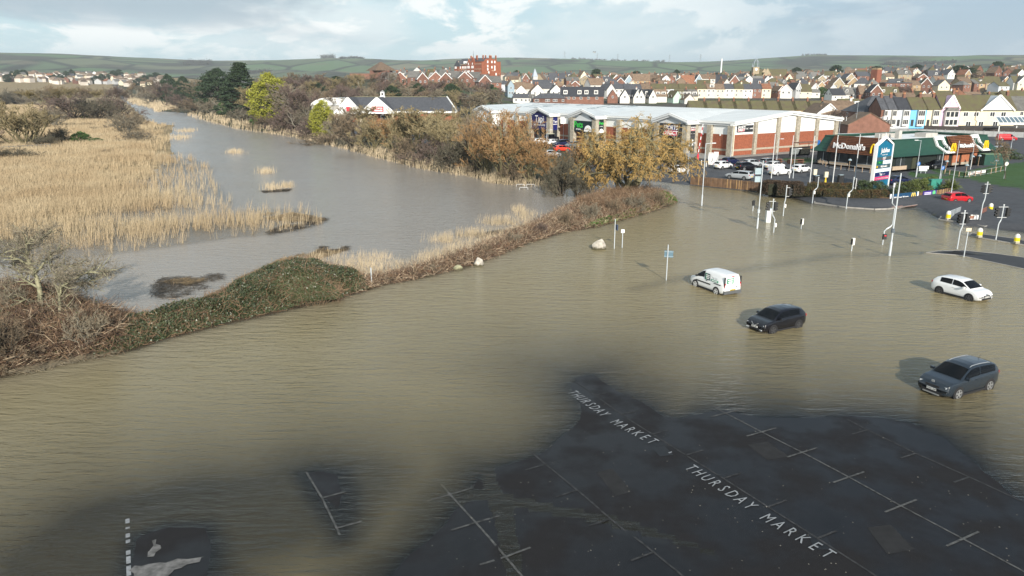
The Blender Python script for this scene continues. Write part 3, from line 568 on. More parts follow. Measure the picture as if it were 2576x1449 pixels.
for key, nm, lab, cat, u, v, vt, w in [
    ('fan_olive', 'willow_bush', 'big olive-orange willow with a fan of pale stems in the marsh', 'tree', 72, 369, 262, 138),
    ('dome_purple', 'thicket_bush', 'dark purple thicket, highest of the marsh clump', 'bush', 185, 303, 238, 130),
    ('dome_dark', 'thicket_bush', 'dark leafless thicket in the middle of the marsh clump', 'bush', 246, 304, 250, 96),
    ('dome_purple', 'thicket_bush', 'purple thicket of the marsh clump reaching the water', 'bush', 292, 298, 243, 96),
    ('dome_grey', 'thicket_bush', 'rounded grey-olive bush standing alone in the reeds near the river', 'bush', 313, 338, 286, 92),
    ('dome_grey', 'thicket_bush', 'lower grey bush in front of the rounded one near the river', 'bush', 347, 360, 328, 72),
    ('dome_brown', 'thicket_bush', 'small brown bush behind the rounded grey one near the river', 'bush', 345, 318, 284, 46),
    ('ever_green', 'evergreen_bush', 'bright green ivy-clad bush in the reeds', 'bush', 205, 361, 333, 46),
    ('ever_green', 'evergreen_bush', 'low green bush right beside the bright ivy-clad one', 'bush', 243, 362, 348, 40),
    ('dome_dark', 'thicket_bush', 'dark bush between the olive willow and the green bush', 'bush', 150, 362, 322, 60),
    ('dome_grey', 'thicket_bush', 'olive bush at the left foot of the dark marsh clump', 'bush', 140, 322, 272, 62),
    ('tree_purple', 'bare_tree', 'purple bare tree cut by the left edge beside the footbridge', 'tree', -6, 372, 322, 60),
    ('fan_olive', 'bare_tree', 'olive tree at the left edge behind the big marsh willow', 'tree', -8, 318, 262, 66),
    ('dome_dark', 'bramble_mound', 'dark bramble mound under the footbridge rail', 'bush', 30, 405, 376, 110),
    ('ever_green', 'evergreen_bush', 'small pale green bush at the foot of the marsh clump', 'bush', 213, 302, 286, 22),
    ('dome_dark', 'thicket_bush', 'dark low bush at the right foot of the big olive willow', 'bush', 112, 372, 342, 66)]: plant_uv(key, nm, lab, cat, u, v, vt, w, gl_)
# farther scrub: rows across the marsh, the wood on the slope behind the stores, trees on the far river bank
gs = 'scrub across the far marsh'; n_ = 0
ORD = ['first', 'second', 'third', 'fourth', 'fifth', 'sixth', 'seventh', 'eighth', 'ninth', 'tenth', 'eleventh', 'twelfth', 'thirteenth', 'fourteenth', 'fifteenth', 'sixteenth', 'seventeenth', 'eighteenth', 'nineteenth', 'twentieth', 'twenty-first', 'twenty-second', 'twenty-third', 'twenty-fourth', 'twenty-fifth', 'twenty-sixth', 'twenty-seventh', 'twenty-eighth', 'twenty-ninth', 'thirtieth'] + [f'{["thirty","forty","fifty","sixty"][i//9]}-{["first","second","third","fourth","fifth","sixth","seventh","eighth","ninth"][i%9]}' for i in range(36)]
for row, (v, h0, us, where, keys) in enumerate([
    (262, 25, [-20, 8, 34, 60, 84, 106, 128], 'along the nearer scrub row across the marsh', ['dome_grey', 'dome_dark', 'fan_olive']),
    (245, 21, list(range(-20, 340, 24)), 'along the farther scrub row across the marsh', ['dome_grey', 'fan_olive', 'dome_brown', 'dome_purple']),
    (238, 26, list(range(-20, 330, 22)), 'along the tree line below the hillside houses', ['tree_brown', 'fan_olive', 'dome_grey', 'tree_grey'])]):
    for i, u in enumerate(us):
        k = rnd.choice(keys); hh = h0 * rnd.uniform(0.8, 1.35); uu = u + rnd.uniform(-5, 5)
        plant_uv(k, 'scrub_bush' if 'dome' in k else 'scrub_tree', f'{dict(dome_grey="grey", dome_dark="dark", fan_olive="olive", dome_brown="brown", dome_purple="purple", tree_brown="brown", tree_grey="grey")[k]} leafless {"bush" if "dome" in k else "tree"}, {ORD[i]} {where}', 'bush' if 'dome' in k else 'tree', uu, v + rnd.uniform(-1, 1), v - hh, hh * rnd.uniform(1.4, 2.2), gs)
for i, u in enumerate(range(330, 520, 17)):
    k = ['tree_brown', 'tree_grey', 'dome_brown', 'tree_purple', 'fan_olive'][i % 5]; v = 246 + (u - 330) * 0.07
    plant_uv(k, 'bank_tree', f'{["brown", "grey", "rusty", "purple", "olive"][i % 5]} bare tree, {ORD[i]} from the left along the distant river bend', 'tree', u, v, v - rnd.uniform(26, 40), rnd.uniform(26, 42), 'trees along the distant river bend')
i = 0
for row, (y0, ua, ub, st) in enumerate([(352, 690, 1262, 19), (378, 640, 1250, 20), (412, 560, 1225, 21), (470, 540, 1000, 24)]):
    u = ua; j = 0
    while u < ub:
        k = rnd.choice(['tree_grey', 'tree_brown', 'tree_purple', 'tree_olive', 'tree_grey', 'tree_brown']); y = y0 + rnd.uniform(-14, 14); x, _ = AT(u, y, 5)
        if k == 'tree_grey' and rnd.random() < 0.25: k = 'pine'
        plant(k, 'wood_tree', f'{dict(tree_grey="grey", tree_brown="brown", tree_purple="dark purple", tree_olive="olive", pine="evergreen")[k]} tree, {ORD[j]} along the {["front", "second", "third", "back"][row]} row behind the slate-roofed store', 'tree', x, y, rnd.uniform(8, 12), rnd.uniform(8, 11.5), None, 'wood behind the dark-roofed store')
        u += st * rnd.uniform(0.75, 1.25); j += 1
# ---------------------------------------------------------------- reeds
def scatter_uv(n, u0, u1, v0, v1, poly, rg, z=0.0, wt=None):
    u = rg.uniform(u0, u1, n); v = rg.uniform(v0, v1, n); vv = (v - 724.5) / FPX; d = (CAMH - z) / (sn + vv * cs); X = (u - 1288) / FPX * d; Y = d * (cs - vv * sn)
    k = inside(poly, X, Y)
    if wt is not None: k &= rg.uniform(0, 1, n) < wt(X, Y)
    return X[k], Y[k]
def reed_mesh(name, X, Y, rg, h=1.7, blades=4, w=0.02, material=None, hv=0.3):
    n = len(X); Z = zfun(X, Y); X = np.repeat(X, blades); Y = np.repeat(Y, blades); Z = np.repeat(Z, blades); m = len(X); sc = np.hypot(X, Y) / 90
    b = np.stack([X + rg.normal(0, 0.14, m) * sc, Y + rg.normal(0, 0.14, m) * sc, Z - 0.05], -1); hh = h * rg.uniform(1 - hv, 1 + hv, m) * (0.75 + 0.5 * fbm(X * 0.08, Y * 0.08))
    t = b + np.stack([rg.normal(0.12, 0.16, m) * hh, rg.normal(0, 0.14, m) * hh, hh], -1); ww = w * np.clip(sc, 0.8, 4)
    V_, F_ = ribbons(b, t, ww, ww * 0.35, rg); return np_mesh(name, V_, F_, material)
reedm = mat('dry_reed', (0.46, 0.375, 0.245), 0.85, 0.3, 0.09, col2=(0.35, 0.26, 0.155)); reedl = mat('pale_reed', (0.47, 0.38, 0.255), 0.85, 0.25, 0.3)
rg = np.random.default_rng(40)
MB_ = W([(-500, 700), (0, 663), (185, 651), (246, 643), (405, 625), (589, 598), (634, 596), (746, 582), (814, 562), (803, 548), (758, 526), (668, 526), (578, 530), (580, 508), (557, 481), (535, 461), (533, 443), (533, 422), (494, 402), (445, 393), (430, 372), (425, 350), (438, 315), (400, 312), (364, 300), (300, 265), (-500, 265)])
def dens(X, Y):
    n = fbm(X * 0.09 + 5, Y * 0.09, 4); d = sdist(MB_, X, Y) + (fbm(X * 0.13 + 2, Y * 0.13 + 4, 4) - 0.62) * np.where(Y < 160, 22.0, 9.0); w_ = np.where(Y < 150, 26.0, 9.0); return np.clip(0.05 + np.maximum(d / w_, 0) ** 1.3, 0, 1) * np.clip((n - 0.36) * 5 + np.clip(d / w_, 0, 1) * 0.6, 0.06, 1) * np.clip(Y / 230, 0.16, 1)
X, Y = scatter_uv(240000, -120, 830, 262, 700, MB_, rg, 0.0, dens)
link('reed_bed', reed_mesh('reed_bed', X, Y, rg, 1.2, 5, 0.016, reedm, 0.4), kind='stuff')
SP = W([(745, 660), (850, 636), (960, 640), (1010, 660), (1100, 628), (1180, 604), (1260, 580), (1330, 560), (1345, 580), (1260, 606), (1180, 636), (1090, 668), (1000, 694), (930, 704), (870, 700), (800, 672)])
X, Y = scatter_uv(9000, 740, 1350, 555, 706, SP, rg, 0.0, lambda X, Y: np.clip((fbm(X * 0.3, Y * 0.3) - 0.25) * 2.2, 0.05, 1))
link('reed_fringe', reed_mesh('reed_fringe', X, Y, rg, 0.85, 3, 0.015, reedl, .45), kind='stuff')
FR = W([(480, 281), (520, 286), (610, 303), (745, 327), (770, 338), (860, 364), (930, 378), (1035, 408), (1075, 420), (1190, 430), (1290, 450), (1395, 476), (1385, 486), (1340, 468), (1250, 466), (1180, 446), (1071, 430), (960, 402), (855, 374), (765, 353), (690, 338), (600, 327), (505, 302), (470, 290)])
X, Y = scatter_uv(26000, 470, 1400, 280, 490, FR, rg)
link('reed_fringe', reed_mesh('reed_fringe', X, Y, rg, 1.4, 3, 0.022, reedl), kind='stuff')
FR2 = W([(300, 243), (345, 250), (430, 262), (445, 276), (395, 282), (380, 272), (335, 262), (315, 250)])
X, Y = scatter_uv(5000, 295, 450, 242, 284, FR2, rg); link('reed_fringe', reed_mesh('reed_fringe', X, Y, rg, 2.0, 3, 0.03, reedl), kind='stuff')
for u, v, w, h in [(683, 476, 24, 5), (668, 434, 20, 3), (590, 384, 24, 2.5), (1320, 546, 30, 9), (1255, 562, 46, 4), (1185, 592, 50, 5), (450, 347, 24, 4), (400, 402, 16, 4), (1300, 530, 18, 4), (470, 330, 26, 2), (1120, 606, 40, 5), (720, 470, 18, 2)]:
    n = int(w * 4.5); U_, V_ = u + rg.normal(0, w * .5, n) + rg.normal(0, 1, n), v + rg.normal(0, h * .8, n); q = np.array([G(a_, b_) for a_, b_ in zip(U_, V_)]); link('reed_clump', reed_mesh('reed_clump', q[:, 0], q[:, 1], rg, 1.15, 3, 0.015, reedl, .45), kind='stuff')
# ---------------------------------------------------------------- brambles, ivy and dead stems on the bank between lake and car park
def bank_cover(name, poly, hfun, n_leaf, leaf, n_stem, lm, smat, rg, stem_len=0.9, lean=(0.2, -0.15), leafz=0.35):
    x0, x1 = poly[:, 0].min(), poly[:, 0].max(); y0, y1 = poly[:, 1].min(), poly[:, 1].max(); parts = []
    def pick(n):
        X = rg.uniform(x0, x1, n * 6); Y = rg.uniform(y0, y1, n * 6); k = inside(poly, X, Y); X, Y = X[k], Y[k]; X, Y = X[:n], Y[:n]; e = np.clip(sdist(poly, X, Y) / 1.3, 0.12, 1) ** 0.6; return X, Y, hfun(X, Y) * e
    o = []
    if n_leaf:
        X, Y, H = pick(n_leaf); Z = np.maximum(zfun(X, Y), 0) + H * rg.uniform(leafz, 1.02, len(X)); o.append(link(name, np_mesh(name, *leaves(np.stack([X, Y, Z], -1), leaf, rg, 0.7), lm), kind='stuff'))
    if n_stem:
        X, Y, H = pick(n_stem); Z = np.maximum(zfun(X, Y), 0); p0 = np.stack([X, Y, Z + H * rg.uniform(0, 0.8, len(X))], -1); L_ = stem_len * rg.uniform(0.4, 1.3, len(X))
        dr = nrm(rg.normal(size=p0.shape) * np.array([1, 1, 0.55]) + np.array([lean[0], lean[1], 0.45])); pm = p0 + dr * (L_ * 0.5)[:, None]; p1 = pm + nrm(dr + rg.normal(size=p0.shape) * 0.5 - np.array([0, 0, 0.3])) * (L_ * 0.5)[:, None]
        o.append(link(name.rsplit('_', 1)[0] + '_stems', np_mesh('stems', *join(ribbons(p0, pm, 0.016, 0.012, rg), ribbons(pm, p1, 0.012, 0.006, rg)), smat), kind='stuff'))
    return o
deadm = mat('dead_stems', (0.27, 0.18, 0.11), 0.85, 0.4, 0.8, col2=(0.11, 0.065, 0.04)); deadr = mat('red_stems', (0.31, 0.215, 0.135), 0.85, 0.4, 0.9, col2=(0.15, 0.08, 0.05))
dleaf = mat('dead_leaves', (0.13, 0.075, 0.042), 0.8, 0.5, 0.9, col2=(0.06, 0.05, 0.028)); ivyl = mat('bramble_leaves', (0.028, 0.042, 0.015), 0.42, 0.6, 0.6, spec=0.5, col2=(0.085, 0.10, 0.05))
PA = W([(-420, 1085), (0, 946), (130, 914), (300, 884), (330, 800), (262, 790), (205, 770), (150, 745), (0, 750), (-420, 830)])
nz = lambda X, Y, a, b, f=0.5: a + (b - a) * fbm(X * f, Y * f, 4)
tanm = mat('pale_stems', (0.42, 0.33, 0.23), 0.85, 0.3, 1.2); darkm = mat('dark_stems', (0.085, 0.055, 0.04), 0.85, 0.4, 1.0); grnl = mat('bramble_green', (0.055, 0.075, 0.025), 0.5, 0.5, 0.9, col2=(0.11, 0.12, 0.05))
nz = lambda X, Y, a, b, f=0.5: a + (b - a) * fbm(X * f, Y * f, 4)
hA = lambda X, Y: nz(X, Y, 0.1, 2.9, 0.45)
bank_cover('bramble_leaves', PA, hA, 12000, 0.05, 20000, dleaf, deadm, rg, 1.1); bank_cover('bramble_leaves', PA, hA, 5000, 0.05, 16000, grnl, darkm, rg, 1.1); bank_cover('bramble_leaves', PA, lambda X, Y: hA(X, Y) * 0.8, 0, 0.05, 5000, dleaf, tanm, rg, 1.3)
PBk = W([(235, 900), (330, 881), (420, 851), (560, 816), (680, 790), (820, 756), (930, 728), (905, 700), (870, 694), (800, 668), (740, 668), (660, 705), (590, 730), (500, 768), (400, 802), (262, 808)])
mx0, my0 = G(755, 735)
bank_cover('ivy_leaves', PBk, lambda X, Y: nz(X, Y, 0.0, 1.35, 0.55) + 0.7 * np.exp(-((X - mx0) ** 2 + (Y - my0) ** 2) / 14.0), 62000, 0.075, 9000, ivyl, deadm, rg, 0.8)
PC = W([(880, 742), (960, 718), (1050, 702), (1110, 687), (1180, 670), (1250, 643), (1330, 611), (1420, 584), (1500, 572), (1560, 555), (1640, 532), (1700, 508), (1660, 494), (1560, 496), (1450, 516), (1400, 538), (1330, 574), (1260, 602), (1190, 632), (1110, 658), (1010, 688), (935, 702)])
hC = lambda X, Y: nz(X, Y, -0.3, 1.3, 0.5) * np.clip(0.45 + (X + 6) / 24, 0.3, 1.3)
bank_cover('bramble_leaves', PC, hC, 5000, 0.05, 13000, dleaf, deadr, rg, 1.0); bank_cover('bramble_leaves', PC, hC, 4500, 0.05, 12000, grnl, darkm, rg, 1.0); bank_cover('bramble_leaves', PC, hC, 0, 0.05, 8000, dleaf, tanm, rg, 1.1, (0.1, -0.1))
PDk = W([(1440, 525), (1500, 560), (1560, 553), (1640, 530), (1690, 505), (1620, 488), (1540, 490)])
bank_cover('shrub_leaves', PDk, lambda X, Y: nz(X, Y, 0.0, 1.9, 0.4), 3000, 0.06, 16000, lf_hd, deadm, rg, 1.3, (0, 0))
PE = W([(1470, 574), (1500, 571), (1560, 555), (1640, 531), (1704, 508), (1698, 497), (1660, 494), (1630, 515), (1560, 545), (1500, 562)])
bank_cover('weed_leaves', PE, lambda X, Y: nz(X, Y, 0.4, 1.1, 0.6), 9000, 0.12, 0, mat('weed_green', (0.06, 0.16, 0.02), 0.5, 0.35, 1.0), deadm, rg)
# ivy heap on the bank, a thing one can point at
def ivy_heap():
    x, y = G(755, 742, 0.5); dpt = y * cs + CAMH * sn; w = 215 / FPX * dpt / 2; h = HT(y + 1.0, 664) - 0.5
    t = thing('ivy_mound', 'large dark green ivy mound standing on the bank beside the pale reeds', 'bush', (x, y, 0.4)); rg = np.random.default_rng(55)
    n = 34000; a = rg.uniform(0, 2 * PI, n); r = np.sqrt(rg.uniform(0, 1, n)); top = h * np.clip(1 - r ** 1.7, 0, 1) * (0.82 + 0.36 * fbm(np.cos(a) * r * 5 + 7, np.sin(a) * r * 5 + 7))
    P_ = np.stack([r * np.cos(a) * w, r * np.sin(a) * w * 0.42, top * rg.uniform(0.72, 1.04, n)], -1); link('foliage', np_mesh('foliage', *leaves(P_, 0.075, rg, 0.6), ivyl), t)
    k = rg.choice(n, 2600, False); p0 = P_[k]; p1 = p0 + nrm(rg.normal(size=p0.shape) + np.array([0, 0, -0.4])) * rg.uniform(0.4, 1.1, (2600, 1)); link('stems', np_mesh('stems', *ribbons(p0, p1, 0.012, 0.006, rg), deadm), t)
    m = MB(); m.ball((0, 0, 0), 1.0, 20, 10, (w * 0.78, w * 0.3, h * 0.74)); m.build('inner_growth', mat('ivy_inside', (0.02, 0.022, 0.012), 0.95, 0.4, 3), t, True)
ivy_heap()
# ---------------------------------------------------------------- flotsam: straw and sticks lying on the water
def flotsam(poly, n, ln, rg, m, z=0.02, dirb=(1, 0.25)):
    x0, x1 = poly[:, 0].min(), poly[:, 0].max(); y0, y1 = poly[:, 1].min(), poly[:, 1].max(); X = rg.uniform(x0, x1, n * 4); Y = rg.uniform(y0, y1, n * 4); k = inside(poly, X, Y) & (rg.uniform(0, 1, n * 4) < np.clip((fbm(X * 0.5, Y * 0.5) - 0.36) * 5, 0, 1)); X, Y = X[k], Y[k]
    p0 = np.stack([X, Y, np.maximum(zfun(X, Y), 0) + rg.uniform(z, z + 0.12, len(X))], -1); d = nrm(np.stack([rg.normal(dirb[0], 0.7, len(X)), rg.normal(dirb[1], 0.7, len(X)), rg.normal(0, 0.08, len(X))], -1)); L_ = ln * rg.uniform(0.3, 1.3, len(X)); s = np.cross(d, np.array([0, 0, 1.0])); w = 0.02
    V_ = np.stack([p0 - s * w, p0 + s * w, p0 + d * L_[:, None] + s * w, p0 + d * L_[:, None] - s * w], 1).reshape(-1, 3); link('straw_debris', np_mesh('straw_debris', V_, np.arange(len(V_)).reshape(-1, 4), m), kind='stuff')
straw = mat('straw', (0.27, 0.19, 0.10), 0.9, 0.5, 1.5); wetw = mat('wet_debris', (0.085, 0.065, 0.045), 0.8, 0.5, 2)
flotsam(W([(500, 768), (590, 728), (660, 700), (740, 665), (800, 650), (870, 628), (850, 618), (800, 628), (700, 655), (600, 700), (520, 745)]), 9000, 0.6, rg, straw)
flotsam(W([(365, 730), (400, 700), (480, 695), (560, 690), (560, 712), (500, 735), (440, 752), (390, 750)]), 1000, 0.45, rg, wetw)
flotsam(W([(400, 712), (470, 700), (520, 705), (470, 718)]), 500, 0.5, rg, straw)
flotsam(W([(620, 545), (700, 532), (790, 545), (815, 556), (760, 560), (680, 553)]), 2600, 0.7, rg, straw); flotsam(W([(740, 556), (815, 548), (820, 562), (700, 586), (640, 598), (640, 594)]), 1500, 0.8, rg, wetw)
flotsam(W([(650, 480), (730, 476), (720, 482), (660, 485)]), 500, 0.7, rg, wetw); flotsam(W([(800, 622), (870, 622), (870, 630), (810, 634)]), 900, 0.6, rg, wetw)
flotsam(W([(1180, 592), (1290, 572), (1330, 566), (1290, 580), (1200, 600)]), 700, 0.8, rg, wetw); flotsam(W([(0, 940), (60, 928), (200, 900), (330, 874), (330, 882), (200, 906), (60, 938), (0, 950)]), 1500, 0.8, rg, mat('pale_sticks', (0.30, 0.25, 0.17), 0.85, 0.4, 2))
# ---------------------------------------------------------------- old tree close by on the left
def near_tree():
    x, y = G(92, 800, 0.5); t = thing('bare_tree', 'gnarled mossy bare tree with two bent trunks on the near bank', 'tree', (x, y, 0.3)); rg = np.random.default_rng(77)
    dpt = y * cs + CAMH * sn
    def pt(u, v, dy=0.0): yy = y + dy; q = AT(u, yy, 3)[0]; return np.array([q - x, dy, HT(yy, v) - 0.3])
    paths = [([pt(88, 800), pt(92, 760), pt(97, 730), pt(96, 700), pt(86, 672), pt(80, 640), pt(84, 612)], 0.21), ([pt(97, 728), pt(80, 715, 0.4), pt(62, 705, 0.8), pt(55, 690, 1.0), pt(40, 672, 1.2)], 0.10), ([pt(90, 690), pt(110, 672, -0.4), pt(130, 655, -0.8), pt(150, 640, -1.0)], 0.09), ([pt(86, 668), pt(60, 652, -0.5), pt(30, 645, -0.8), pt(5, 640, -1.2)], 0.08), ([pt(82, 640), pt(95, 620, 0.6), pt(118, 606, 0.9)], 0.06),
             ([pt(124, 884, -3.0), pt(126, 850, -2.8), pt(135, 815, -2.5), pt(146, 786, -2.2), pt(144, 758, -2.0), pt(148, 735, -1.8), pt(165, 722, -1.6)], 0.16), ([pt(146, 745, -1.9), pt(160, 718, -2.2), pt(190, 700, -2.4), pt(225, 688, -2.6), pt(262, 680, -2.6)], 0.08), ([pt(150, 735, -1.8), pt(140, 712, -1.4), pt(150, 690, -1.2), pt(180, 672, -1.0)], 0.07), ([pt(165, 722, -1.6), pt(200, 712, -1.2), pt(240, 706, -1.0)], 0.06), ([pt(60, 745, 0.5), pt(40, 738, 0), pt(15, 752, -0.5), pt(-20, 770, -1)], 0.07), ([pt(88, 760), pt(60, 752, -1), pt(25, 770, -1.6), pt(-10, 790, -2)], 0.07)]
    A, B, r0, r1 = [], [], [], []; tips = []
    for P_, rr in paths:
        P_ = np.array(P_); f = np.linspace(0, len(P_) - 1, (len(P_) - 1) * 3 + 1); Q = np.stack([np.interp(f, np.arange(len(P_)), P_[:, i]) for i in range(3)], -1); Q[1:-1] += rg.normal(0, 0.035, Q[1:-1].shape); rad = rr * (1 - 0.72 * np.linspace(0, 1, len(Q)))
        A.append(Q[:-1]); B.append(Q[1:]); r0.append(rad[:-1]); r1.append(rad[1:]); k0 = int(len(Q) * (0.45 if rr > 0.12 else 0.3)); tips += [(Q[i], nrm(Q[i + 1] - Q[i])) for i in range(k0, len(Q) - 1)] + [(Q[-1], nrm(Q[-1] - Q[-2]))] * 3
    tw = []
    P = np.array([p for p, _ in tips]); d0 = np.array([q for _, q in tips]); Ln = np.full(len(P), 1.15)
    for lv, (k, L_, rr) in enumerate([(2, 1.25, 0.036), (4, 0.7, 0.019), (4, 0.36, 0.009)]):
        par = np.repeat(np.arange(len(P)), k); d = nrm(d0[par] * 0.6 + nrm(rg.normal(size=(len(par), 3)) * np.array([1, 1, 0.6])) * 0.8 + np.array([0, 0, 0.12])); l = L_ * rg.uniform(0.5, 1.25, len(par)); mid = P[par] + d * (l * 0.5)[:, None]; d2 = nrm(d + rg.normal(size=d.shape) * 0.4); end = mid + d2 * (l * 0.5)[:, None]
        if lv == 0: A += [P[par], mid]; B += [mid, end]; r0 += [np.full(len(par), rr), np.full(len(par), rr * 0.75)]; r1 += [np.full(len(par), rr * 0.75), np.full(len(par), rr * 0.4)]
        else: tw += [ribbons(P[par], mid, rr, rr * 0.8, rg), ribbons(mid, end, rr * 0.8, rr * 0.4, rg)]
        P = np.concatenate([mid, end]); d0 = np.concatenate([d, d2])
        if lv == 0: P, d0 = P[rg.uniform(size=len(P)) < 0.85], d0[:len(P)] if False else d0
        d0 = d0[:len(P)]
    link('trunk', np_mesh('trunk', *tubes(np.concatenate(A), np.concatenate(B), np.concatenate(r0), np.concatenate(r1), 7), mat('lichen_bark', (0.26, 0.25, 0.16), 0.9, 0.45, 3, 0.6, 14), True), t)
    link('crown', np_mesh('crown', *join(*tw), mat('lichen_twigs', (0.19, 0.165, 0.12), 0.9, 0.35, 2)), t)
near_tree()
# ================================================================ large buildings
white = mat('white_cladding', (0.78, 0.79, 0.78), 0.45, 0.04, 0.4); cream = mat('cream_paint', (0.72, 0.66, 0.52), 0.8, 0.08, 0.8); roofw = mat('white_roof_sheet', (0.66, 0.68, 0.68), 0.5, 0.09, 0.25, stretch=(0.3, 1.5, 1))
roofg = mat('grey_roof_sheet', (0.50, 0.54, 0.56), 0.5, 0.12, 0.5, stretch=(0.4, 1.4, 1)); brick = mat('red_brick', (0.27, 0.085, 0.045), 0.85, 0.22, 3, 0.3, 12); brickd = mat('brown_brick', (0.18, 0.085, 0.055), 0.85, 0.25, 2)
stone = mat('rough_stone', (0.34, 0.31, 0.25), 0.9, 0.3, 2.2, 0.9, 3.0); band = mat('stone_band', (0.36, 0.32, 0.255), 0.85, 0.12, 1.5); fasc = mat('grey_fascia', (0.62, 0.64, 0.65), 0.45, 0.05, 0.5)
slate = mat('slate_roof', (0.075, 0.078, 0.088), 0.75, 0.22, 1.2, 0.3, 4); blackm = mat('black_paint', (0.02, 0.021, 0.023), 0.5, 0.1, 2); darkp = mat('charcoal_panel', (0.035, 0.038, 0.045), 0.5, 0.08, 1)
gls = glass_mat('window_glass', (0.03, 0.035, 0.04)); wht = mat('white_letters', (0.85, 0.85, 0.85), 0.5, 0.0); navy = mat('navy_sign', (0.012, 0.012, 0.09), 0.5, 0.05); redp = mat('red_sign', (0.55, 0.02, 0.045), 0.5, 0.05); dkblue = mat('blue_sign', (0.008, 0.012, 0.11), 0.5, 0.0)
blk = mat('teal_black_sign', (0.008, 0.02, 0.024), 0.5, 0.05); petsg = mat('bright_green_letters', (0.04, 0.52, 0.07), 0.5, 0.0); pinkp = mat('pink_sign', (0.62, 0.03, 0.16), 0.5, 0.0); teal = mat('teal_sign', (0.005, 0.13, 0.235), 0.45, 0.04); yel = mat('yellow_sign', (0.80, 0.52, 0.01), 0.45, 0.0)
conc = mat('pale_concrete', (0.40, 0.385, 0.355), 0.85, 0.15, 0.8); metal = mat('galvanised_steel', (0.46, 0.50, 0.53), 0.45, 0.08, 3, metal=0.35); metalw = mat('white_post_paint', (0.74, 0.75, 0.75), 0.4, 0.04)
def local_box(parent, name, m, x0, x1, y0, y1, z0, z1):
    return MB().box(((x0 + x1) / 2, (y0 + y1) / 2, (z0 + z1) / 2), (x1 - x0, y1 - y0, z1 - z0)).build(name, m, parent)
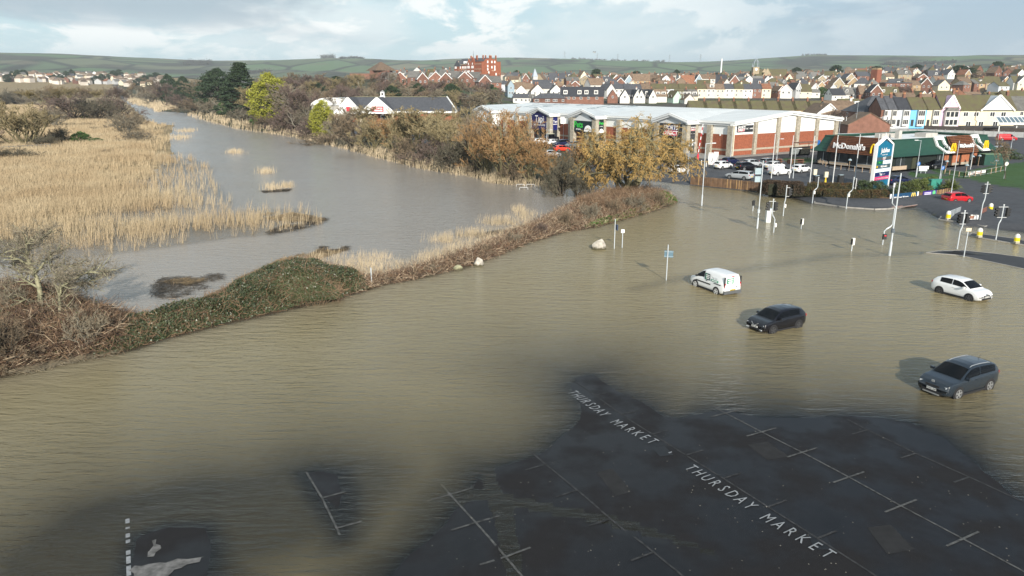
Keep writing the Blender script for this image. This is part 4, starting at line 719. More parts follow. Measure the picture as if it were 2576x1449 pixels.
def retail():
    t = thing('retail_park_building', 'long white-roofed retail building with three gabled shop entrances and stone pillars', 'shop building', (49.1, 165.6, 0.5), math.radians(33.7))
    E, RDG, W_, Ln = 7.55, 9.5, 39.5, 107.0; blocks = [(10.1, 20.7), (42.7, 53.6), (63.2, 74.0), (95.0, 105.6)]; P_ = 3.7
    segs = []; y = 0.0
    for a, b in blocks: segs.append((y, a)); y = b
    segs.append((y, Ln)); ref = [(0.0, 0.9), (5.6, 6.9), (23.4, 24.7), (29.8, 31.2), (36.5, 37.9), (57.0, 58.4), (77.6, 79.0), (84.4, 85.8), (91.2, 92.6)]
    def wall_run(x, ya, yb, n):     # a piece of the front facing -x
        for nm, m, z0, z1, o in (('brick_plinth', brick, 0, 1.12, 0), ('stone_band', band, 1.12, 1.55, -0.04), ('brick_panel', brick, 1.55, 4.75, 0), ('white_panel', white, 4.75, 6.75, -0.02)): local_box(t, nm, m, x + o, x + 0.3, ya, yb, z0, z1)
    for a, b in segs: wall_run(0, a, b, 0); local_box(t, 'fascia', fasc, -0.45, 0.32, a, b, 6.75, 7.18); local_box(t, 'gutter', white, -0.7, 0.34, a, b, 7.18, 7.6)
    for a, b in ref: local_box(t, 'stone_pillar', stone, -0.75, 0.05, a, b, 0, 6.75)
    local_box(t, 'stone_pillar', stone, -0.75, -0.04, -0.6, -0.002, 0, 6.75)
    # end gable, facing the sun
    def top(x): return E + (RDG - E) * (1 - abs(x - 19.75) / 19.75)
    cuts = [0, 7.4, 15.5, 22.8, 30.3, W_]
    for a, b in zip(cuts[:-1], cuts[1:]):
        for nm, m, z0, z1, o in (('brick_plinth', brick, 0, 1.12, 0), ('stone_band', band, 1.12, 1.55, -0.04), ('brick_panel', brick, 1.55, 4.75, 0)): local_box(t, nm, m, a, b, o, 0.3, z0, z1)
        xs = [a] + ([19.75] if a < 19.75 < b else []) + [b]; pts = [(a, -0.02, 4.75), (b, -0.02, 4.75)] + [(x, -0.02, top(x) - 0.75) for x in reversed(xs)]; MB().slab(pts, (0, 0.3, 0)).build('white_panel', white, t)
    for c, w in ((7.4, 0.95), (15.5, 1.1), (22.8, 1.2), (30.3, 1.05), (38.2, 1.2)): z = top(c) - 0.72; local_box(t, 'stone_pillar', stone, c - w / 2, c + w / 2, -0.55, 0.05, 0, z)
    for x0, x1 in ((-0.7, 19.75), (19.75, 40.2)):
        MB().slab([(x0, -0.6, top(x0) - 0.78), (x1, -0.6, top(x1) - 0.78), (x1, -0.6, top(x1) - 0.36), (x0, -0.6, top(x0) - 0.36)], (0, 0.9, 0)).build('gable_fascia', white, t)
        MB().slab([(x0, -0.95, top(x0) - 0.36), (x1, -0.95, top(x1) - 0.36), (x1, -0.95, top(x1) + 0.05), (x0, -0.95, top(x0) + 0.05)], (0, 1.2, 0)).build('gable_verge', white, t)
    local_box(t, 'back_wall', brick, W_ - 0.3, W_, 0.3, Ln, 0, E - 0.1); local_box(t, 'end_wall', white, 0.3, W_ - 0.3, Ln - 0.3, Ln, 0, E)
    # roof: front slope pieces between the cross gables, gable planes, back slope
    R_ = RDG + 0.06; yy = 0.0; mids = [(a + b) / 2 for a, b in blocks]; prev_m, prev_f = -0.9, -0.9; white_pts = []
    for (a, b), mdl in zip(blocks, mids):
        MB().slab([(-0.72, prev_f, E + 0.04), (-0.72, a, E + 0.04), (19.75, mdl, R_), (19.75, prev_m, R_)], (0, 0, 0.08)).build('roof_panel', roofw, t)
        ap, bk = (-P_ - 0.7, mdl, 9.1), (19.75, mdl, R_ + 0.02); rg_ = roofg if mdl > 30 else mat('pale_roof_sheet', (0.58, 0.61, 0.62), 0.5, 0.06, 0.4)
        for q in (a, b):
            s = 1 if q == a else -1; e0, e1 = (-P_ - 0.7, q - s * 0.55, E - 0.05), (-0.7, q - s * 0.1, E + 0.05)
            MB().slab([ap, bk, e1] if s > 0 else [bk, ap, e1], (0, 0, 0.09)).build('gable_roof', rg_, t); MB().slab([ap, e1, e0] if s > 0 else [e1, ap, e0], (0, 0, 0.09)).build('gable_roof', rg_, t)
            # raked fascia of the entrance gable, two stepped bands
            for nm, d0, d1, o, m in (('gable_fascia', -0.42, 0.1, 0.7, white if s > 0 else fasc), ('gable_soffit', -0.85, -0.42, 0.45, fasc)):
                MB().slab([(-P_ - o, mdl, 9.1 + d0), (-P_ - o, q - s * 0.5, E - 0.05 + d0), (-P_ - o, q - s * 0.5, E - 0.05 + d1), (-P_ - o, mdl, 9.1 + d1)], (0.5, 0, 0)).build(nm, m, t)
        prev_m, prev_f = mdl, b
    MB().slab([(-0.72, prev_f, E + 0.04), (-0.72, Ln + 0.4, E + 0.04), (19.75, Ln + 0.4, R_), (19.75, prev_m, R_)], (0, 0, 0.08)).build('roof_panel', roofw, t)
    MB().slab([(40.2, Ln + 0.4, E + 0.04), (40.2, -0.9, E + 0.04), (19.75, -0.9, R_), (19.75, Ln + 0.4, R_)], (0, 0, 0.08)).build('roof_panel', roofw, t)
    rg = np.random.default_rng(5)
    for k in range(46):         # dulled rooflights on the far older roofs
        yv = rg.uniform(50, 104); xv = rg.uniform(7, 17); z = E + (R_ - E) * (xv + 0.72) / 20.47 + 0.13
        MB().slab([(xv, yv, z), (xv, yv + 0.9, z), (xv + 2.6, yv + 0.9, z + 0.25), (xv + 2.6, yv, z + 0.25)], (0, 0, 0.04)).build('rooflight', mat('dull_rooflight', (0.30, 0.36, 0.39), 0.5, 0.2, 1), t)
    # entrance blocks
    for i, (a, b) in enumerate(blocks):
        x = -P_; md = (a + b) / 2
        sm = [darkp, blk, navy, white][i]; gm_ = [fasc, fasc, navy, fasc][i]
        local_box(t, 'stone_pillar', stone, x - 0.1, x + 1.0, a, a + 1.5, 0, E - 0.85); local_box(t, 'stone_pillar', stone, x - 0.1, x + 1.0, b - 1.5, b, 0, E - 0.85)
        z0 = [3.75, 3.2, 3.0, 3.4][i]; z1 = [6.75, 6.1, 6.7, 6.7][i]
        local_box(t, 'shop_sign', sm, x + 0.1, x + 0.35, a + 1.502, b - 1.502, z0, z1)
        MB().slab([(x + 0.14, a + 1.2, z1), (x + 0.14, md, 8.5), (x + 0.14, b - 1.2, z1)], (0.2, 0, 0)).build('gable_panel', gm_, t)
        local_box(t, 'shop_front', gls, x + 1.6, x + 1.75, a + 1.5, b - 1.5, 0, z0 + 0.3); local_box(t, 'soffit', darkp, x + 0.37, x + 1.6, a + 1.5, b - 1.5, z0 + 0.1, z0 + 0.3)
        for q in np.linspace(a + 2.3, b - 2.3, 5): local_box(t, 'mullion', blackm, x + 1.5, x + 1.6, q - 0.06, q + 0.06, 0, z0)
        if i == 0: local_box(t, 'entrance_portal', mat('maroon_portal', (0.09, 0.012, 0.02), 0.5, 0.1), x + 1.2, x + 1.5, a + 1.9, a + 4.6, 0, 2.6); local_box(t, 'poster', mat('poster_grey', (0.4, 0.35, 0.38), 0.6, 0.3, 8), x + 1.14, x + 1.2, a + 2.7, a + 3.5, 1.0, 2.1)
        if i == 1: local_box(t, 'poster_panel', mat('maroon_portal', (0, 0, 0)), x + 1.3, x + 1.5, b - 4.4, b - 2.4, 0, 3.2); local_box(t, 'stone_pier', stone, x + 0.9, x + 1.5, md - 1.6, md + 0.2, 0, 3.0)
        # return wall facing the sun
        local_box(t, 'stone_pillar', stone, x + 0.002, x + 1.1, a - 0.05, a + 0.5, 0, 6.7); local_box(t, 'stone_pillar', stone, -0.95, -0.05, a - 0.05, a + 0.5, 0, 6.7)
        rs = [mat('charcoal_side', (0.055, 0.058, 0.065), 0.5, 0.05), blk, dkblue, white][i]; rz0 = [3.6, 3.0, 2.9, 3.0][i]
        local_box(t, 'side_sign', rs, x + 1.102, -0.952, a + 0.02, a + 0.3, rz0, 6.7); local_box(t, 'side_glass', gls if i else mat('graphic_panel', (0.05, 0.065, 0.07), 0.4, 0.1), x + 1.102, -0.952, a + 0.12, a + 0.3, 0, rz0)
        local_box(t, 'return_fascia', white, x - 0.4, 0.0, a - 0.62, a + 0.2, 6.72, 7.5)
    N_ = (-1, 0, 0)
    def front_text(s, size, m, yv, z, i, **k): return put_text(s, size, m, t, (-P_ + 0.06 - k.pop('off', 0), yv, z), (0, -1, 0), (0, 0, 1), **k)
    a, b = blocks[0]; md = (a + b) / 2; x = -P_ + 0.1
    local_box(t, 'sign_board', dkblue, x - 0.06, x, md - 1.9, md + 2.0, 5.2, 6.35); local_box(t, 'sign_board', redp, x - 0.06, x, md - 2.1, md + 2.2, 3.95, 5.15)
    front_text('SPORTS', 1.35, wht, md + 0.05, 5.74, 0, bold=0.035, shear=0.18, off=0.04); front_text('DIRECT', 1.35, wht, md + 0.05, 4.53, 0, bold=0.035, shear=0.18, off=0.04)
    def side_text(s, size, m, y, xc, z, **k): return put_text(s, size, m, t, (xc, y - 0.03, z), (1, 0, 0), (0, 0, 1), **k)
    xm = (-P_ + 1.1 - 0.95) / 2; local_box(t, 'sign_board', redp, xm - 0.72, xm + 0.72, a - 0.02, a + 0.02, 5.25, 5.7); side_text('SPORTS', 0.45, wht, a - 0.02, xm, 5.95, bold=0.012, shear=0.18); side_text('DIRECT', 0.45, wht, a - 0.02, xm, 5.47, bold=0.012, shear=0.18)
    for q, s in ((xm - 0.4, 'USC'), (xm + 0.4, 'GAME')): local_box(t, 'sign_board', blackm, q - 0.35, q + 0.35, a - 0.02, a + 0.02, 4.2, 4.95); side_text(s, 0.26, wht, a - 0.02, q, 4.55)
    for q in (0.9, 1.9, 2.8): MB().slab([(xm - 0.1, a + 0.1, q), (xm + 0.5, a + 0.1, q), (xm + 0.2, a + 0.1, q + 0.5)], (0, -0.05, 0)).build('white_graphic', wht, t)
    a, b = blocks[1]; md = (a + b) / 2; front_text('Pets', 2.3, petsg, md + 2.0, 5.0, 1, bold=0.05); front_text('at home', 0.62, wht, md + 2.0, 3.85, 1, bold=0.02)
    MB().slab([(-P_ + 0.04, md - 3.8 + 3.3 * (0.5 + 0.5 * math.cos(q)), 3.3 + 1.7 * math.sin(q)) for q in np.linspace(0, PI, 14)] , (0.05, 0, 0)).build('sign_board', wht, t); front_text('Vets for Pets', 0.5, mat('dark_letters', (0.05, 0.1, 0.1), 0.5, 0), md - 2.15, 3.9, 1, off=0.06)
    side_text('Pets', 0.95, petsg, a, xm, 5.6, bold=0.02); side_text('at home', 0.3, wht, a, xm, 4.8, bold=0.01); MB().slab([(xm - 0.95, a, 3.1), (xm + 0.95, a, 3.1), (xm + 0.8, a, 3.7), (xm + 0.2, a, 4.2), (xm - 0.5, a, 4.0)], (0, -0.04, 0)).build('sign_board', wht, t)
    a, b = blocks[2]; md = (a + b) / 2; front_text('Tapi', 2.5, wht, md - 0.1, 5.9, 2, bold=0.03); front_text('CARPETS & FLOORS', 0.68, wht, md, 4.15, 2, bold=0.012)
    MB().tube([(-P_ + 0.05, md + 1.7 - 3.4 * q, 4.85 + 0.25 * abs(q - 0.5)) for q in np.linspace(0, 1, 7)], [0.03, 0.08, 0.1, 0.04, 0.1, 0.08, 0.03], 6).build('swoosh', wht, t)
    side_text('Tapi', 0.85, wht, a, xm, 5.3, bold=0.01); local_box(t, 'letter_strip', wht, xm - 0.75, xm + 0.75, a - 0.02, a + 0.02, 4.45, 4.6)
    local_box(t, 'banner', white, -3.3, -0.5, 94.9, 94.95, 2.6, 6.2)
    # sign on the end gable, steel door, lamps
    local_box(t, 'wall_sign', darkp, 1.2, 6.7, -0.14, -0.02, 5.25, 6.75)
    for s, q, z in (('SPORTS', 2.6, 6.3), ('DIRECT', 2.6, 5.72)): side_text(s, 0.72, wht, -0.18, q, z, bold=0.02, shear=0.18)
    local_box(t, 'sign_board', redp, 1.5, 3.75, -0.16, -0.14, 5.42, 6.0)
    for s, q in (('USC', 4.55), ('GAME', 5.95)): local_box(t, 'sign_board', blackm, q - 0.6, q + 0.6, -0.16, -0.14, 5.55, 6.45); side_text(s, 0.42, wht, -0.17, q, 6.0, bold=0.01)
    local_box(t, 'door', mat('blue_door', (0.01, 0.11, 0.36), 0.5, 0.05), 31.4, 32.65, -0.08, 0.05, 0, 2.35); local_box(t, 'downpipe', cream, -0.35, -0.2, -0.78, -0.62, 0, 6.6)
    for q in (3.3, 8.4, 26.8, 33.8): local_box(t, 'vent', white, -0.1, 0.0, q, q + 0.35, 4.4, 4.75)
retail()
def aprons():
    A = math.radians(33.7); g_, f_ = np.array([math.cos(A), math.sin(A)]), np.array([-math.sin(A), math.cos(A)]); o = np.array([49.1, 165.6]); pv = mat('shop_paving', (0.27, 0.255, 0.235), 0.85, 0.15, 1.2)
    def sheet(nm, x0, x1, y0, y1, z): P_ = [o + g_ * x + f_ * y for x, y in ((x0, y0), (x1, y0), (x1, y1), (x0, y1))]; MB().prism([tuple(p) for p in P_], z - 0.4, z).build(nm, pv, None, kind='structure')
    sheet('shop_pavement', -9.5, 0.2, -3.0, 106, 0.66); sheet('shop_pavement', 0.21, 41, -3.0, 0.2, 0.66)
aprons()
def old_store():
    # slate-roofed supermarket with a white gable and clock turret
    x0, _ = AT(878, 326, 4); x1, _ = AT(1150, 326, 4); xc, _ = AT(955, 326, 5); t = thing('supermarket_building', 'dark slate-roofed store with white gable, red sign and clock turret', 'shop building', (0, 326, 0.6)); hx = 17.0; ev, rd = 4.3, 10.3
    xl, xr = x0, x1; rh = 12.5
    MB().box(((xl + xr) / 2, 2 * rh / 2, ev / 2), (xr - xl - 0.6, 2 * rh - 0.8, ev)).build('wall', brick, t)
    MB().slab([(xl, -0.6, ev), (xr, -0.6, ev), (xr - 5.5, rh, rd), (xl + 0.6, rh, rd)], (0, 0, 0.16)).build('roof', slate, t); MB().slab([(xr, 2 * rh + 0.6, ev), (xl, 2 * rh + 0.6, ev), (xl + 0.6, rh, rd), (xr - 5.5, rh, rd)], (0, 0, 0.16)).build('roof', slate, t); MB().slab([(xr, -0.6, ev), (xr, 2 * rh + 0.6, ev), (xr - 5.5, rh, rd)], (0, 0, 0.16)).build('roof', slate, t)
    MB().beam((xr + 0.1, -0.7, ev + 0.2), (xr - 5.4, rh, rd + 0.25), 0.5, 0.35).build('verge', white, t); MB().beam((xl, rh, rd + 0.2), (xr - 5.5, rh, rd + 0.2), 0.5, 0.2).build('ridge_tiles', mat('ridge_moss', (0.2, 0.19, 0.12), 0.9, 0.2), t)
    MB().box(((xl + xr) / 2, -0.75, ev - 0.1), (xr - xl, 0.3, 0.75)).build('fascia', white, t)
    for c, w, sg in ((xc, 7.2, True), (xl + 1.0, 5.8, False)):
        MB().slab([(c - w, -5, ev - 0.6), (c + w, -5, ev - 0.6), (c, -5, rd - 0.1)], (0, 0.3, 0)).build('gable_panel', white, t)
        for s in (-1, 1): MB().slab([(c, -5.5, rd), (c + s * (w + 0.6), -5.5, ev - 0.75), (c + s * (w + 0.6), 2, ev - 0.75), (c, rh, rd)] if s > 0 else [(c + s * (w + 0.6), -5.5, ev - 0.75), (c, -5.5, rd), (c, rh, rd), (c + s * (w + 0.6), 2, ev - 0.75)], (0, 0, 0.2)).build('gable_roof', slate, t); MB().beam((c, -5.55, rd + 0.1), (c + s * (w + 0.6), -5.55, ev - 0.7), 0.15, 0.6).build('bargeboard', white, t)
        for s in (-1, 1): MB().box((c + s * (w - 0.8), -4.6, (ev - 0.6) / 2), (0.8, 0.8, ev - 0.6)).build('pillar', cream, t)
        MB().box((c, -5.1, ev + 1.3), (5.2 if sg else 1.9, 0.15, 2.2 if sg else 1.9)).build('sign', redp, t)
    put_text('The Range', 1.1, wht, t, (xc - 0.2, -5.2, ev + 1.75), (1, 0, 0), (0, 0, 1), bold=0.02); MB().box((xc + 0.3, -5.19, ev + 0.75), (3.6, .02, .5)).build('letter_strip', wht, t)
    for q, w in ((xc + 9.5, 4), (xc + 15, 2.5)): MB().box((q, 0.25, 1.7), (w, 0.1, 1.8)).build('window', redp, t)
    MB().box((xc + 3.5, -0.12, 1.4), (6, 0.3, 2.6)).build('shop_front', gls, t)
    b = MB().box((xc - 0.5, rh, rd + 1.1), (1.7, 1.7, 2.3)).build('clock_turret', white, t); MB().box((xc - 0.5, rh, rd + 0.1), (2.4, 2.4, 0.4)).build('turret_base', white, b); MB().box((xc - 0.5, rh, rd + 2.6), (2.0, 2.0, 0.75), 0, 0.1).build('turret_roof', mat('lead_grey', (0.3, 0.3, 0.3), 0.6, 0.1), b); MB().tube([(xc - 0.5, rh - 0.86, rd + 1.35), (xc - 0.5, rh - 0.9, rd + 1.35)], 0.5, 14).build('clock_face', blackm, b)
old_store()
def barrel_shed():
    x, y = AT(832, 345, 4); t = thing('barrel_roofed_shed', 'white barrel-roofed industrial building left of the slate-roofed store', 'building', (x, y, 0.6)); a = np.linspace(0.28, PI - 0.28, 11)
    prof = [(-9 * math.cos(q) / math.cos(0.28), 6.5 + 4.6 * (math.sin(q) - math.sin(0.28))) for q in a]; m = MB()
    m.slab([(p[0], 0, p[1]) for p in prof], (0, 30, 0)); m.build('roof', roofw, t); MB().box((0, 15, 3.2), (17.6, 29, 6.4)).build('wall', mat('grey_clad', (0.36, 0.35, 0.32), 0.7, 0.12), t)
    for p, q in zip(prof[:-1], prof[1:]): MB().beam((p[0], -0.3, p[1]), (q[0], -0.3, q[1]), 0.3, 0.5).build('roof_edge', white, t)
    t2 = thing('flat_roofed_shed', 'white flat-roofed building joined behind the slate-roofed store', 'building', (AT(890, 360, 4)[0], 360, 0.8)); MB().box((0, 6, 4), (32, 12, 8)).build('wall', white, t2); MB().box((0, 6, 8.15), (33, 13, 0.3)).build('roof', roofw, t2)
barrel_shed()
def college():
    x, y = AT(1212, 745, 20); z = zat(x, y) - 0.5; t = thing('red_brick_college', 'tall red brick Victorian college with ornate gables on the skyline', 'building', (x, y, z), math.radians(37))
    rb = mat('orange_brick', (0.27, 0.085, 0.04), 0.85, 0.18, 0.5); tr = mat('stone_trim', (0.62, 0.50, 0.36), 0.8, 0.1)
    def block(x0, x1, y0, y1, h, rh, m=rb, axis='y'):
        w = MB().box(((x0 + x1) / 2, (y0 + y1) / 2, h / 2), (x1 - x0, y1 - y0, h)).build('wall', m, t)
        if axis == 'y': c = (x0 + x1) / 2; MB().prism([(0, 0)], 0, 0) if False else None; r = MB().slab([(x0 - 0.4, y0 - 0.3, h), (c, y0 - 0.3, h + rh), (x1 + 0.4, y0 - 0.3, h)], (0, y1 - y0 + 0.6, 0))
        else: c = (y0 + y1) / 2; r = MB().slab([(x0 - 0.3, y0 - 0.4, h), (x0 - 0.3, c, h + rh), (x0 - 0.3, y1 + 0.4, h)], (x1 - x0 + 0.6, 0, 0))
        r.build('roof', slate, t); return w
    block(0.5, 15, 0.5, 46, 15, 5.5); block(0, 23, 0, 12, 17, 0.2, rb, 'x'); block(-1, 16, 36, 48, 13, 6, rb, 'x')
    # stepped sunny end with sloping parapets
    MB().slab([(0, -0.3, 0), (23, -0.3, 0), (23, -0.3, 11), (17, -0.3, 19), (12, -0.3, 19.6), (5, -0.3, 19.6), (0, -0.3, 14.5)], (0, 0.35, 0)).build('gable_wall', rb, t)
    MB().slab([(1, 0.6, 15), (6, 0.6, 19.2), (16, 0.6, 19.2), (22, 0.6, 12)], (0, 11, 0)).build('roof', slate, t)
    for yv, hh in ((15, 21.5), (22, 19.5), (40, 17)):
        MB().slab([(-0.6, yv - 3, 0), (-0.6, yv + 3, 0), (-0.6, yv + 3, hh - 5), (-0.6, yv + 1.9, hh - 2.2), (-0.6, yv + 1, hh - 1.8), (-0.6, yv, hh), (-0.6, yv - 1, hh - 1.8), (-0.6, yv - 1.9, hh - 2.2), (-0.6, yv - 3, hh - 5)], (1.4, 0, 0)).build('gable_bay', rb, t); MB().beam((-0.8, yv, hh), (-0.8, yv, hh + 0.9), 0.5, 0.5).build('finial', tr, t)
        for zz in (3, 7.5, 11.8):
            for q in (-1.5, 0, 1.5): MB().box((-0.72, yv + q, zz), (0.2, 1.0, 2.4)).build('window', wht, t)
        MB().box((-0.74, yv, 15.0), (0.2, 1.1, 2)).build('window', wht, t)
    for yv in (3, 5.5, 8, 27, 29.5, 32, 34.5, 36.5, 44, 46):
        for zz in (3, 7.5, 11.8): MB().box((0.35 if yv < 36 else -1.05, yv, zz), (0.5, 1.1, 2.4)).build('window', wht, t)
    for zz in (5.4, 9.8, 14.6): MB().box((0.1, 24, zz), (0.9, 47, 0.35)).build('string_course', tr, t)
    for xv, zz in ((7, 16.5), (12, 16.5), (15.5, 16.5), (7, 9.5), (8.2, 6.5), (12, 11.5), (15.5, 9.5), (15.5, 12), (7, 12.5), (17, 5)): MB().box((xv, -0.42, zz), (1.3, 0.3, 2.2)).build('window', wht, t)
    MB().box((13.5, -0.42, 8.2), (3, 0.25, 0.4)).build('string_course', tr, t)
    for xv, yv in ((6, 6), (9, 6), (14, 6), (17, 8), (8, 20), (8, 30), (3, 12), (20, 4)): c = MB().box((xv, yv, 20.6), (1.1, 1.1, 4.5)).build('chimney', rb, t); MB().box((xv, yv, 23.0), (0.7, 0.7, 0.7)).build('chimney_pot', tr, c)
    MB().tube([(8, 26, 20), (8, 26, 28)], [0.4, 0.05], 6).build('spirelet', slate, t)
    for yv in (27, 32): MB().box((1.5, yv, 16.6), (2.2, 2.0, 2.2)).build('dormer', wht, t)
college()
def mcd():
    A = math.radians(29); t = thing('restaurant_building', 'fast food restaurant with green mansard roof, brown slats and golden arches', 'restaurant', (70.5, 136.6, 0.5), A); Wd, Dp = 32.5, 17.0
    grn = mat('green_roof', (0.012, 0.055, 0.038), 0.55, 0.12, 1.5, 0.2, 6); brn = mat('brown_slats', (0.16, 0.062, 0.03), 0.6, 0.2, 3); dk = mat('dark_green_wall', (0.012, 0.018, 0.015), 0.6, 0.1); tan = mat('tan_brick', (0.42, 0.33, 0.24), 0.8, 0.12, 3); orb = mat('orange_brick_panel', (0.36, 0.13, 0.065), 0.8, 0.15, 3)
    MB().box((Wd / 2, Dp / 2, 1.5), (Wd - 0.4, Dp - 0.4, 3.0)).build('wall', dk, t)
    ring = [(-1.0, 2.65), (-0.35, 3.05), (0.35, 3.9), (1.0, 5.55)]
    def corners(o): return [(o, o), (Wd - o, o), (Wd - o, Dp - o), (o, Dp - o)]
    m = MB(); vs_ = []
    for o, z in ring: vs_ += [(x, y, z) for x, y in corners(o)]
    fs = [(i * 4 + k, i * 4 + (k + 1) % 4, i * 4 + 4 + (k + 1) % 4, i * 4 + 4 + k) for i in range(3) for k in range(4)] + [(3, 2, 1, 0)]
    m.add(vs_, fs); m.build('mansard_roof', grn, t); MB().box((Wd / 2, Dp / 2, 5.05), (Wd - 2.3, Dp - 2.3, 0.15)).build('flat_roof', white, t); MB().prism(corners(-0.6), 2.5, 2.62).build('soffit', dk, t)
    for k, (a, b) in enumerate((((1.0, 1.0), (Wd - 1.0, 1.0)), ((Wd - 1.0, 1.0), (Wd - 1.0, Dp - 1.0)), ((Wd - 1, Dp - 1), (1, Dp - 1)), ((1, Dp - 1), (1, 1)))): MB().beam((*a, 5.55), (*b, 5.55), 0.2, 0.24).build('roof_kerb', grn, t)
    for c, s in (((9, 9, 5.6), (2.2, 1.6, 1.1)), ((14, 11, 5.5), (3, 2, 0.9)), ((22, 8, 5.5), (4, 2.4, 0.9)), ((12, 7.5, 5.9), (0.9, 0.9, 1.6))): MB().box(c, s).build('roof_unit', conc, t)
    # slatted sign panels standing clear of the roof slope
    def slats(face, a, b, n=11):
        for k in range(n):
            q = k / (n - 1); z = 2.75 + 2.95 * q; o = -1.15 + 1.95 * q ** 1.25 - 0.22
            if face == 'x': MB().box((o, (a + b) / 2, z), (0.16, b - a, 0.2)).build('slat', brn, t)
            else: MB().box(((a + b) / 2, o, z), (b - a, 0.16, 0.2)).build('slat', brn, t)
        for q in np.linspace(a, b, 5):
            p0, p1 = (-1.2, 2.65), (0.75, 5.8)
            (MB().beam((p0[0] + 0.14, q, p0[1]), (p1[0] + 0.14, q, p1[1]), 0.16, 0.16) if face == 'x' else MB().beam((q, p0[0] + 0.14, p0[1]), (q, p1[0] + 0.14, p1[1]), 0.16, 0.16)).build('slat_bracket', brn, t)
        pts = [(-0.88, 2.7), (0.25, 3.9), (0.9, 5.7)]
        for (o0, z0), (o1, z1) in zip(pts[:-1], pts[1:]):
            q = [(o0, a, z0), (o0, b, z0), (o1, b, z1), (o1, a, z1)]; MB().slab([(p if face == 'x' else (p[1], p[0], p[2])) for p in q], (0, 0, -0.06)).build('slat_backing', mat('slat_back', (0.06, 0.024, 0.014), 0.7, 0.1), t)
    slats('x', 1.6, 13.4); slats('y', 17.3, 25.0)
    put_text("McDonald's", 1.5, wht, t, (-1.25, 8.6, 3.95), (0, -1, 0), (0, 0, 1), bold=0.035, ext=0.07); put_text("McDonald's", 1.0, wht, t, (21.0, -1.2, 3.95), (1, 0, 0), (0, 0, 1), bold=0.025, ext=0.06)
    def arches(fn, w, h, r):
        for s in (-1, 1): MB().tube([fn(s * w * 0.25 + w * 0.25 * math.cos(a) * (1 if s < 0 else 1), h * math.sin(a) ** 0.75) for a in np.linspace(0.02, PI - 0.02, 13)], [r] * 13, 6).build('golden_arch', yel, t)
    arches(lambda u, z: (-1.3, 2.9 - u, 2.95 + z), 1.7, 1.75, 0.17); arches(lambda u, z: (16.6 + u, -1.25, 2.95 + z), 1.35, 1.55, 0.14); arches(lambda u, z: (27.6 + u, -1.25, 3.1 + z), 1.35, 1.55, 0.14)
    def frame(xa, xb):
        out = [(xa, 0.95, 5.75), (xb - 0.6, 0.95, 5.75), (xb - 0.2, 0.35, 4.3), (xb + 1.2, -1.05, 2.6), (xa + 1.9, -1.05, 2.6), (xa + 0.5, 0.35, 4.0)]
        inn = [(xa + 0.7, 0.75, 5.1), (xb - 0.9, 0.75, 5.1), (xb - 0.7, 0.4, 4.3), (xb + 0.1, -0.55, 3.05), (xa + 2.2, -0.55, 3.05), (xa + 1.1, 0.4, 4.0)]
        o = Vector((0, -0.3, 0.12)); V_ = [Vector(p) + o for p in out] + [Vector(p) + o for p in inn] + [Vector(p) for p in out] + [Vector(p) for p in inn]; F_ = []
        for k in range(6): q = (k + 1) % 6; F_ += [(k, q, 6 + q, 6 + k), (12 + k, 12 + q, q, k), (6 + k, 6 + q, 18 + q, 18 + k)]
        MB().add(V_, F_).build('white_frame', white, t)
    frame(12.9, 16.4); frame(25.0, 28.2)
    # walls below: windows, brick piers
    for y0, y1 in ((14.2, 16.2), (9.5, 13.4), (3.2, 7.2)): w = local_box(t, 'window', gls, 0.1, 0.19, y0, y1, 0.75, 2.4); local_box(w, 'sill', metal, 0.02, 0.1, y0, y1, 0.68, 0.75); local_box(w, 'mullion', metal, 0.05, 0.1, (y0 + y1) / 2 - 0.05, (y0 + y1) / 2 + 0.05, 0.75, 2.4); local_box(t, 'brick_base', tan, 0.0, 0.18, y0 - 0.2, y1 + 0.2, 0, 0.66)
    local_box(t, 'entrance_door', gls, 0.08, 0.19, 7.6, 9.1, 0.05, 2.3)
    for x0, x1, m in ((0.4, 4.6, tan), (19.0, 21.2, orb), (22.0, 24.6, orb), (26.2, 27.2, orb), (16.2, 17.6, orb)): local_box(t, 'brick_panel', m, x0, x1, 0.0, 0.18, 0.0, 0.8 if m is tan else 2.6)
    for x0, x1 in ((19.0, 21.2), (22.0, 24.6)): local_box(t, 'stone_strip', band, x0, x1, -0.03, 0.02, 0.1, 0.6)
    for x0, x1 in ((1.2, 4.0), (13.8, 15.6), (24.8, 26.0)): w = local_box(t, 'window', gls, x0, x1, 0.08, 0.19, 0.85, 2.4); local_box(w, 'mullion', metal, (x0 + x1) / 2 - 0.05, (x0 + x1) / 2 + 0.05, 0.02, 0.08, 0.85, 2.4)
    local_box(t, 'service_door', mat('olive_door', (0.045, 0.05, 0.03), 0.6, 0.1), 6.2, 7.4, 0.1, 0.19, 0.0, 2.2); MB().prism([(-2.5, -2.0), (Wd + 1, -2.0), (Wd + 1, -0.02), (0, -0.02), (0, Dp), (-2.5, Dp)], -0.02, 0.1).build('paved_apron', mat('pale_paving', (0.36, 0.32, 0.27), 0.8, 0.15, 2), t)
mcd()
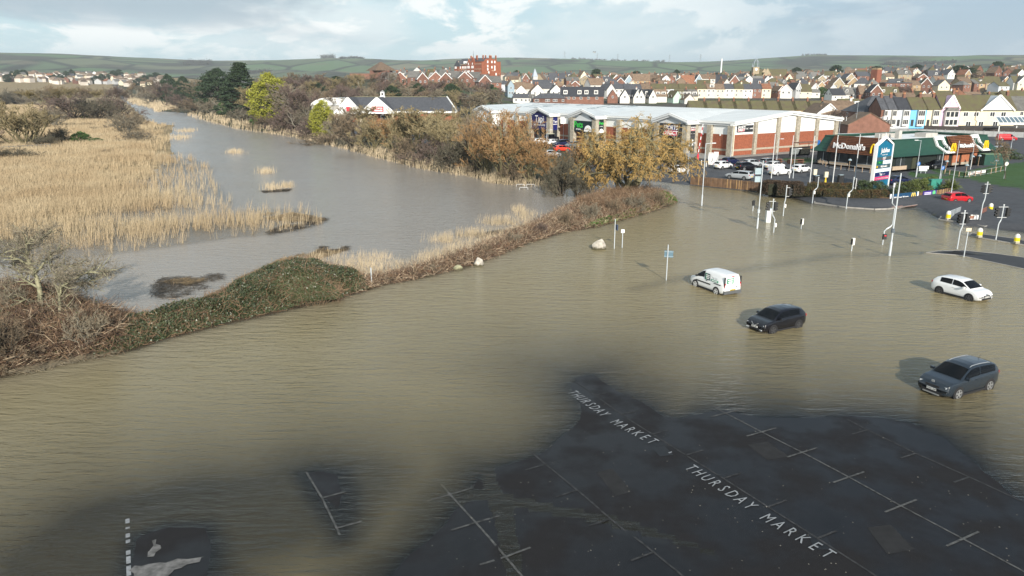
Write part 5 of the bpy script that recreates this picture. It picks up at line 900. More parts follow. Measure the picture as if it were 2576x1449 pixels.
def totem():
    a, b = np.array(G(2191.8, 478, 0.45)), np.array(G(2233.5, 471, 0.45)); c = (a + b) / 2; w = np.linalg.norm(b - a); rz = math.atan2(b[1] - a[1], b[0] - a[0]); t = thing('totem_sign', 'tall teal retail park totem sign with pointed top and white border', 'sign', (c[0], c[1], 0.35), rz); h, hs = 7.9, 6.75; w2 = w / 2
    MB().slab([(-w2 + 0.25, 0, 0), (w2 - 0.25, 0, 0), (w2 - 0.25, 0, hs - 0.1), (0, 0, h - 0.45), (-w2 + 0.25, 0, hs - 0.1)], (0, 0.35, 0)).build('board', teal, t)
    for p, q in (((-w2 + 0.13, 0), (-w2 + 0.13, hs)), ((w2 - 0.13, 0), (w2 - 0.13, hs)), ((-w2 + 0.1, hs), (0, h)), ((w2 - 0.1, hs), (0, h))): MB().beam((p[0], 0.15, p[1]), (q[0], 0.15, q[1]), 0.5, 0.27, (1, 0, 0)).build('white_border', white, t)
    for s in (-0.0,): MB().tube([(s, 0.15, h), (s, 0.15, h + 0.7)], [0.09, 0.04], 6).build('spike', metalw, t)
    iw = w - 0.7
    def row(nm, m, x0, x1, z0, z1): return MB().box(((x0 + x1) / 2, -0.04, (z0 + z1) / 2), (x1 - x0, 0.08, z1 - z0)).build(nm, m, t)
    T = lambda s, sz, m, x, z, **k: put_text(s, sz, m, t, (x, -0.1, z), (1, 0, 0), (0, 0, 1), **k)
    T('Jubilee', 0.98, wht, 0.05, 5.95, bold=0.022); T('RETAIL PARK', 0.3, wht, 0.05, 5.3); x0, x1 = -iw / 2 + 0.05, iw / 2 - 0.05
    row('sign_strip', mat('grey_strip', (0.06, 0.085, 0.09), 0.5, 0), x0, x1, 4.52, 4.98); T('SPORTS', 0.27, wht, 0, 4.85, shear=0.2, bold=0.01); row('sign_strip', redp, -0.55, 0.55, 4.54, 4.72); T('DIRECT', 0.24, wht, 0, 4.63, shear=0.2, bold=0.008)
    row('sign_strip', mat('pets_strip', (0.01, 0.10, 0.05), 0.5, 0), x0, -0.25, 3.88, 4.4); T('Pets', 0.33, petsg, x0 / 2 - 0.2, 4.2, bold=0.01); row('sign_strip', wht, -0.2, x1, 3.88, 4.4); T('vets for pets', 0.18, mat('dark_letters', (0, 0, 0)), x1 / 2 - 0.1, 4.14)
    row('sign_strip', mat('grey_strip', (0, 0, 0)), x0, x1, 3.3, 3.76); T("McDonald's", 0.42, wht, 0.2, 3.53, bold=0.012); T('M', 0.5, yel, x0 + 0.25, 3.53, bold=0.02)
    row('sign_strip', wht, x0, x1, 2.7, 3.2); row('sign_strip', navy, x0, x1, 2.1, 2.6); T('Tapi', 0.5, wht, -0.45, 2.35, bold=0.012); T('carpets', 0.2, wht, 0.6, 2.35)
    row('sign_strip', pinkp, x0, x1, 1.5, 2.0); row('letter_strip', wht, x0 + 0.2, x1 - 0.2, 1.62, 1.82); row('sign_strip', wht, -1.0, 0.6, 0.12, 0.42)
totem()
# ================================================================ houses and the town
WALL = dict(white=mat('white_render', (0.68, 0.665, 0.63), 0.8, 0.06, 0.6, obj=True), cream=mat('cream_render', (0.70, 0.63, 0.47), 0.8, 0.07, 0.6), grey=mat('grey_render', (0.42, 0.43, 0.44), 0.8, 0.08, 0.6), brick=mat('house_brick', (0.18, 0.088, 0.062), 0.85, 0.2, 0.8, obj=True), tan=mat('buff_brick', (0.40, 0.29, 0.17), 0.85, 0.2, 0.8, obj=True), blue=mat('blue_grey_render', (0.28, 0.36, 0.42), 0.8, 0.06, 0.6),
            stone=mat('old_stone', (0.34, 0.28, 0.19), 0.9, 0.2, 0.8), sky=mat('sky_blue_paint', (0.16, 0.45, 0.72), 0.7, 0.05), pink=mat('lilac_pink_paint', (0.66, 0.46, 0.60), 0.8, 0.05), pale=mat('pale_grey_paint', (0.55, 0.58, 0.62), 0.8, 0.06), yellow=mat('pale_yellow_paint', (0.74, 0.68, 0.45), 0.8, 0.06), mint=mat('mint_paint', (0.45, 0.62, 0.52), 0.8, 0.05))
ROOF = dict(slate=slate, grey=mat('grey_tiles', (0.15, 0.145, 0.135), 0.85, 0.22, 0.9, obj=True), brown=mat('brown_tiles', (0.165, 0.115, 0.078), 0.85, 0.25, 0.9, obj=True), moss=mat('mossy_tiles', (0.115, 0.112, 0.048), 0.95, 0.4, 0.5, col2=(0.10, 0.08, 0.052)), red=mat('red_tiles', (0.23, 0.105, 0.06), 0.85, 0.2, 0.9, obj=True), black=mat('black_slate', (0.04, 0.042, 0.05), 0.7, 0.15, 1))
frm = mat('window_frame_white', (0.8, 0.8, 0.8), 0.5, 0); pot = mat('chimney_pot', (0.42, 0.2, 0.1), 0.85, 0.2); HC = {}
def win_mesh(w, h, dark=True):
    k = ('win', w, h, dark)
    if k not in HC:
        HC[k] = MB().box((0, 0, 0), (w, 0.1, h)).mesh('window', frm); p = MB()
        for s in (-1, 1): p.box((s * w * 0.23, -0.06, 0), (w * 0.38, 0.04, h * 0.84))
        HC[('pane', w, h, dark)] = p.mesh('pane', gls if dark else mat('pale_glass', (0.25, 0.3, 0.34), 0.1, 0, spec=0.8))
    return HC[k], HC[('pane', w, h, dark)]
def house_mesh(kind, w, d, he, hr, ov=0.35):
    """walls and roof; kind: side (ridge along x, eaves to the viewer), gable (gable end to the viewer at -y), hip"""
    k = (kind, w, d, he, hr)
    if k in HC: return HC[k]
    x, y = w / 2, d / 2; wl, rf = MB(), MB()
    if kind == 'hip':
        wl.box((0, 0, he / 2 - 0.4), (w, d, he + 0.8)); r = max(w, d) / 2 - min(w, d) / 2; o = ov; e = [(-x - o, -y - o, he), (x + o, -y - o, he), (x + o, y + o, he), (-x - o, y + o, he)]
        t = [(-r, 0, hr), (r, 0, hr)] if w >= d else [(0, -r, hr), (0, r, hr)]
        if w >= d: rf.add(e + t, [(0, 1, 5, 4), (2, 3, 4, 5), (1, 2, 5), (3, 0, 4), (3, 2, 1, 0)])
        else: rf.add(e + t, [(0, 1, 4), (1, 2, 5, 4), (2, 3, 5), (3, 0, 4, 5), (3, 2, 1, 0)])
    else:
        sw = kind == 'gable'
        def q(a, b, z): return (a, b, z) if not sw else (b, a, z)
        X, Y = (x, y) if not sw else (y, x)
        vs_ = [q(-X, -Y, -0.8), q(X, -Y, -0.8), q(X, Y, -0.8), q(-X, Y, -0.8), q(-X, -Y, he), q(X, -Y, he), q(X, Y, he), q(-X, Y, he), q(-X, 0, hr), q(X, 0, hr)]
        fs = [(0, 1, 5, 4), (2, 3, 7, 6), (1, 2, 6, 9, 5), (3, 0, 4, 8, 7)]; wl.add(vs_, [f[::-1] for f in fs] if sw else fs)
        sl_ = (hr - he) / Y; zo = he - ov * sl_
        for s in (-1, 1): pts = [q(-X - 0.25, s * (Y + ov), zo), q(X + 0.25, s * (Y + ov), zo), q(X + 0.25, 0, hr + 0.02), q(-X - 0.25, 0, hr + 0.02)]; rf.slab(pts, (0, 0, 0.18))
    HC[k] = (wl.mesh('wall'), rf.mesh('roof')); return HC[k]
def withmat(me, m, key):
    k = ('wm', me.name, m.name)
    if k not in HC: c = me.copy(); c.materials.clear(); c.materials.append(m); HC[k] = c
    return HC[k]
def house(u, y, label, kind='side', wall='white', roof='grey', w=7, d=8, he=5.2, hr=8.0, rz=0.0, wins=((-0.25, 3.9), (0.25, 3.9), (-0.25, 1.5), (0.25, 1.5)), chim=1, dorm=(), name='house', group='houses of the town', z=None, swin=2, barge=None, ww=1.15, wh=1.35, cat='house', x=None):
    if x is None: x, _ = AT(u, y, 6)
    zz = zat(x, y) if z is None else z; t = thing(name, label, cat, (x, y, zz), rz, group)
    a, b = house_mesh(kind, w, d, he, hr); link('wall', withmat(a, WALL[wall], 0), t); r = link('roof', withmat(b, ROOF[roof], 0), t)
    cm = HC.setdefault('chim', MB().box((0, 0, 0.1), (0.8, 0.8, 1.9)).box((0, 0, 1.08), (0.95, 0.95, 0.15)).mesh('chimney')); pm = HC.setdefault('pots', MB().box((-0.2, 0, 1.4), (0.25, 0.25, 0.6)).box((0.2, 0, 1.4), (0.25, 0.25, 0.6)).mesh('chimney_pots', pot))
    for i in range(chim):
        q = (w / 2 - 0.6) * (1 if i == 0 else -1)
        o = (q, 0.0, hr) if kind == 'side' else (0.0, d / 2 - 0.6 if i == 0 else -d / 2 + 0.6, hr) if kind == 'gable' else (q * 0.5, d * 0.25, hr - 0.8)
        c = link('chimney', withmat(cm, WALL[wall if wall in ('white', 'cream') and i == 0 and rnd.random() < 0.3 else 'brick'], 0), r); c.location = o; p = link('chimney_pots', pm, r); p.location = o
    W_, P_ = win_mesh(ww, wh, True)
    for fx, z in wins:
        o = link('window', W_, t); o.location = (fx * w, -d / 2 - 0.02, z); p = link('pane', P_, o)
    for i in range(swin):
        for s in (-1, 1): o = link('window', W_, t); o.location = (s * (w / 2 + 0.02), d * (0.2 if i else -0.2), 3.9); o.rotation_euler = (0, 0, s * PI / 2); p = link('pane', P_, o)
    if barge and kind == 'gable':
        for s in (-1, 1): MB().beam((0, -d / 2 - 0.3, hr + 0.08), (s * (w / 2 + 0.4), -d / 2 - 0.3, he - 0.2), 0.12, 0.35).build('bargeboard', frm if barge == 'w' else WALL['pale'], t)
    for fx, wd_, hd in dorm:
        yb = -d / 2 + 0.9; zb = he + (hr - he) * 0.22; wm = WALL['white']; dm = MB().box((fx * w, yb + 1.1, zb + hd / 2), (wd_, 2.2, hd)).build('dormer', wm, r)
        if wd_ < 2.4: MB().slab([(fx * w - wd_ / 2 - 0.15, yb - 0.1, zb + hd), (fx * w + wd_ / 2 + 0.15, yb - 0.1, zb + hd), (fx * w, yb - 0.1, zb + hd + wd_ * 0.45)], (0, 2.6, 0)).build('dormer_roof', ROOF[roof], r)
        o = link('window', win_mesh(round(wd_ * 0.8, 2), round(hd * 0.7, 2))[0], t); o.location = (fx * w, yb - 0.03, zb + hd / 2); link('pane', win_mesh(round(wd_ * 0.8, 2), round(hd * 0.7, 2))[1], o)
    return t
def town():
    Z4 = lambda x: 1094.8 + .175 * x; Z5 = lambda x: 1481.2 + .175 * x; Z6 = lambda x: 1867.6 + .16 * x; Z7 = lambda x: 2189.6 + .16 * x
    gt, gn = 'terrace behind the retail roof', 'white gabled houses behind the retail roof'
    two = ((-0.22, 4.0), (0.22, 4.0)); H = house
    H(Z4(1070), 488, 'narrow blue-grey gable house at the left end of the white gabled row', 'gable', 'blue', 'brown', 4.2, 12, 7.2, 10.4, 0.15, ((0.0, 5.6), (-0.2, 2.6), (0.2, 2.6)), 1)
    H(Z4(1235), 476, 'white gabled house with two small dark windows, nearest the wood', 'gable', 'white', 'brown', 6.8, 10, 5.4, 8.4, 0.0, ((-0.25, 3.6), (0.25, 3.6)), 0, group=gn)
    H(Z4(1240), 488, 'long brown-roofed house crossing behind the first white gable', 'side', 'white', 'brown', 14, 7, 6, 9.4, 0, (), 1)
    H(Z4(1455), 478, 'white gabled house with tall white chimney on its gable', 'gable', 'white', 'brown', 8, 11, 5.2, 9.0, 0.1, two, 2, group=gn); H(Z4(1560), 490, 'white house with grey roof behind the chimneyed gables', 'side', 'white', 'slate', 12, 7, 6.2, 9.6, 0, two, 1)
    H(Z4(1725), 480, 'white gabled house with broad white chimney, right of the tall-chimney one', 'gable', 'white', 'slate', 7.6, 11, 5.2, 8.8, 0.05, two, 2, group=gn); H(Z4(1900), 482, 'red brick gable house at the right end of the white gables', 'gable', 'brick', 'brown', 8.2, 10, 4.6, 8.4, -0.5, two, 1, barge='w')
    H(Z4(1230), 440, 'low white annex with slate lean-to roof below the white gables', 'side', 'white', 'slate', 9, 6, 3.2, 5.2, 0, ((-0.3, 1.9), (0.05, 1.9), (0.32, 1.7)), 0); H(Z4(1375), 444, 'small white annex beside the brick bungalow', 'side', 'white', 'grey', 5, 5, 3.0, 4.8, 0, ((-0.2, 1.8),), 0)
    H(Z4(1640), 436, 'long brick bungalow with hipped dark roof and white windows', 'hip', 'brick', 'slate', 19, 9, 3.1, 6.0, 0, ((-0.42, 2.0), (-0.36, 2.0), (-0.1, 2.0), (-0.03, 2.0), (0.13, 2.0), (0.2, 2.0), (0.4, 2.0)), 0, ww=1.3)
    H(Z4(2110), 438, 'long brick block with four white dormers and lit red gable', 'side', 'brick', 'black', 25, 11, 4.3, 9.3, -0.12, ((-0.42, 3.2), (-0.3, 3.2), (-0.18, 3.2), (-0.02, 3.2), (0.15, 3.2), (0.34, 3.2)), 0, ((-0.38, 2.3, 2.2), (-0.06, 2.3, 2.2), (0.1, 2.3, 2.2), (0.32, 2.3, 2.2)), ww=1.5); 
    for i, (x, wd, lab) in enumerate([(335, 6, 'black-roofed brick house beside the lit red gable'), (505, 5.6, 'white-gabled house with one dark square window among black roofs'), (655, 4.6, 'steep white gable among black roofs, left of the dormers'), (745, 4.6, 'steep white gable among black roofs, beside the single dormer'), (880, 4.6, 'steep white gable among black roofs, right of the single dormer')]): H(Z5(x), 446, lab, 'gable', 'brick' if i == 0 else 'white', 'black', wd, 10, 3.2, 7.4, rnd.uniform(-0.25, 0.25), ((0.0, 3.4),), 0)
    for x, lab, rf in [(600, 'black-roofed house between the dark-window gable and the steep gables', 'black'), (815, 'black-roofed house with a single white dormer', 'black'), (1010, 'brown-roofed house with a wide flat dormer', 'brown'), (1310, 'mossy-roofed house with two flat dormers', 'moss'), (1450, 'cream house with a stepped roof at the end of the dormer row', 'grey')]: H(Z5(x), 452, lab, 'side', 'white' if x < 1300 else 'cream', rf, 7.5, 8, 3.6, 7.2, 0, (), 1, ((0.0, 1.9, 1.9),) if x in (815,) else ((-0.2, 2.6, 1.6), (0.25, 2.6, 1.6)) if x > 900 else ())
    H(Z5(1215), 447, 'mint green gable house at the foot of the long terrace', 'gable', 'mint', 'moss', 5.5, 9, 3.2, 6.8, 0.3, (), 0); H(Z5(1410), 440, 'white low gable just above the white shop roof', 'gable', 'white', 'brown', 6, 9, 2.4, 5.2, 0.1, (), 0)
    # the long pale terrace
    T = [('white', 'slate')] * 2 + [('white', 'slate'), ('pale', 'slate'), ('cream', 'brown'), ('cream', 'moss'), ('white', 'moss'), ('pale', 'moss'), ('white', 'moss'), ('cream', 'moss'), ('cream', 'moss'), ('white', 'brown'), ('cream', 'brown'), ('white', 'slate'), ('cream', 'moss'), ('white', 'slate'), ('brick', 'slate'), ('cream', 'red')]
    for i, (wl, rf) in enumerate(T):
        x = 285 + i * 131; H(Z5(x), 494, f'{ORD[i]} house of the long pale terrace, {dict(pale="pale grey").get(wl, wl)} walls and {dict(slate="slate", brown="brown", moss="mossy", red="orange").get(rf)} roof', 'side', wl, rf, 6.0, 8, 5.6, 8.6, 0, ((-0.24, 4.2), (0.24, 4.2), (-0.24, 1.6)), 1, ((0.1, 2.8, 1.9),) if i == 11 else (), 'terraced_house', gt, swin=0, z=zat(AT(Z5(1200), 494, 6)[0], 494) + (0.2 if i % 3 else 0))
    H(Z5(255), 490, 'white end gable with a tall chimney closing the long pale terrace', 'gable', 'white', 'slate', 6.5, 9, 5.4, 9.0, 0.5, ((0.2, 3.8),), 2)
    rg = random.Random(21)
    # hero roofs behind the terrace
    for x, kd, wl, rf, w, he, hr, lab in [(120, 'gable', 'tan', 'slate', 8, 5, 10, 'buff gable with tall steep roof behind the terrace'), (215, 'side', 'brick', 'slate', 9, 5.5, 10, 'dark-roofed house with a small white dormer behind the terrace'), (430, 'gable', 'brick', 'slate', 9, 4.6, 9, 'brick gable with white verge behind the terrace'), (555, 'gable', 'blue', 'grey', 6, 6.5, 11, 'blue-white half-timbered gable behind the terrace'), (740, 'side', 'tan', 'brown', 13, 7, 12, 'long brown roof on the ridge with two little finials'), (800, 'hip', 'brick', 'brown', 11, 5, 8.6, 'hipped brown-roofed house below the long brown roof'), (1045, 'hip', 'white', 'black', 13, 4.6, 7.4, 'wide hipped slate roof behind the terrace'), (1400, 'side', 'grey', 'red', 10, 5, 11, 'house with a big plain red tiled roof and grey gable'), (1545, 'gable', 'blue', 'slate', 6, 6.5, 11.5, 'blue-grey timbered gable beside the tall white pair'), (1640, 'side', 'white', 'brown', 6, 8.5, 11.5, 'tall white house with brown roof, left of a pair'), (1740, 'side', 'white', 'brown', 5.6, 8.5, 11.5, 'tall white house with brown roof, right of a pair'), (1860, 'side', 'brick', 'black', 10, 5.4, 11.5, 'dark gabled house with one white arched dormer'), (2050, 'gable', 'brick', 'brown', 8, 6, 11, 'red brick gable house left of the white many-gabled block')]:
        H(Z5(x), 590, lab, kd, wl, rf, w, 9, he, hr, rg.uniform(-0.2, 0.2), ((-0.2, he - 1.3), (0.2, he - 1.3)), 1, ((0.1, 1.6, 1.8),) if x in (215, 1860) else (), barge='w' if kd == 'gable' else None)
    for x, w, kd, lab in [(60, 8, 'gable', 'left gable of the white many-gabled block'), (270, 15, 'side', 'long middle of the white many-gabled block'), (340, 5.5, 'gable', 'taller gable of the white many-gabled block'), (400, 5.5, 'gable', 'right gable of the white many-gabled block')]: H(Z6(x), 596 if kd == 'side' else 590, lab, kd, 'white', 'grey', w, 9, 6.6, 10.2, 0, ((-0.2, 4.6), (0.2, 4.6)), 1, barge='w' if kd == 'gable' else None)
    for x, y, kd, wl, rf, w, he, hr, rz, lab in [(420, 500, 'side', 'grey', 'grey', 9, 5, 9.4, 0, 'blue-grey house with long roof right of the terrace'), (545, 492, 'gable', 'brick', 'brown', 5, 4.6, 7.4, 0.3, 'small brick gable with a white lower storey'), (680, 490, 'gable', 'white', 'brown', 7, 5, 8.4, -0.4, 'white gable with one arched window right of the terrace'), (790, 492, 'gable', 'grey', 'black', 4, 6, 9.5, 0.4, 'dark grey gable joined to a long cream house'), (920, 494, 'side', 'cream', 'moss', 9.5, 4.2, 8.6, 0, 'cream house with big mossy roof and two dark windows'), (1075, 496, 'side', 'white', 'grey', 8, 3.4, 5.2, 0, 'low white house right of the mossy-roofed cream one'), (1130, 520, 'gable', 'white', 'brown', 5, 4.6, 8, -0.4, 'white gable above the low white house'), (1350, 520, 'gable', 'white', 'brown', 5, 4.4, 7, 0.2, 'small white gable beside a green shrub'), (1440, 470, 'side', 'white', 'black', 9, 3.2, 7, 0.2, 'black roof with a bright white verge'), (1590, 475, 'side', 'white', 'grey', 7, 3.4, 7.6, 0, 'grey roof with one arched white dormer'), (1740, 475, 'side', 'white', 'grey', 8, 3.6, 7.4, 0, 'grey roof with a wide white box dormer'), (1900, 470, 'side', 'brick', 'brown', 9, 4, 8.6, 0, 'brown roof with one dark dormer'), (2040, 462, 'gable', 'brick', 'black', 7, 5.4, 9.6, 0, 'black-roofed brick house with white gabled bay'), (2250, 466, 'side', 'tan', 'moss', 12, 3.8, 8.2, 0, 'broad mossy roof with two white dormers')]:
        H(Z6(x), y, lab, kd, wl, rf, w, 8, he, hr, rz, ((-0.25, he - 1.4), (0.25, he - 1.4)), 1, ((0.0, 1.7, 1.9),) if 'one ' in lab and kd == 'side' else ((-0.3, 1.7, 1.9), (0.3, 1.7, 1.9)) if 'two white dormers' in lab else ((0.1, 2.8, 1.9),) if 'box' in lab else (), barge='w' if kd == 'gable' else None)
    # mossy terrace showing just over the shop roof, then the white house with brown roofs
    for i in range(9): H(1752 + i * 37, 338, f'{ORD[i]} house of the low mossy-roofed terrace behind the white shop', 'side', 'tan', 'moss', 7.6, 9, 4.6, 8.2, 0, ((-0.2, 3.2),), 1, (), 'terraced_house', 'mossy terrace', swin=0, z=1.0)
    H(Z6(1235), 290, 'big white gabled house right of the white shop roof', 'gable', 'white', 'brown', 8.6, 12, 4.6, 8.0, 0.1, ((-0.12, 4.0), (0.12, 4.0)), 0, barge='w', z=1.2); H(Z6(1560), 286, 'white-walled house with brown roof and stained side wall', 'side', 'white', 'brown', 15, 9, 4.6, 7.6, -0.3, (), 1, z=1.0); H(Z6(1480), 300, 'brown-roofed house with a white skylight slope', 'side', 'white', 'brown', 12, 9, 5, 8.6, 0.1, (), 1, z=1.4); H(Z6(1660), 318, 'house with pale box extension on its mossy roof', 'side', 'tan', 'moss', 10, 9, 5, 8.4, 0.1, (), 1, ((0.2, 3, 1.8),), z=2); H(Z6(1830), 330, 'mossy-roofed house behind the stained white wall', 'side', 'tan', 'moss', 13, 9, 4.5, 8, 0, (), 1, z=2)
    # right-hand background: gables and mossy roofs
    for x, y, kd, wl, rf, w, he, hr, rz, lab in [(705, 400, 'gable', 'yellow', 'moss', 9.5, 3.2, 8.2, 0.3, 'pale yellow house with a wide gable and two windows'), (935, 420, 'gable', 'tan', 'brown', 7, 5, 8, -0.4, 'buff brick gable above the coloured terrace'), (1100, 425, 'side', 'white', 'moss', 11, 4.6, 7.8, 0, 'mossy-roofed house with a white bay, above the pink house'), (1355, 380, 'hip', 'brick', 'red', 10, 4, 9, 0.4, 'red pyramid roof above the pink house'), (1720, 400, 'side', 'white', 'black', 9, 5.6, 6.4, 0, 'white flat-topped house above the cream terrace'), (1900, 402, 'side', 'tan', 'moss', 10, 4.4, 7.6, 0, 'mossy roof with a long dark solar panel'), (2180, 398, 'side', 'tan', 'moss', 12, 4.6, 8.4, 0, 'yellow-mossed roof, left of two at the far right'), (2330, 402, 'side', 'tan', 'moss', 12, 4.6, 8.6, 0, 'yellow-mossed roof, right of two at the far right'), (1560, 410, 'side', 'brick', 'brown', 9, 4.6, 7.6, 0.1, 'brown-roofed brick house right of the red pyramid roof'), (850, 380, 'side', 'brick', 'brown', 8, 4, 7, 0.2, 'low brick house right of the pale yellow gable'), (500, 395, 'side', 'brick', 'brown', 10, 4.4, 7.4, 0, 'brown-roofed house left of the pale yellow gable')]: H(Z7(x), y, lab, kd, wl, rf, w, 9, he, hr, rz, ((-0.12, he - 0.2), (0.12, he - 0.2)) if kd == 'gable' else ((-0.25, he - 1.4), (0.25, he - 1.4)), 1, barge='w' if kd == 'gable' else None)
    # filling rows, each house its own
    wts = ['white'] * 4 + ['cream'] * 3 + ['brick'] * 6 + ['tan'] * 4 + ['grey', 'pale', 'stone', 'stone']; rts = ['grey'] * 4 + ['brown'] * 6 + ['slate'] * 4 + ['moss'] * 4 + ['red']
    adj = dict(white='white', cream='cream', brick='red brick', tan='buff', grey='grey', pale='pale grey', stone='stone'); radj = dict(grey='grey', brown='brown', slate='slate', moss='mossy', red='red-tiled')
    for row, (y0, ua, ub, st, wh) in enumerate([(540, 985, 2640, 46, 'first'), (560, 1960, 2640, 31, 'second'), (640, 1010, 2620, 35, 'third'), (690, 1280, 2620, 36, 'fourth'), (740, 1290, 2620, 34, 'fifth')]):
        u, i = ua, 0
        while u < ub:
            wl, rf = rg.choice(wts), rg.choice(rts); kd = rg.choice(['side', 'side', 'gable', 'gable', 'hip']); w = rg.uniform(6.5, 12) if kd != 'gable' else rg.uniform(6, 8.5); w = round(w); he = rg.choice([4.6, 5.4, 6.2]); hr = he + rg.choice([2.8, 3.6, 4.4]); y = y0 + rg.uniform(-16, 16)
            if not (row in (2, 3, 4) and 1120 < u < 1262):
                H(u, y, f'{adj[wl]} house with {radj[rf]} roof, {ORD[i]} along the {wh} hillside row', kd, wl, rf, w, 9, he, hr, rg.uniform(-0.45, 0.45), ((-0.22, he - 1.3), (0.22, he - 1.3)), 1, ((0.1, 1.8, 1.8),) if rg.random() < 0.25 and kd == 'side' else (), 'town_house', f'{wh} hillside row of the town', swin=0, barge='w' if kd == 'gable' and rg.random() < 0.5 else None); i += 1
            u += st * rg.uniform(0.75, 1.3)
    # brick houses among the trees above the wood
    for i, (u, w, kd) in enumerate([(985, 10, 'side'), (1010, 8, 'gable'), (1052, 12, 'side'), (1062, 7, 'gable'), (1096, 9, 'gable'), (1135, 14, 'side'), (1125, 8, 'gable'), (1165, 9, 'gable'), (1190, 12, 'side'), (1215, 8, 'gable'), (1240, 10, 'side')]): H(u, 500 + (i % 3) * 18, f'red brick house with grey roof, {ORD[i]} above the wood below the college', kd, 'brick', 'grey', w, 9, 6, 10, rg.uniform(-0.4, 0.4), ((-0.22, 4.4), (0.22, 4.4)), 1, ((0.0, 2.0, 1.8),) if kd == 'side' and i % 2 else (), 'town_house', 'brick houses above the wood', barge='w' if kd == 'gable' else None)
    # far left hillside
    i = 0
    for row, (y, u0, u1, st, wh) in enumerate([(1150, -20, 395, 21, 'lowest'), (1230, -15, 400, 22, 'second'), (1320, -10, 360, 24, 'third'), (1420, 0, 300, 30, 'highest')]):
        u, j = u0, 0
        while u < u1:
            wl = rg.choice(['white', 'cream', 'cream', 'brick', 'tan', 'white', 'grey']); rf = rg.choice(['brown', 'red', 'brown', 'grey', 'slate', 'brown', 'grey']); kd = rg.choice(['side', 'gable', 'gable']); w = rg.choice([7, 8, 10])
            H(u, y + rg.uniform(-22, 22), f'{adj[wl]} house with {radj[rf]} roof, {ORD[j]} along the {wh} row of the far left hillside', kd, wl, rf, w, 9, 4.4, 7.6, rg.uniform(-0.6, 0.6), (), 0, (), 'hillside_house', 'houses on the far left hillside', swin=0); u += st * rg.uniform(0.6, 1.35); j += 1
    # towers and church
    x, y = AT(2197, 560, 8); z = HT(560, 232); t = thing('brick_tower', 'plain square red brick tower standing over the town roofs', 'tower', (x, y, z - 6), 0.5); tb = mat('tower_brick', (0.24, 0.085, 0.05), 0.85, 0.15, 0.6); MB().box((0, 0, 11), (5.2, 5.2, 22)).build('shaft', tb, t); 
    for k in range(4): MB().box((-1.9 + 1.27 * k, 0, 22.6), (0.7, 4.6, 1.2)).build('parapet', WALL['tan'], t)
    def spire(u, y, vt, vb, wl, rf, nm, lab, w): x, _ = AT(u, y, 15); z0 = HT(y, vb); h = HT(y, vt) - z0; t = thing(nm, lab, 'tower', (x, y, z0), 0.3); MB().box((0, 0, h * 0.2), (w, w, h * 0.46)).build('base', wl, t); MB().box((0, 0, h * 0.71), (w * 1.15, w * 1.15, h * 0.57), 0, 0.04).build('spire_roof', rf, t); return t
    spire(Z4(1430), 600, 172, 208, WALL['white'], mat('lead_spire', (0.35, 0.4, 0.46), 0.5, 0.1), 'corner_turret', 'white corner turret with a slender pointed lead spire', 3.6); spire(Z6(1050), 560, 197, 220, WALL['tan'], ROOF['brown'], 'small_turret', 'small square turret with pyramid roof among the town roofs', 4.2)
    x, y = AT(Z6(350), 700, 15); t = thing('stone_church', 'old stone church with open bell crown clock tower and long nave', 'church', (x, y, zat(x, y))); st = WALL['stone']; MB().box((-10, 0, 7), (5.5, 5.5, 16)).build('tower', st, t)
    for sx in (-1, 1):
        for sy in (-1, 1): MB().tube([(-10 + 2.4 * sx, 2.4 * sy, 15), (-10 + 2.0 * sx, 2.0 * sy, 19), (-10, 0, 23)], [0.3, 0.25, 0.2], 5).build('bell_crown', mat('lead_spire', (0, 0, 0)), t)
    MB().tube([(-10, -2.8, 13), (-10, -2.9, 13)], 1.1, 14).build('clock_face', wht, t); a, b = house_mesh('side', 26, 10, 6, 13); o = link('nave', withmat(a, st, 0), t); o.location = (6, 0, 0); o = link('nave_roof', withmat(b, ROOF['moss'], 0), t); o.location = (6, 0, 0); a, b = house_mesh('gable', 9, 8, 7, 14); o = link('aisle_gable', withmat(a, st, 0), t); o.location = (-2, -6, 0)
    for k in range(6): MB().box((0 + 3.2 * k, -5.1, 4), (0.9, 0.2, 3)).build('window', gls, t)
    x, y = AT(Z5(1890), 900, 22); t = thing('white_mast', 'thin white mast rising above the distant white flats', 'mast', (x, y, zat(x, y))); MB().tube([(0, 0, 0), (0, 0, 24)], 0.9, 8).build('pole', metalw, t)
    for i in range(9): x, _ = AT(Z5(1180 + i * 78), 905 + (i % 2) * 12, 22); house(0, 905, f'distant white block of flats, {ORD[i]} along the skyline row', 'side', 'white', 'grey', 18, 10, 8.5, 10.5, 0, (), 0, (), 'block_of_flats', 'distant white flats', swin=0, z=HT(905, 216) - 6, cat='flats', x=x)
    x, y = AT(960, 620, 20); t = thing('pyramid_roof_hall', 'brick hall with a steep dark pyramid roof above the wood', 'hall', (x, y, HT(620, 186) - 3)); MB().box((0, 0, 2.5), (16, 16, 6)).build('wall', WALL['brick'], t); MB().box((0, 0, 9.0), (19, 19, 7), 0.6, 0.03).build('roof', ROOF['brown'], t); MB().box((-12, 0, 1.0), (26, 8, 4.5)).build('wing', WALL['brick'], t)
    x, y = AT(Z7(380), 520, 12); house(0, 520, 'flat-topped brick block with small white-framed windows', 'side', 'brick', 'slate', 18, 9, 8, 8.4, 0, ((-0.4, 6.5), (-0.3, 6.5), (0.1, 6.5), (0.2, 6.5), (0.35, 6.5)), 0, x=x)
    # what is too far to pick apart: roofs towards the hills
    m1, m2 = MB(), MB(); rg2 = random.Random(4)
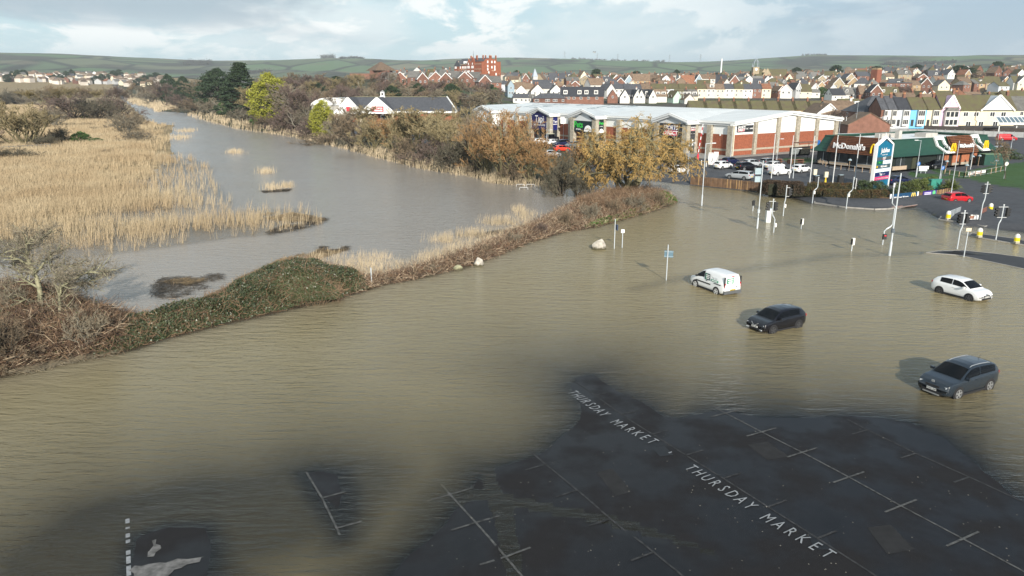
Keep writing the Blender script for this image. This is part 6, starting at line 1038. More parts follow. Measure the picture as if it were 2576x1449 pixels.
    for k in range(520):
        u = rg2.uniform(1250, 2700); y = rg2.uniform(800, 1350); x, _ = AT(u, y, 20)
        if k > 300: u = rg2.uniform(1950, 2600); y = rg2.uniform(1500, 2600); x, _ = AT(u, y, 20)
        z = zat(x, y); w, h = rg2.uniform(7, 13), rg2.uniform(4.5, 6.5); rz = rg2.uniform(-0.6, 0.6); m1.box((x, y, z + h / 2 - 0.5), (w, 8, h + 1), rz); m2.box((x, y, z + h + 1.4), (w + 0.6, 8.8, 2.8), rz, 0.35)
    for k in range(150):
        u = rg2.uniform(-30, 420); y = rg2.uniform(1120, 1500); x, _ = AT(u, y, 20); z = zat(x, y); w, h = rg2.uniform(8, 13), rg2.uniform(4.5, 6); rz = rg2.uniform(-0.6, 0.6); m1.box((x, y, z + h / 2 - 0.5), (w, 9, h + 1), rz); m2.box((x, y, z + h + 1.4), (w + 0.6, 9.8, 2.8), rz, 0.35)
    m1.build('distant_house_walls', mat('distant_walls', (0.55, 0.5, 0.44), 0.9, 0.4, 0.05), None, kind='stuff'); m2.build('distant_house_roofs', mat('distant_roofs', (0.16, 0.12, 0.09), 0.9, 0.5, 0.05), None, kind='stuff')
    # trees standing among the houses
    for key, u, y, h, w, lab in [('tree_purple', 2270, 470, 8.5, 13, 'purple-brown bare tree spreading among the right-hand houses'), ('pine', 2405, 640, 12, 24, 'dark broad pine on the skyline right of the brick tower'), ('tree_dark', 1640, 482, 5, 6, 'round dark evergreen in front of the long pale terrace'), ('ever_green', 1662, 480, 5.5, 4, 'spiky green shrub in front of the long pale terrace'), ('tree_brown', 1640, 610, 9, 13, 'brown bare tree on the ridge behind the terrace'), ('ever_green', 2066, 505, 6, 8, 'bright green shrub among the roofs right of the mossy cream house'), ('tree_dark', 2010, 570, 7, 10, 'dark spreading cedar among the town gables'), ('ever_green', 1247, 470, 5, 6, 'yellow-green garden shrub left of the white gables'), ('tree_dark', 1235, 478, 6, 7, 'dark evergreen left of the white gables'), ('tree_purple', 2455, 600, 9, 14, 'brown bare tree by the far right skyline'), ('shrub_light', 2160, 600, 5, 8, 'light green bush below the brick tower'), ('tree_brown', 1560, 660, 9, 12, 'bare brown tree behind the white turret')]: x, _ = AT(u, y, 10); plant(key, 'garden_tree', lab, 'tree', x, y, h, w, None, 'trees among the town houses')
    for i in range(39):
        u = [*range(20, 400, 15), *range(1300, 2560, 100)][i]; y = 1120 + (i * 37) % 260 if i < 26 else 700 + (i * 53) % 160; x, _ = AT(u, y, 15); plant('tree_dark' if i % 3 else 'pine', 'garden_tree', f'dark tree, {ORD[i]} among the distant roofs', 'tree', x, y, rnd.uniform(8, 13), rnd.uniform(9, 16), None, 'dark trees among distant roofs')
town()
def coloured_row():
    y = 251.0; px = lambda x: 2189.6 + .16 * x; zb = 2.75; g = 'coloured terrace behind the railway'
    rows = [(150, 250, 'brick', 'slate', 'narrow brick end house of the coloured terrace'), (255, 400, 'white', 'slate', 'white bay-fronted house with dark roof next to the brick end'), (403, 610, 'pale', 'black', 'pale grey house of the coloured terrace'), (613, 865, 'sky', 'moss', 'sky blue house of the coloured terrace'), (868, 1080, 'cream', 'moss', 'small cream house between the blue and the pink ones')]
    def wx(x): return AT(px(x), y, 4)[0]
    for a, b, wl, rf, lab in rows:
        xa, xb = wx(a), wx(b); w = round(xb - xa, 2); xc = (xa + xb) / 2; t = house(0, y + 4.5, lab, 'side', wl, rf, w, 9, 5.6, 9.2, 0, (), 1, (), 'terraced_house', g, zb, 0, x=xc)
        bay = MB().box((w * 0.12, -4.9, 2.6), (w * 0.42, 0.9, 5.2)).build('bay', WALL['white'], t)
        for z in (1.4, 4.2):
            for q in (-0.13, 0, 0.13): MB().box((w * 0.12 + q * w, -5.37, z), (w * 0.1, 0.06, 1.5)).build('window', gls, bay)
        MB().box((-w * 0.33, -4.52, 1.05), (0.9, 0.1, 2.1)).build('door', blackm, t)
    xa, xb = wx(1083), wx(1388); w = round(xb - xa, 2); xc = (xa + xb) / 2; t = house(0, y + 4.5, 'lilac pink house with steep front gable and glazed bay', 'side', 'pink', 'moss', w, 9, 6.2, 10.6, 0, (), 1, (), 'terraced_house', g, zb, 0, x=xc)
    gx = 0.0; MB().slab([(gx - 2.6, -4.75, 6.0), (gx + 2.6, -4.75, 6.0), (gx, -4.75, 10.0)], (0, 3.5, 0)).build('front_gable', WALL['pink'], t)
    for s in (-1, 1): MB().beam((gx, -4.85, 10.1), (gx + s * 2.9, -4.85, 5.8), 0.14, 0.4).build('bargeboard', WALL['white'], t)
    MB().box((gx, -4.85, 7.6), (1.2, 0.15, 1.3)).build('window', frm, t); bay = MB().box((gx, -5.1, 2.5), (4.2, 1.3, 5)).build('bay', WALL['white'], t); MB().box((gx, -5.2, 5.5), (4.8, 1.6, 1.0), 0, 0.6).build('bay_roof', ROOF['grey'], t)
    for z in (1.3, 3.9):
        for q in (-1.4, 0, 1.4): MB().box((gx + q, -5.78, z), (1.05, 0.06, 1.6)).build('window', gls, bay)
    xa, xb = wx(1392), wx(2260); w = round(xb - xa, 2); xc = (xa + xb) / 2; t = house(0, y + 5, 'long cream station inn with mossy roof and big pale gable', 'side', 'cream', 'moss', w, 10, 5.6, 10.2, 0, ((-0.4, 4.2), (-0.21, 4.2), (0.08, 4.2), (0.28, 4.2), (-0.33, 1.1), (-0.1, 1.1), (0.16, 1.1)), 2, (), 'inn', g, zb - 0.3, 0, ww=1.7, wh=1.5, x=xc, cat='building')
    MB().slab([(w * 0.16 - 5.2, -5.25, 5.5), (w * 0.16 + 5.2, -5.25, 5.5), (w * 0.16, -5.25, 10.2)], (0, 5, 0)).build('front_gable', WALL['pale'], t)
    for s in (-1, 1): MB().beam((w * 0.16, -5.4, 10.4), (w * 0.16 + s * 5.7, -5.4, 5.3), 0.14, 0.5).build('bargeboard', WALL['white'], t)
    MB().box((0, -5.06, 0.0), (w, 0.15, 0.9)).build('plinth', blackm, t); MB().tube([(-w * 0.22, -5.1, 5.6), (-w * 0.22, -5.1, 2.4), (-w * 0.19, -5.1, 2.0), (-w * 0.19, -5.1, 0)], 0.08, 6).build('downpipe', mat('brown_pipe', (0.2, 0.12, 0.07), 0.7, 0), t)
    x, _ = AT(px(2420), y + 8, 4); house(0, y + 8, 'cream house running out of the picture beside the platform canopy', 'side', 'cream', 'grey', 16, 10, 5.2, 9.4, 0, ((-0.3, 4),), 1, (), 'terraced_house', g, zb, 0, x=x)
    x, _ = AT(px(150), 268, 4); house(0, 268, 'wide dark hipped roof behind the brick end of the coloured terrace', 'hip', 'brick', 'slate', 22, 14, 5.0, 10.5, 0.1, (), 0, x=x, z=2)
    x, _ = AT(2172, 246, 3); t = house(0, 246, 'brick workshop with a low curved gable beside the railway', 'gable', 'brick', 'brown', 13, 10, 2.2, 5.8, -0.1, (), 0, x=x, z=1.5)
    # railway boundary: concrete panel fence, each panel a part
    t = thing('panel_fence', 'long grey concrete panel fence along the railway', 'fence', (0, 0, 0)); pa, pb = np.array(G(2112, 330, 0.9)), np.array(G(2620, 346, 0.9)); L_ = np.linalg.norm(pb - pa); n = int(L_ / 2.6); d = (pb - pa) / L_; rz = math.atan2(d[1], d[0]); pmesh = MB().box((0, 0, 0.8), (2.45, 0.12, 1.6)).mesh('panel', mat('fence_grey', (0.36, 0.37, 0.37), 0.8, 0.15, 1)); pst = MB().box((0, 0, 0.9), (0.14, 0.2, 1.85)).mesh('post', mat('post_grey', (0.3, 0.31, 0.31), 0.8, 0.1))
    for k in range(n): q = pa + d * (k + 0.5) * 2.6; o = link('panel', pmesh, t); o.location = (q[0], q[1], 0.7); o.rotation_euler = (0, 0, rz); q = pa + d * k * 2.6; o = link('post', pst, t); o.location = (q[0], q[1], 0.7); o.rotation_euler = (0, 0, rz)
    t = thing('railway_wall', 'dark low wall and platform edge behind the panel fence', 'wall', (0, 0, 0)); off = np.array([-d[1], d[0]]); q = (pa + pb) / 2 + off * 13; MB().box((q[0], q[1], 1.6), (L_ + 20, 0.4, 2.6), rz).build('wall', mat('dark_wall', (0.06, 0.05, 0.045), 0.9, 0.2, 1), t); q = (pa + pb) / 2 + off * 6; MB().box((q[0], q[1], 0.9), (L_ + 20, 8, 0.7), rz).build('platform', mat('platform', (0.33, 0.32, 0.30), 0.9, 0.15, 0.6), t)
    t = thing('truss_barrier', 'grey zigzag lattice girder barrier behind the restaurant', 'barrier', (0, 0, 0)); pa, pb = np.array(G(2105, 346, 0.8)), np.array(G(2390, 341, 0.8)); n = 30; P0 = [pa + (pb - pa) * k / n for k in range(n + 1)]; MB().tube([(*pa, 1.9), (*pb, 1.9)], 0.09, 5).build('top_rail', metal, t); MB().tube([(*pa, 0.75), (*pb, 0.75)], 0.09, 5).build('bottom_rail', metal, t)
    for k in range(n): m_ = (P0[k] + P0[k + 1]) / 2; MB().tube([(*P0[k], 0.75), (*m_, 1.9), (*P0[k + 1], 0.75)], 0.06, 4, False).build('brace', metal, t)
    # platform canopy with glazed roof
    x0, x1 = AT(2512, 236, 4)[0], AT(2640, 236, 4)[0]; t = thing('platform_canopy', 'white station platform canopy with a sloping glazed roof', 'canopy', ((x0 + x1) / 2, 238, 1.0)); w = x1 - x0; MB().box((0, -2.2, 3.3), (w, 0.3, 0.5)).build('fascia', white, t)
    for k in range(12): a = -w / 2 + w * k / 12; MB().slab([(a + 0.12, -2.2, 3.6), (a + w / 12 - 0.12, -2.2, 3.6), (a + w / 12 + 0.7, 1.5, 5.2), (a + 0.9, 1.5, 5.2)], (0, 0, 0.06)).build('pane', mat('canopy_glass', (0.12, 0.17, 0.2), 0.15, 0, spec=0.8), t); MB().beam((a, -2.2, 3.65), (a + 0.8, 1.5, 5.25), 0.22, 0.15).build('glazing_bar', white, t)
    MB().box((0.4, 1.6, 5.25), (w, 0.35, 0.35)).build('ridge', white, t)
    for k in range(4): MB().tube([(-w / 2 + 1 + k * 5.5, -1.0, -0.3), (-w / 2 + 1 + k * 5.5, -1.0, 3.3)], 0.16, 8).build('column', white, t)
coloured_row()
# ================================================================ vehicles
def paint(n, c, var=0.0): return mat('paint_' + n, c, 0.22, var, 2, coat=0.7, spec=0.3)
PAINT = dict(white=paint('white', (0.72, 0.73, 0.74)), black=paint('black', (0.006, 0.006, 0.009)), slate=paint('slate', (0.016, 0.023, 0.032)), navy=paint('navy', (0.010, 0.014, 0.05)), silver=paint('silver', (0.36, 0.385, 0.41)), red=paint('red', (0.42, 0.012, 0.018)), dkred=paint('dark_red', (0.22, 0.012, 0.02)), blue=paint('blue', (0.01, 0.12, 0.40)), scarlet=paint('scarlet', (0.62, 0.045, 0.02)), grey=paint('grey', (0.10, 0.115, 0.125)))
tyre_m = mat('tyre_rubber', (0.012, 0.012, 0.013), 0.85, 0.1); trim_m = mat('black_trim', (0.018, 0.018, 0.02), 0.6, 0.05); cargl = mat('car_glass', (0.003, 0.0035, 0.0045), 0.05, 0, spec=0.22); alloy = mat('alloy_wheel', (0.42, 0.43, 0.44), 0.35, 0.05, metal=0.6); hubcap = mat('hub_cap', (0.5, 0.5, 0.49), 0.5, 0.1); lamp_m = mat('headlamp_glass', (0.34, 0.36, 0.38), 0.12, 0, spec=0.9); tail_m = mat('tail_lamp', (0.42, 0.01, 0.015), 0.2, 0); platew = mat('plate_white', (0.75, 0.75, 0.73), 0.5, 0); platey = mat('plate_yellow', (0.75, 0.52, 0.02), 0.5, 0); dklet = mat('plate_letters', (0.01, 0.01, 0.01), 0.6, 0); darkalloy = mat('dark_alloy', (0.08, 0.08, 0.085), 0.4, 0.05, metal=0.4)
TYPES = dict(
    hatch=dict(L=3.98, W=1.76, H=1.53, belt=[(-.5, .56), (-.475, .66), (-.3, .665), (0, .645), (.24, .62), (.40, .565), (.465, .49), (.5, .40)], roof=[(-.488, .66), (-.455, .775), (-.41, .885), (-.34, .955), (-.22, .988), (-.08, 1), (.04, .978), (.11, .925), (.29, .63)], win=(-.315, .215), b=-.07, rear=(-.488, -.41)),
    suv=dict(L=4.36, W=1.84, H=1.62, belt=[(-.5, .55), (-.48, .67), (-.3, .675), (0, .65), (.24, .63), (.40, .585), (.465, .52), (.5, .40)], roof=[(-.485, .67), (-.45, .82), (-.415, .92), (-.35, .965), (-.2, .99), (-.08, 1), (.01, .982), (.075, .935), (.265, .635)], win=(-.385, .185), b=-.10, rear=(-.485, -.415)),
    estate=dict(L=4.6, W=1.80, H=1.49, belt=[(-.5, .56), (-.48, .67), (-.3, .665), (0, .645), (.24, .615), (.40, .56), (.465, .49), (.5, .40)], roof=[(-.488, .67), (-.468, .82), (-.44, .93), (-.3, .985), (-.1, 1), (.03, .985), (.09, .945), (.26, .62)], win=(-.43, .20), b=-.06, rear=(-.488, -.44)),
    saloon=dict(L=4.6, W=1.80, H=1.44, belt=[(-.5, .58), (-.48, .69), (-.3, .69), (0, .66), (.24, .62), (.40, .56), (.465, .49), (.5, .40)], roof=[(-.37, .70), (-.29, .83), (-.2, .95), (-.1, 1), (.03, .985), (.09, .945), (.26, .62)], win=(-.27, .20), b=-.06, rear=(-.37, -.2)),
    mpv=dict(L=4.5, W=1.82, H=1.68, belt=[(-.5, .55), (-.48, .62), (-.3, .62), (0, .60), (.28, .57), (.42, .52), (.47, .46), (.5, .38)], roof=[(-.49, .62), (-.475, .84), (-.45, .95), (-.3, .99), (-.1, 1), (.06, .985), (.13, .93), (.31, .575)], win=(-.44, .25), b=-.06, rear=(-.49, -.45)),
    van=dict(L=4.21, W=1.83, H=1.80, belt=[(-.5, .53), (-.49, .60), (-.2, .60), (.1, .585), (.33, .555), (.42, .51), (.475, .44), (.5, .34)], roof=[(-.494, .60), (-.485, .90), (-.462, .975), (-.3, .995), (-.1, 1), (.06, .98), (.14, .925), (.345, .56)], win=(.07, .27), b=9, rear=None),
    bigvan=dict(L=5.1, W=1.95, H=1.97, belt=[(-.5, .5), (-.49, .58), (-.2, .58), (.15, .565), (.36, .53), (.44, .49), (.48, .42), (.5, .32)], roof=[(-.496, .58), (-.49, .92), (-.47, .985), (-.3, 1), (.1, .995), (.2, .93), (.37, .535)], win=(.13, .3), b=9, rear=None),
    offroad=dict(L=4.3, W=1.76, H=1.86, belt=[(-.5, .5), (-.48, .62), (-.2, .62), (.1, .62), (.22, .61), (.42, .58), (.475, .54), (.5, .42)], roof=[(-.475, .62), (-.468, .92), (-.45, .985), (-.3, 1), (.03, .995), (.07, .97), (.18, .62)], win=(-.43, .1), b=-.12, rear=(-.475, -.45)))
def _loft(T):
    L, W, H = T['L'], T['W'], T['H']; bx, bz = zip(*T['belt']); rx, rz = zip(*T['roof'])
    xs = np.unique(np.round(np.concatenate([np.linspace(-.5, .5, 41), np.array(rx), np.array(bx), np.array([-.495, .495])]), 4))
    def sec(x):
        zb = np.interp(x, bx, bz) * H; zr = np.interp(x, rx, rz) * H if rx[0] <= x <= rx[-1] else zb + 0.015; zr = max(zr, zb + 0.015); f = 1 - 0.10 * max(0, (abs(x) - .33) / .17) ** 2.2; f *= 1 - 0.05 * max(0, (abs(x) - .47) / .03); hw = W / 2 * f
        zl = 0.20 + 0.10 * max(0, (abs(x) - .42) / .08); g = np.clip((zr - zb) / (0.36 * H), 0, 1); wr = hw * (0.93 - 0.17 * g)
        return [(hw * .86, zl), (hw * .975, zl + .10), (hw, zl + .28), (hw * .995, zb - .16), (hw * .965, zb - .03), (hw * .94, zb + .004), ((hw * .94) * .3 + wr * .7, zb + (zr - zb) * .72), (wr * .96, zr - .045 * g), (wr * .72, zr - .004 * g), (wr * .36, zr + .012 * g), (0, zr + .016 * g)]
    return xs, sec
CARM = {}
def car_parts(kind):
    if kind in CARM: return CARM[kind]
    T = TYPES[kind]; L, W, H = T['L'], T['W'], T['H']; xs, sec = _loft(T); S_ = [sec(x) for x in xs]; k = len(S_[0]); b = MB(); ring = []
    vs_ = []
    for x, s in zip(xs, S_): vs_ += [(x * L, -y, z) for y, z in s] + [(x * L, y, z) for y, z in reversed(s[:-1])]
    n = 2 * k - 1; fs = [(i * n + j, (i + 1) * n + j, (i + 1) * n + j + 1, i * n + j + 1) for i in range(len(xs) - 1) for j in range(n - 1)]; fs += [(i * n + n - 1, (i + 1) * n + n - 1, (i + 1) * n, i * n) for i in range(len(xs) - 1)]
    fs += [tuple(range(n)), tuple((len(xs) - 1) * n + j for j in reversed(range(n)))]; b.add(vs_, fs); P = {'body': b}
    def at(x, t, off, s):        # point on the greenhouse side: t from belt to roof rail
        q = sec(x); (y0, z0), (ym, zm), (y1, z1) = q[5], q[6], q[7]; y, z = (y0 + (ym - y0) * t / .72, z0 + (zm - z0) * t / .72) if t < .72 else (ym + (y1 - ym) * (t - .72) / .28, zm + (z1 - zm) * (t - .72) / .28); return (x * L, s * (y + off), z)
    rx, rz = zip(*T['roof'])
    def side(x0, x1, s, m):
        st = np.linspace(x0, x1, 9); lo, mi, hi = [], [], []
        for x in st:
            q = sec(x); h = q[7][1] - q[5][1]; t1 = 0.88; t0 = 0.10
            if h < 0.2: t1 = max(0.12, 0.88 - (0.2 - h) * 3)
            lo.append(at(x, t0, 0.016, s)); mi.append(at(x, (t0 + t1) * .5 if t1 < .7 else .72, 0.016, s)); hi.append(at(x, t1, 0.016, s))
        V_ = lo + mi + hi; c = len(st); m.add(V_, [((i, i + 1, c + i + 1, c + i) if s < 0 else (i + 1, i, c + i, c + i + 1)) for o in (0, c) for i in range(o, o + c - 1)])
    wins = []
    for s in (-1, 1):
        x0, x1 = T['win']
        rngs = [(x0, x1)] if T['b'] > 1 else [(x0, T['b'] - .008), (T['b'] + .008, x1)]
        for r in rngs: m = MB(); side(r[0], r[1], s, m); wins.append(('side_window', m))
    def screen(xa, xb, nm, w0):
        st = np.linspace(xa, xb, 6); V_ = []
        for i, x in enumerate(st):
            q = sec(x)
            for (y, z), sg in [(q[7], -1), (q[8], -1), (q[9], -1), (q[10], 0), (q[9], 1), (q[8], 1), (q[7], 1)]: V_.append((x * L, sg * y * w0, z + 0.016))
        V_ = [(x + (0.012 if xa > 0 else -0.012), y, z) for x, y, z in V_]; m = MB(); m.add(V_, [(i * 7 + j, (i + 1) * 7 + j, (i + 1) * 7 + j + 1, i * 7 + j + 1) for i in range(5) for j in range(6)]); wins.append((nm, m))
    xf = rx[-2]; screen(xf + .006, rx[-1] - .012, 'windscreen', 0.94)
    if T['rear']: screen(T['rear'][0] + .004, T['rear'][1] - .004, 'rear_window', 0.86)
    P['wins'] = wins; CARM[kind] = {'T': T, 'body': b, 'wins': wins, 'sec': sec}; return CARM[kind]
CMESH = {}
def cm_(key, fn):
    if key not in CMESH: CMESH[key] = fn()
    return CMESH[key]
def car(kind, colour, label, x, y, z, rz, name='parked_car', cat='car', group=None, plate=None, rims='alloy', rails=False, detail=True, tail=True, bumper=None):
    K = car_parts(kind); T = K['T']; L, W, H = T['L'], T['W'], T['H']; t = thing(name, label, cat, (x, y, z), rz, group); pm = PAINT[colour]
    link('body', cm_((kind, colour), lambda: K['body'].mesh('body', pm, True)), t)
    for i, (nm, m) in enumerate(K['wins']): link(nm, cm_((kind, nm, i), lambda: m.mesh(nm, cargl, True)), t)
    wb = 0.30 * L; wr = 0.32 if kind not in ('suv', 'offroad', 'bigvan') else 0.35; rm = dict(alloy=alloy, hub=hubcap, dark=darkalloy)[rims]
    am = cm_(('arch', wr), lambda: MB().tube([(0, -0.012, 0), (0, 0.012, 0)], wr + 0.065, 22).mesh('wheel_arch', trim_m)); tm = cm_(('tyre', wr), lambda: MB().tube([(0, -0.1, 0), (0, -0.085, 0), (0, 0.085, 0), (0, 0.1, 0)], [wr - 0.03, wr, wr, wr - 0.03], 22).mesh('tyre', tyre_m, True))
    def rim():
        m = MB().tube([(0, -0.107, 0), (0, 0.107, 0)], wr * 0.24, 10)
        for k in range(5):
            a = 2 * PI * k / 5 + 0.3
            for s in (-1, 1): m.beam((0, s * 0.104, 0), (wr * 0.68 * math.cos(a), s * 0.104, wr * 0.68 * math.sin(a)), 0.085, 0.02, (0, 1, 0))
        for k in range(22):
            a, c = 2 * PI * k / 22, 2 * PI * (k + 1) / 22
            for s in (-1, 1): m.beam((wr * .68 * math.cos(a), s * .104, wr * .68 * math.sin(a)), (wr * .68 * math.cos(c), s * .104, wr * .68 * math.sin(c)), 0.03, 0.02, (0, 1, 0))
        return m.mesh('rim', rm)
    rmh = cm_(('rim', wr, rims), rim)
    for sx in (-1, 1):
        for sy in (-1, 1):
            wy = W / 2 * (1 - 0.10 * max(0, (.30 - .33) / .17)) - 0.085; o = link('wheel_arch', am, t); o.location = (sx * wb, sy * (W / 2 - 0.006), wr); w = link('wheel', tm, t); w.location = (sx * wb, sy * wy, wr); w['label'] = 'wheel'; del w['label']; r = link('rim', rmh, w)
    sec = K['sec']; zb = sec(.47)[5][1]; xf = L / 2
    def bx(nm, m, c, s, r=0.0): return link(nm, cm_((kind, nm, tuple(np.round(c, 3)), m.name), lambda: MB().box(c, s, r).mesh(nm, m)), t)
    for s in (-1, 1):
        bx('headlight', lamp_m, (xf - 0.20, s * W * 0.36, zb - 0.09), (0.26, 0.30, 0.09), -s * 0.5)
        if tail: bx('tail_light', tail_m, (-xf + 0.07, s * W * 0.40, H * (0.60 if kind not in ('van', 'bigvan') else 0.52)), (0.12, 0.16, 0.16 if kind not in ('van', 'bigvan') else 0.36), s * 0.3)
        bx('mirror', pm if kind != 'van' else trim_m, (L * .19 if kind not in ('van', 'bigvan') else L * .25, s * (W / 2 + 0.07), sec(.19)[5][1] + 0.08), (0.13, 0.2, 0.13))
        if detail:
            bx('door_handle', trim_m if kind == 'van' else pm, (-L * .02, s * (W / 2 + 0.008), sec(0)[5][1] - 0.13), (0.17, 0.03, 0.035))
            bx('sill', trim_m, (0, s * (W / 2 - 0.03), 0.25), (L * .44, 0.07, 0.12))
    bx('grille', trim_m, (xf - 0.035, 0, zb - 0.15), (0.08, W * 0.42, 0.10)); bx('lower_grille', trim_m, (xf - 0.02, 0, 0.36), (0.08, W * 0.62, 0.13)); bx('rear_bumper_trim', trim_m if bumper else trim_m, (-xf + 0.03, 0, 0.32), (0.10, W * 0.7, 0.14))
    p = bx('number_plate', platew, (xf + 0.028, 0, 0.50), (0.02, 0.52, 0.115)); q = bx('number_plate', platey, (-xf - 0.012, 0, 0.62 if kind not in ('van',) else 0.55), (0.02, 0.52, 0.115))
    if plate: put_text(plate, 0.115, dklet, p, (xf + 0.041, 0, 0.50), (0, 1, 0), (0, 0, 1), bold=0.004); put_text(plate, 0.115, dklet, q, (-xf - 0.025, 0, 0.62 if kind not in ('van',) else 0.55), (0, -1, 0), (0, 0, 1), bold=0.004)
    if rails:
        for s in (-1, 1): pts = [(f * L, s * sec(f)[8][0] * 1.12, sec(f)[7][1] + 0.045) for f in (-.36, -.3, -.15, 0, .04)]; pts[0] = (pts[0][0], pts[0][1], pts[0][2] - 0.05); pts[-1] = (pts[-1][0], pts[-1][1], pts[-1][2] - 0.04); MB().tube(pts, 0.024, 6).build('roof_rail', alloy, t)
    if detail and kind in ('hatch', 'suv', 'estate'): MB().tube([(-L * .33, 0, H * .975), (-L * .365, 0, H * .975 + 0.2)], [0.012, 0.006], 5).build('aerial', trim_m, t)
    return t
def by_wheels(kind, colour, label, f, r, z=0.0, zg=None, **k):
    W = TYPES[kind]['W']; F, B = np.array(G(*f, z)), np.array(G(*r, z)); h = (F - B) / np.linalg.norm(F - B); n = np.array([-h[1], h[0]]); m = (F + B) / 2; n = n if n @ m > 0 else -n; c = m + n * (W / 2 - 0.05); return car(kind, colour, label, c[0], c[1], z if zg is None else zg, math.atan2(h[1], h[0]), **k)
def by_spot(kind, colour, label, u, v, deg, z=0.58, **k): x, y = G(u, v, z); return car(kind, colour, label, x, y, max(z, zat(x, y)), math.radians(deg), **k)
fl = 'cars stranded in the flooded car park'
su = by_wheels('suv', 'slate', 'dark slate SUV with silver roof rails standing in the flood', (2407.3, 1001), (2485.8, 979), 0.0, -0.12, group=fl, plate='HW67 ZNP', rails=True, name='flooded_car')
MB().box((2.165, 0, 0.93), (0.03, 0.16, 0.12)).build('badge', alloy, su); MB().box((2.2, 0, 0.27), (0.06, 0.9, 0.06)).build('skid_plate', alloy, su)
bk = by_wheels('hatch', 'black', 'black hatchback with spoked black wheels standing in the flood', (1942.3, 838), (2008, 824), 0.0, -0.12, group=fl, plate='HF18 HLV', rims='dark', name='flooded_car')
for s in (-1, 1): MB().beam((2.08, s * 0.05, 0.60), (2.0, s * 0.30, 0.76), 0.03, 0.03).build('chrome_grille_bar', alloy, bk); MB().box((2.02, s * 0.56, 0.36), (0.1, 0.2, 0.06), -s * 0.3).build('fog_light', lamp_m, bk)
MB().box((-1.66, 0, 1.345), (0.16, 1.05, 0.035)).build('spoiler', PAINT['black'], bk)
wh_ = by_wheels('hatch', 'white', 'white hatchback with dark multi-spoke wheels standing in the flood', (2441.5, 757.5), (2357.5, 735.5), 0.0, -0.12, group=fl, plate='HK18 NDV', rims='dark', name='flooded_car')
MB().box((2.045, 0, 0.72), (0.03, 0.12, 0.12)).build('badge', alloy, wh_)
vn = by_wheels('van', 'white', 'white panel van with green sign panels standing in the flood', (1747.8, 719), (1804, 740), 0.0, -0.12, group=fl, plate='HN60 EUF', rims='hub', name='flooded_van', cat='van')
def van_signs():
    gp = mat('green_panel', (0.01, 0.24, 0.12), 0.5, 0.05); dp = mat('dark_teal_panel', (0.012, 0.05, 0.055), 0.5, 0.05)
    for s in (-1, 1):
        y = s * 0.925; MB().box((-0.16, y - s * 0.015, 1.27), (0.56, 0.03, 0.52)).build('sign_panel', dp, vn); MB().box((-0.01, y - s * 0.012, 1.27), (0.12, 0.03, 0.50)).build('sign_panel', gp, vn)
        for z, w in ((1.40, .38), (1.27, .40), (1.14, .34)): MB().box((-0.2, y + s * 0.003, z), (w, 0.006, 0.07)).build('letter_strip', wht, vn)
        MB().box((-1.02, y - s * 0.012, 1.10), (0.8, 0.03, 0.15)).build('sign_panel', gp, vn); MB().box((-1.02, y + s * 0.006, 1.10), (.62, .006, .07)).build('letter_strip', wht, vn); put_text('756 522', 0.2, dp, vn, (-1.0, y - s * 0.0, 1.30), (-s, 0, 0), (0, 0, 1))
        MB().box((0.32, s * 0.925, 0.72), (1.75, 0.025, 0.09)).build('side_moulding', trim_m, vn); MB().box((-1.35, s * 0.92, 0.92), (0.8, 0.025, 0.06)).build('door_rail', trim_m, vn)
        MB().box((-2.06, s * 0.78, 1.25), (0.06, 0.11, 0.72), s * 0.2).build('rear_pillar_trim', trim_m, vn)
    MB().box((-2.105, 0.28, 1.28), (0.02, 0.62, 0.42)).build('sign_panel', gp, vn); [MB().box((-2.117, 0.28, z), (.006, w, .08)).build('letter_strip', wht, vn) for z, w in ((1.38, .5), (1.22, .42), (1.13, .34))]
    MB().box((-2.09, 0, 0.38), (0.12, 1.70, 0.26)).build('rear_bumper', mat('grey_bumper', (0.09, 0.095, 0.1), 0.6, 0.05), vn); MB().box((2.07, 0, 0.42), (0.14, 1.5, 0.3)).build('front_bumper', trim_m, vn); MB().box((-2.11, -0.35, 0.78), (0.02, 0.12, 0.12)).build('badge', alloy, vn); MB().box((-2.107, 0, 1.05), (0.012, 0.02, 1.2)).build('door_gap', trim_m, vn); MB().box((-2.11, 0.0, 1.66), (0.03, 0.35, 0.05)).build('brake_light', tail_m, vn)
van_signs()
cg = 'cars in the restaurant car park'; K = dict(group=cg, detail=False)
by_wheels('estate', 'silver', 'silver estate car parked against the wooden fence by the flood', (1835, 449.8), (1871, 453.5), .58, **K); by_wheels('hatch', 'white', 'small white hatchback parked left of the black SUV', (1839, 424), (1815, 426.4), .58, **K); by_wheels('suv', 'black', 'black SUV parked between the small white hatchback and the silver hatchback', (1897, 428.6), (1873.4, 430), .58, **K)
by_wheels('hatch', 'navy', 'dark navy hatchback half hidden behind the small white hatchback', (1858, 413), (1832, 415.5), .58, **K); by_wheels('hatch', 'silver', 'silver hatchback parked behind the black SUV', (1913, 420), (1886, 421.5), .58, **K); by_wheels('saloon', 'white', 'white saloon parked behind the small white van', (1972, 424), (1941, 427), .58, **K)
by_wheels('van', 'white', 'small white van parked among the flagpoles', (1981.6, 440.6), (1957, 442.3), .58, name='parked_van', cat='van', rims='hub', **K); by_wheels('hatch', 'white', 'white hatchback parked right of the small white van', (2035, 433.5), (2014.4, 436), .58, **K); by_spot('estate', 'grey', 'grey estate car behind the white saloon', 1935, 416, 35, **K)
by_spot('hatch', 'white', 'white car seen through the weeping willow', 1706, 436, 30, **K)
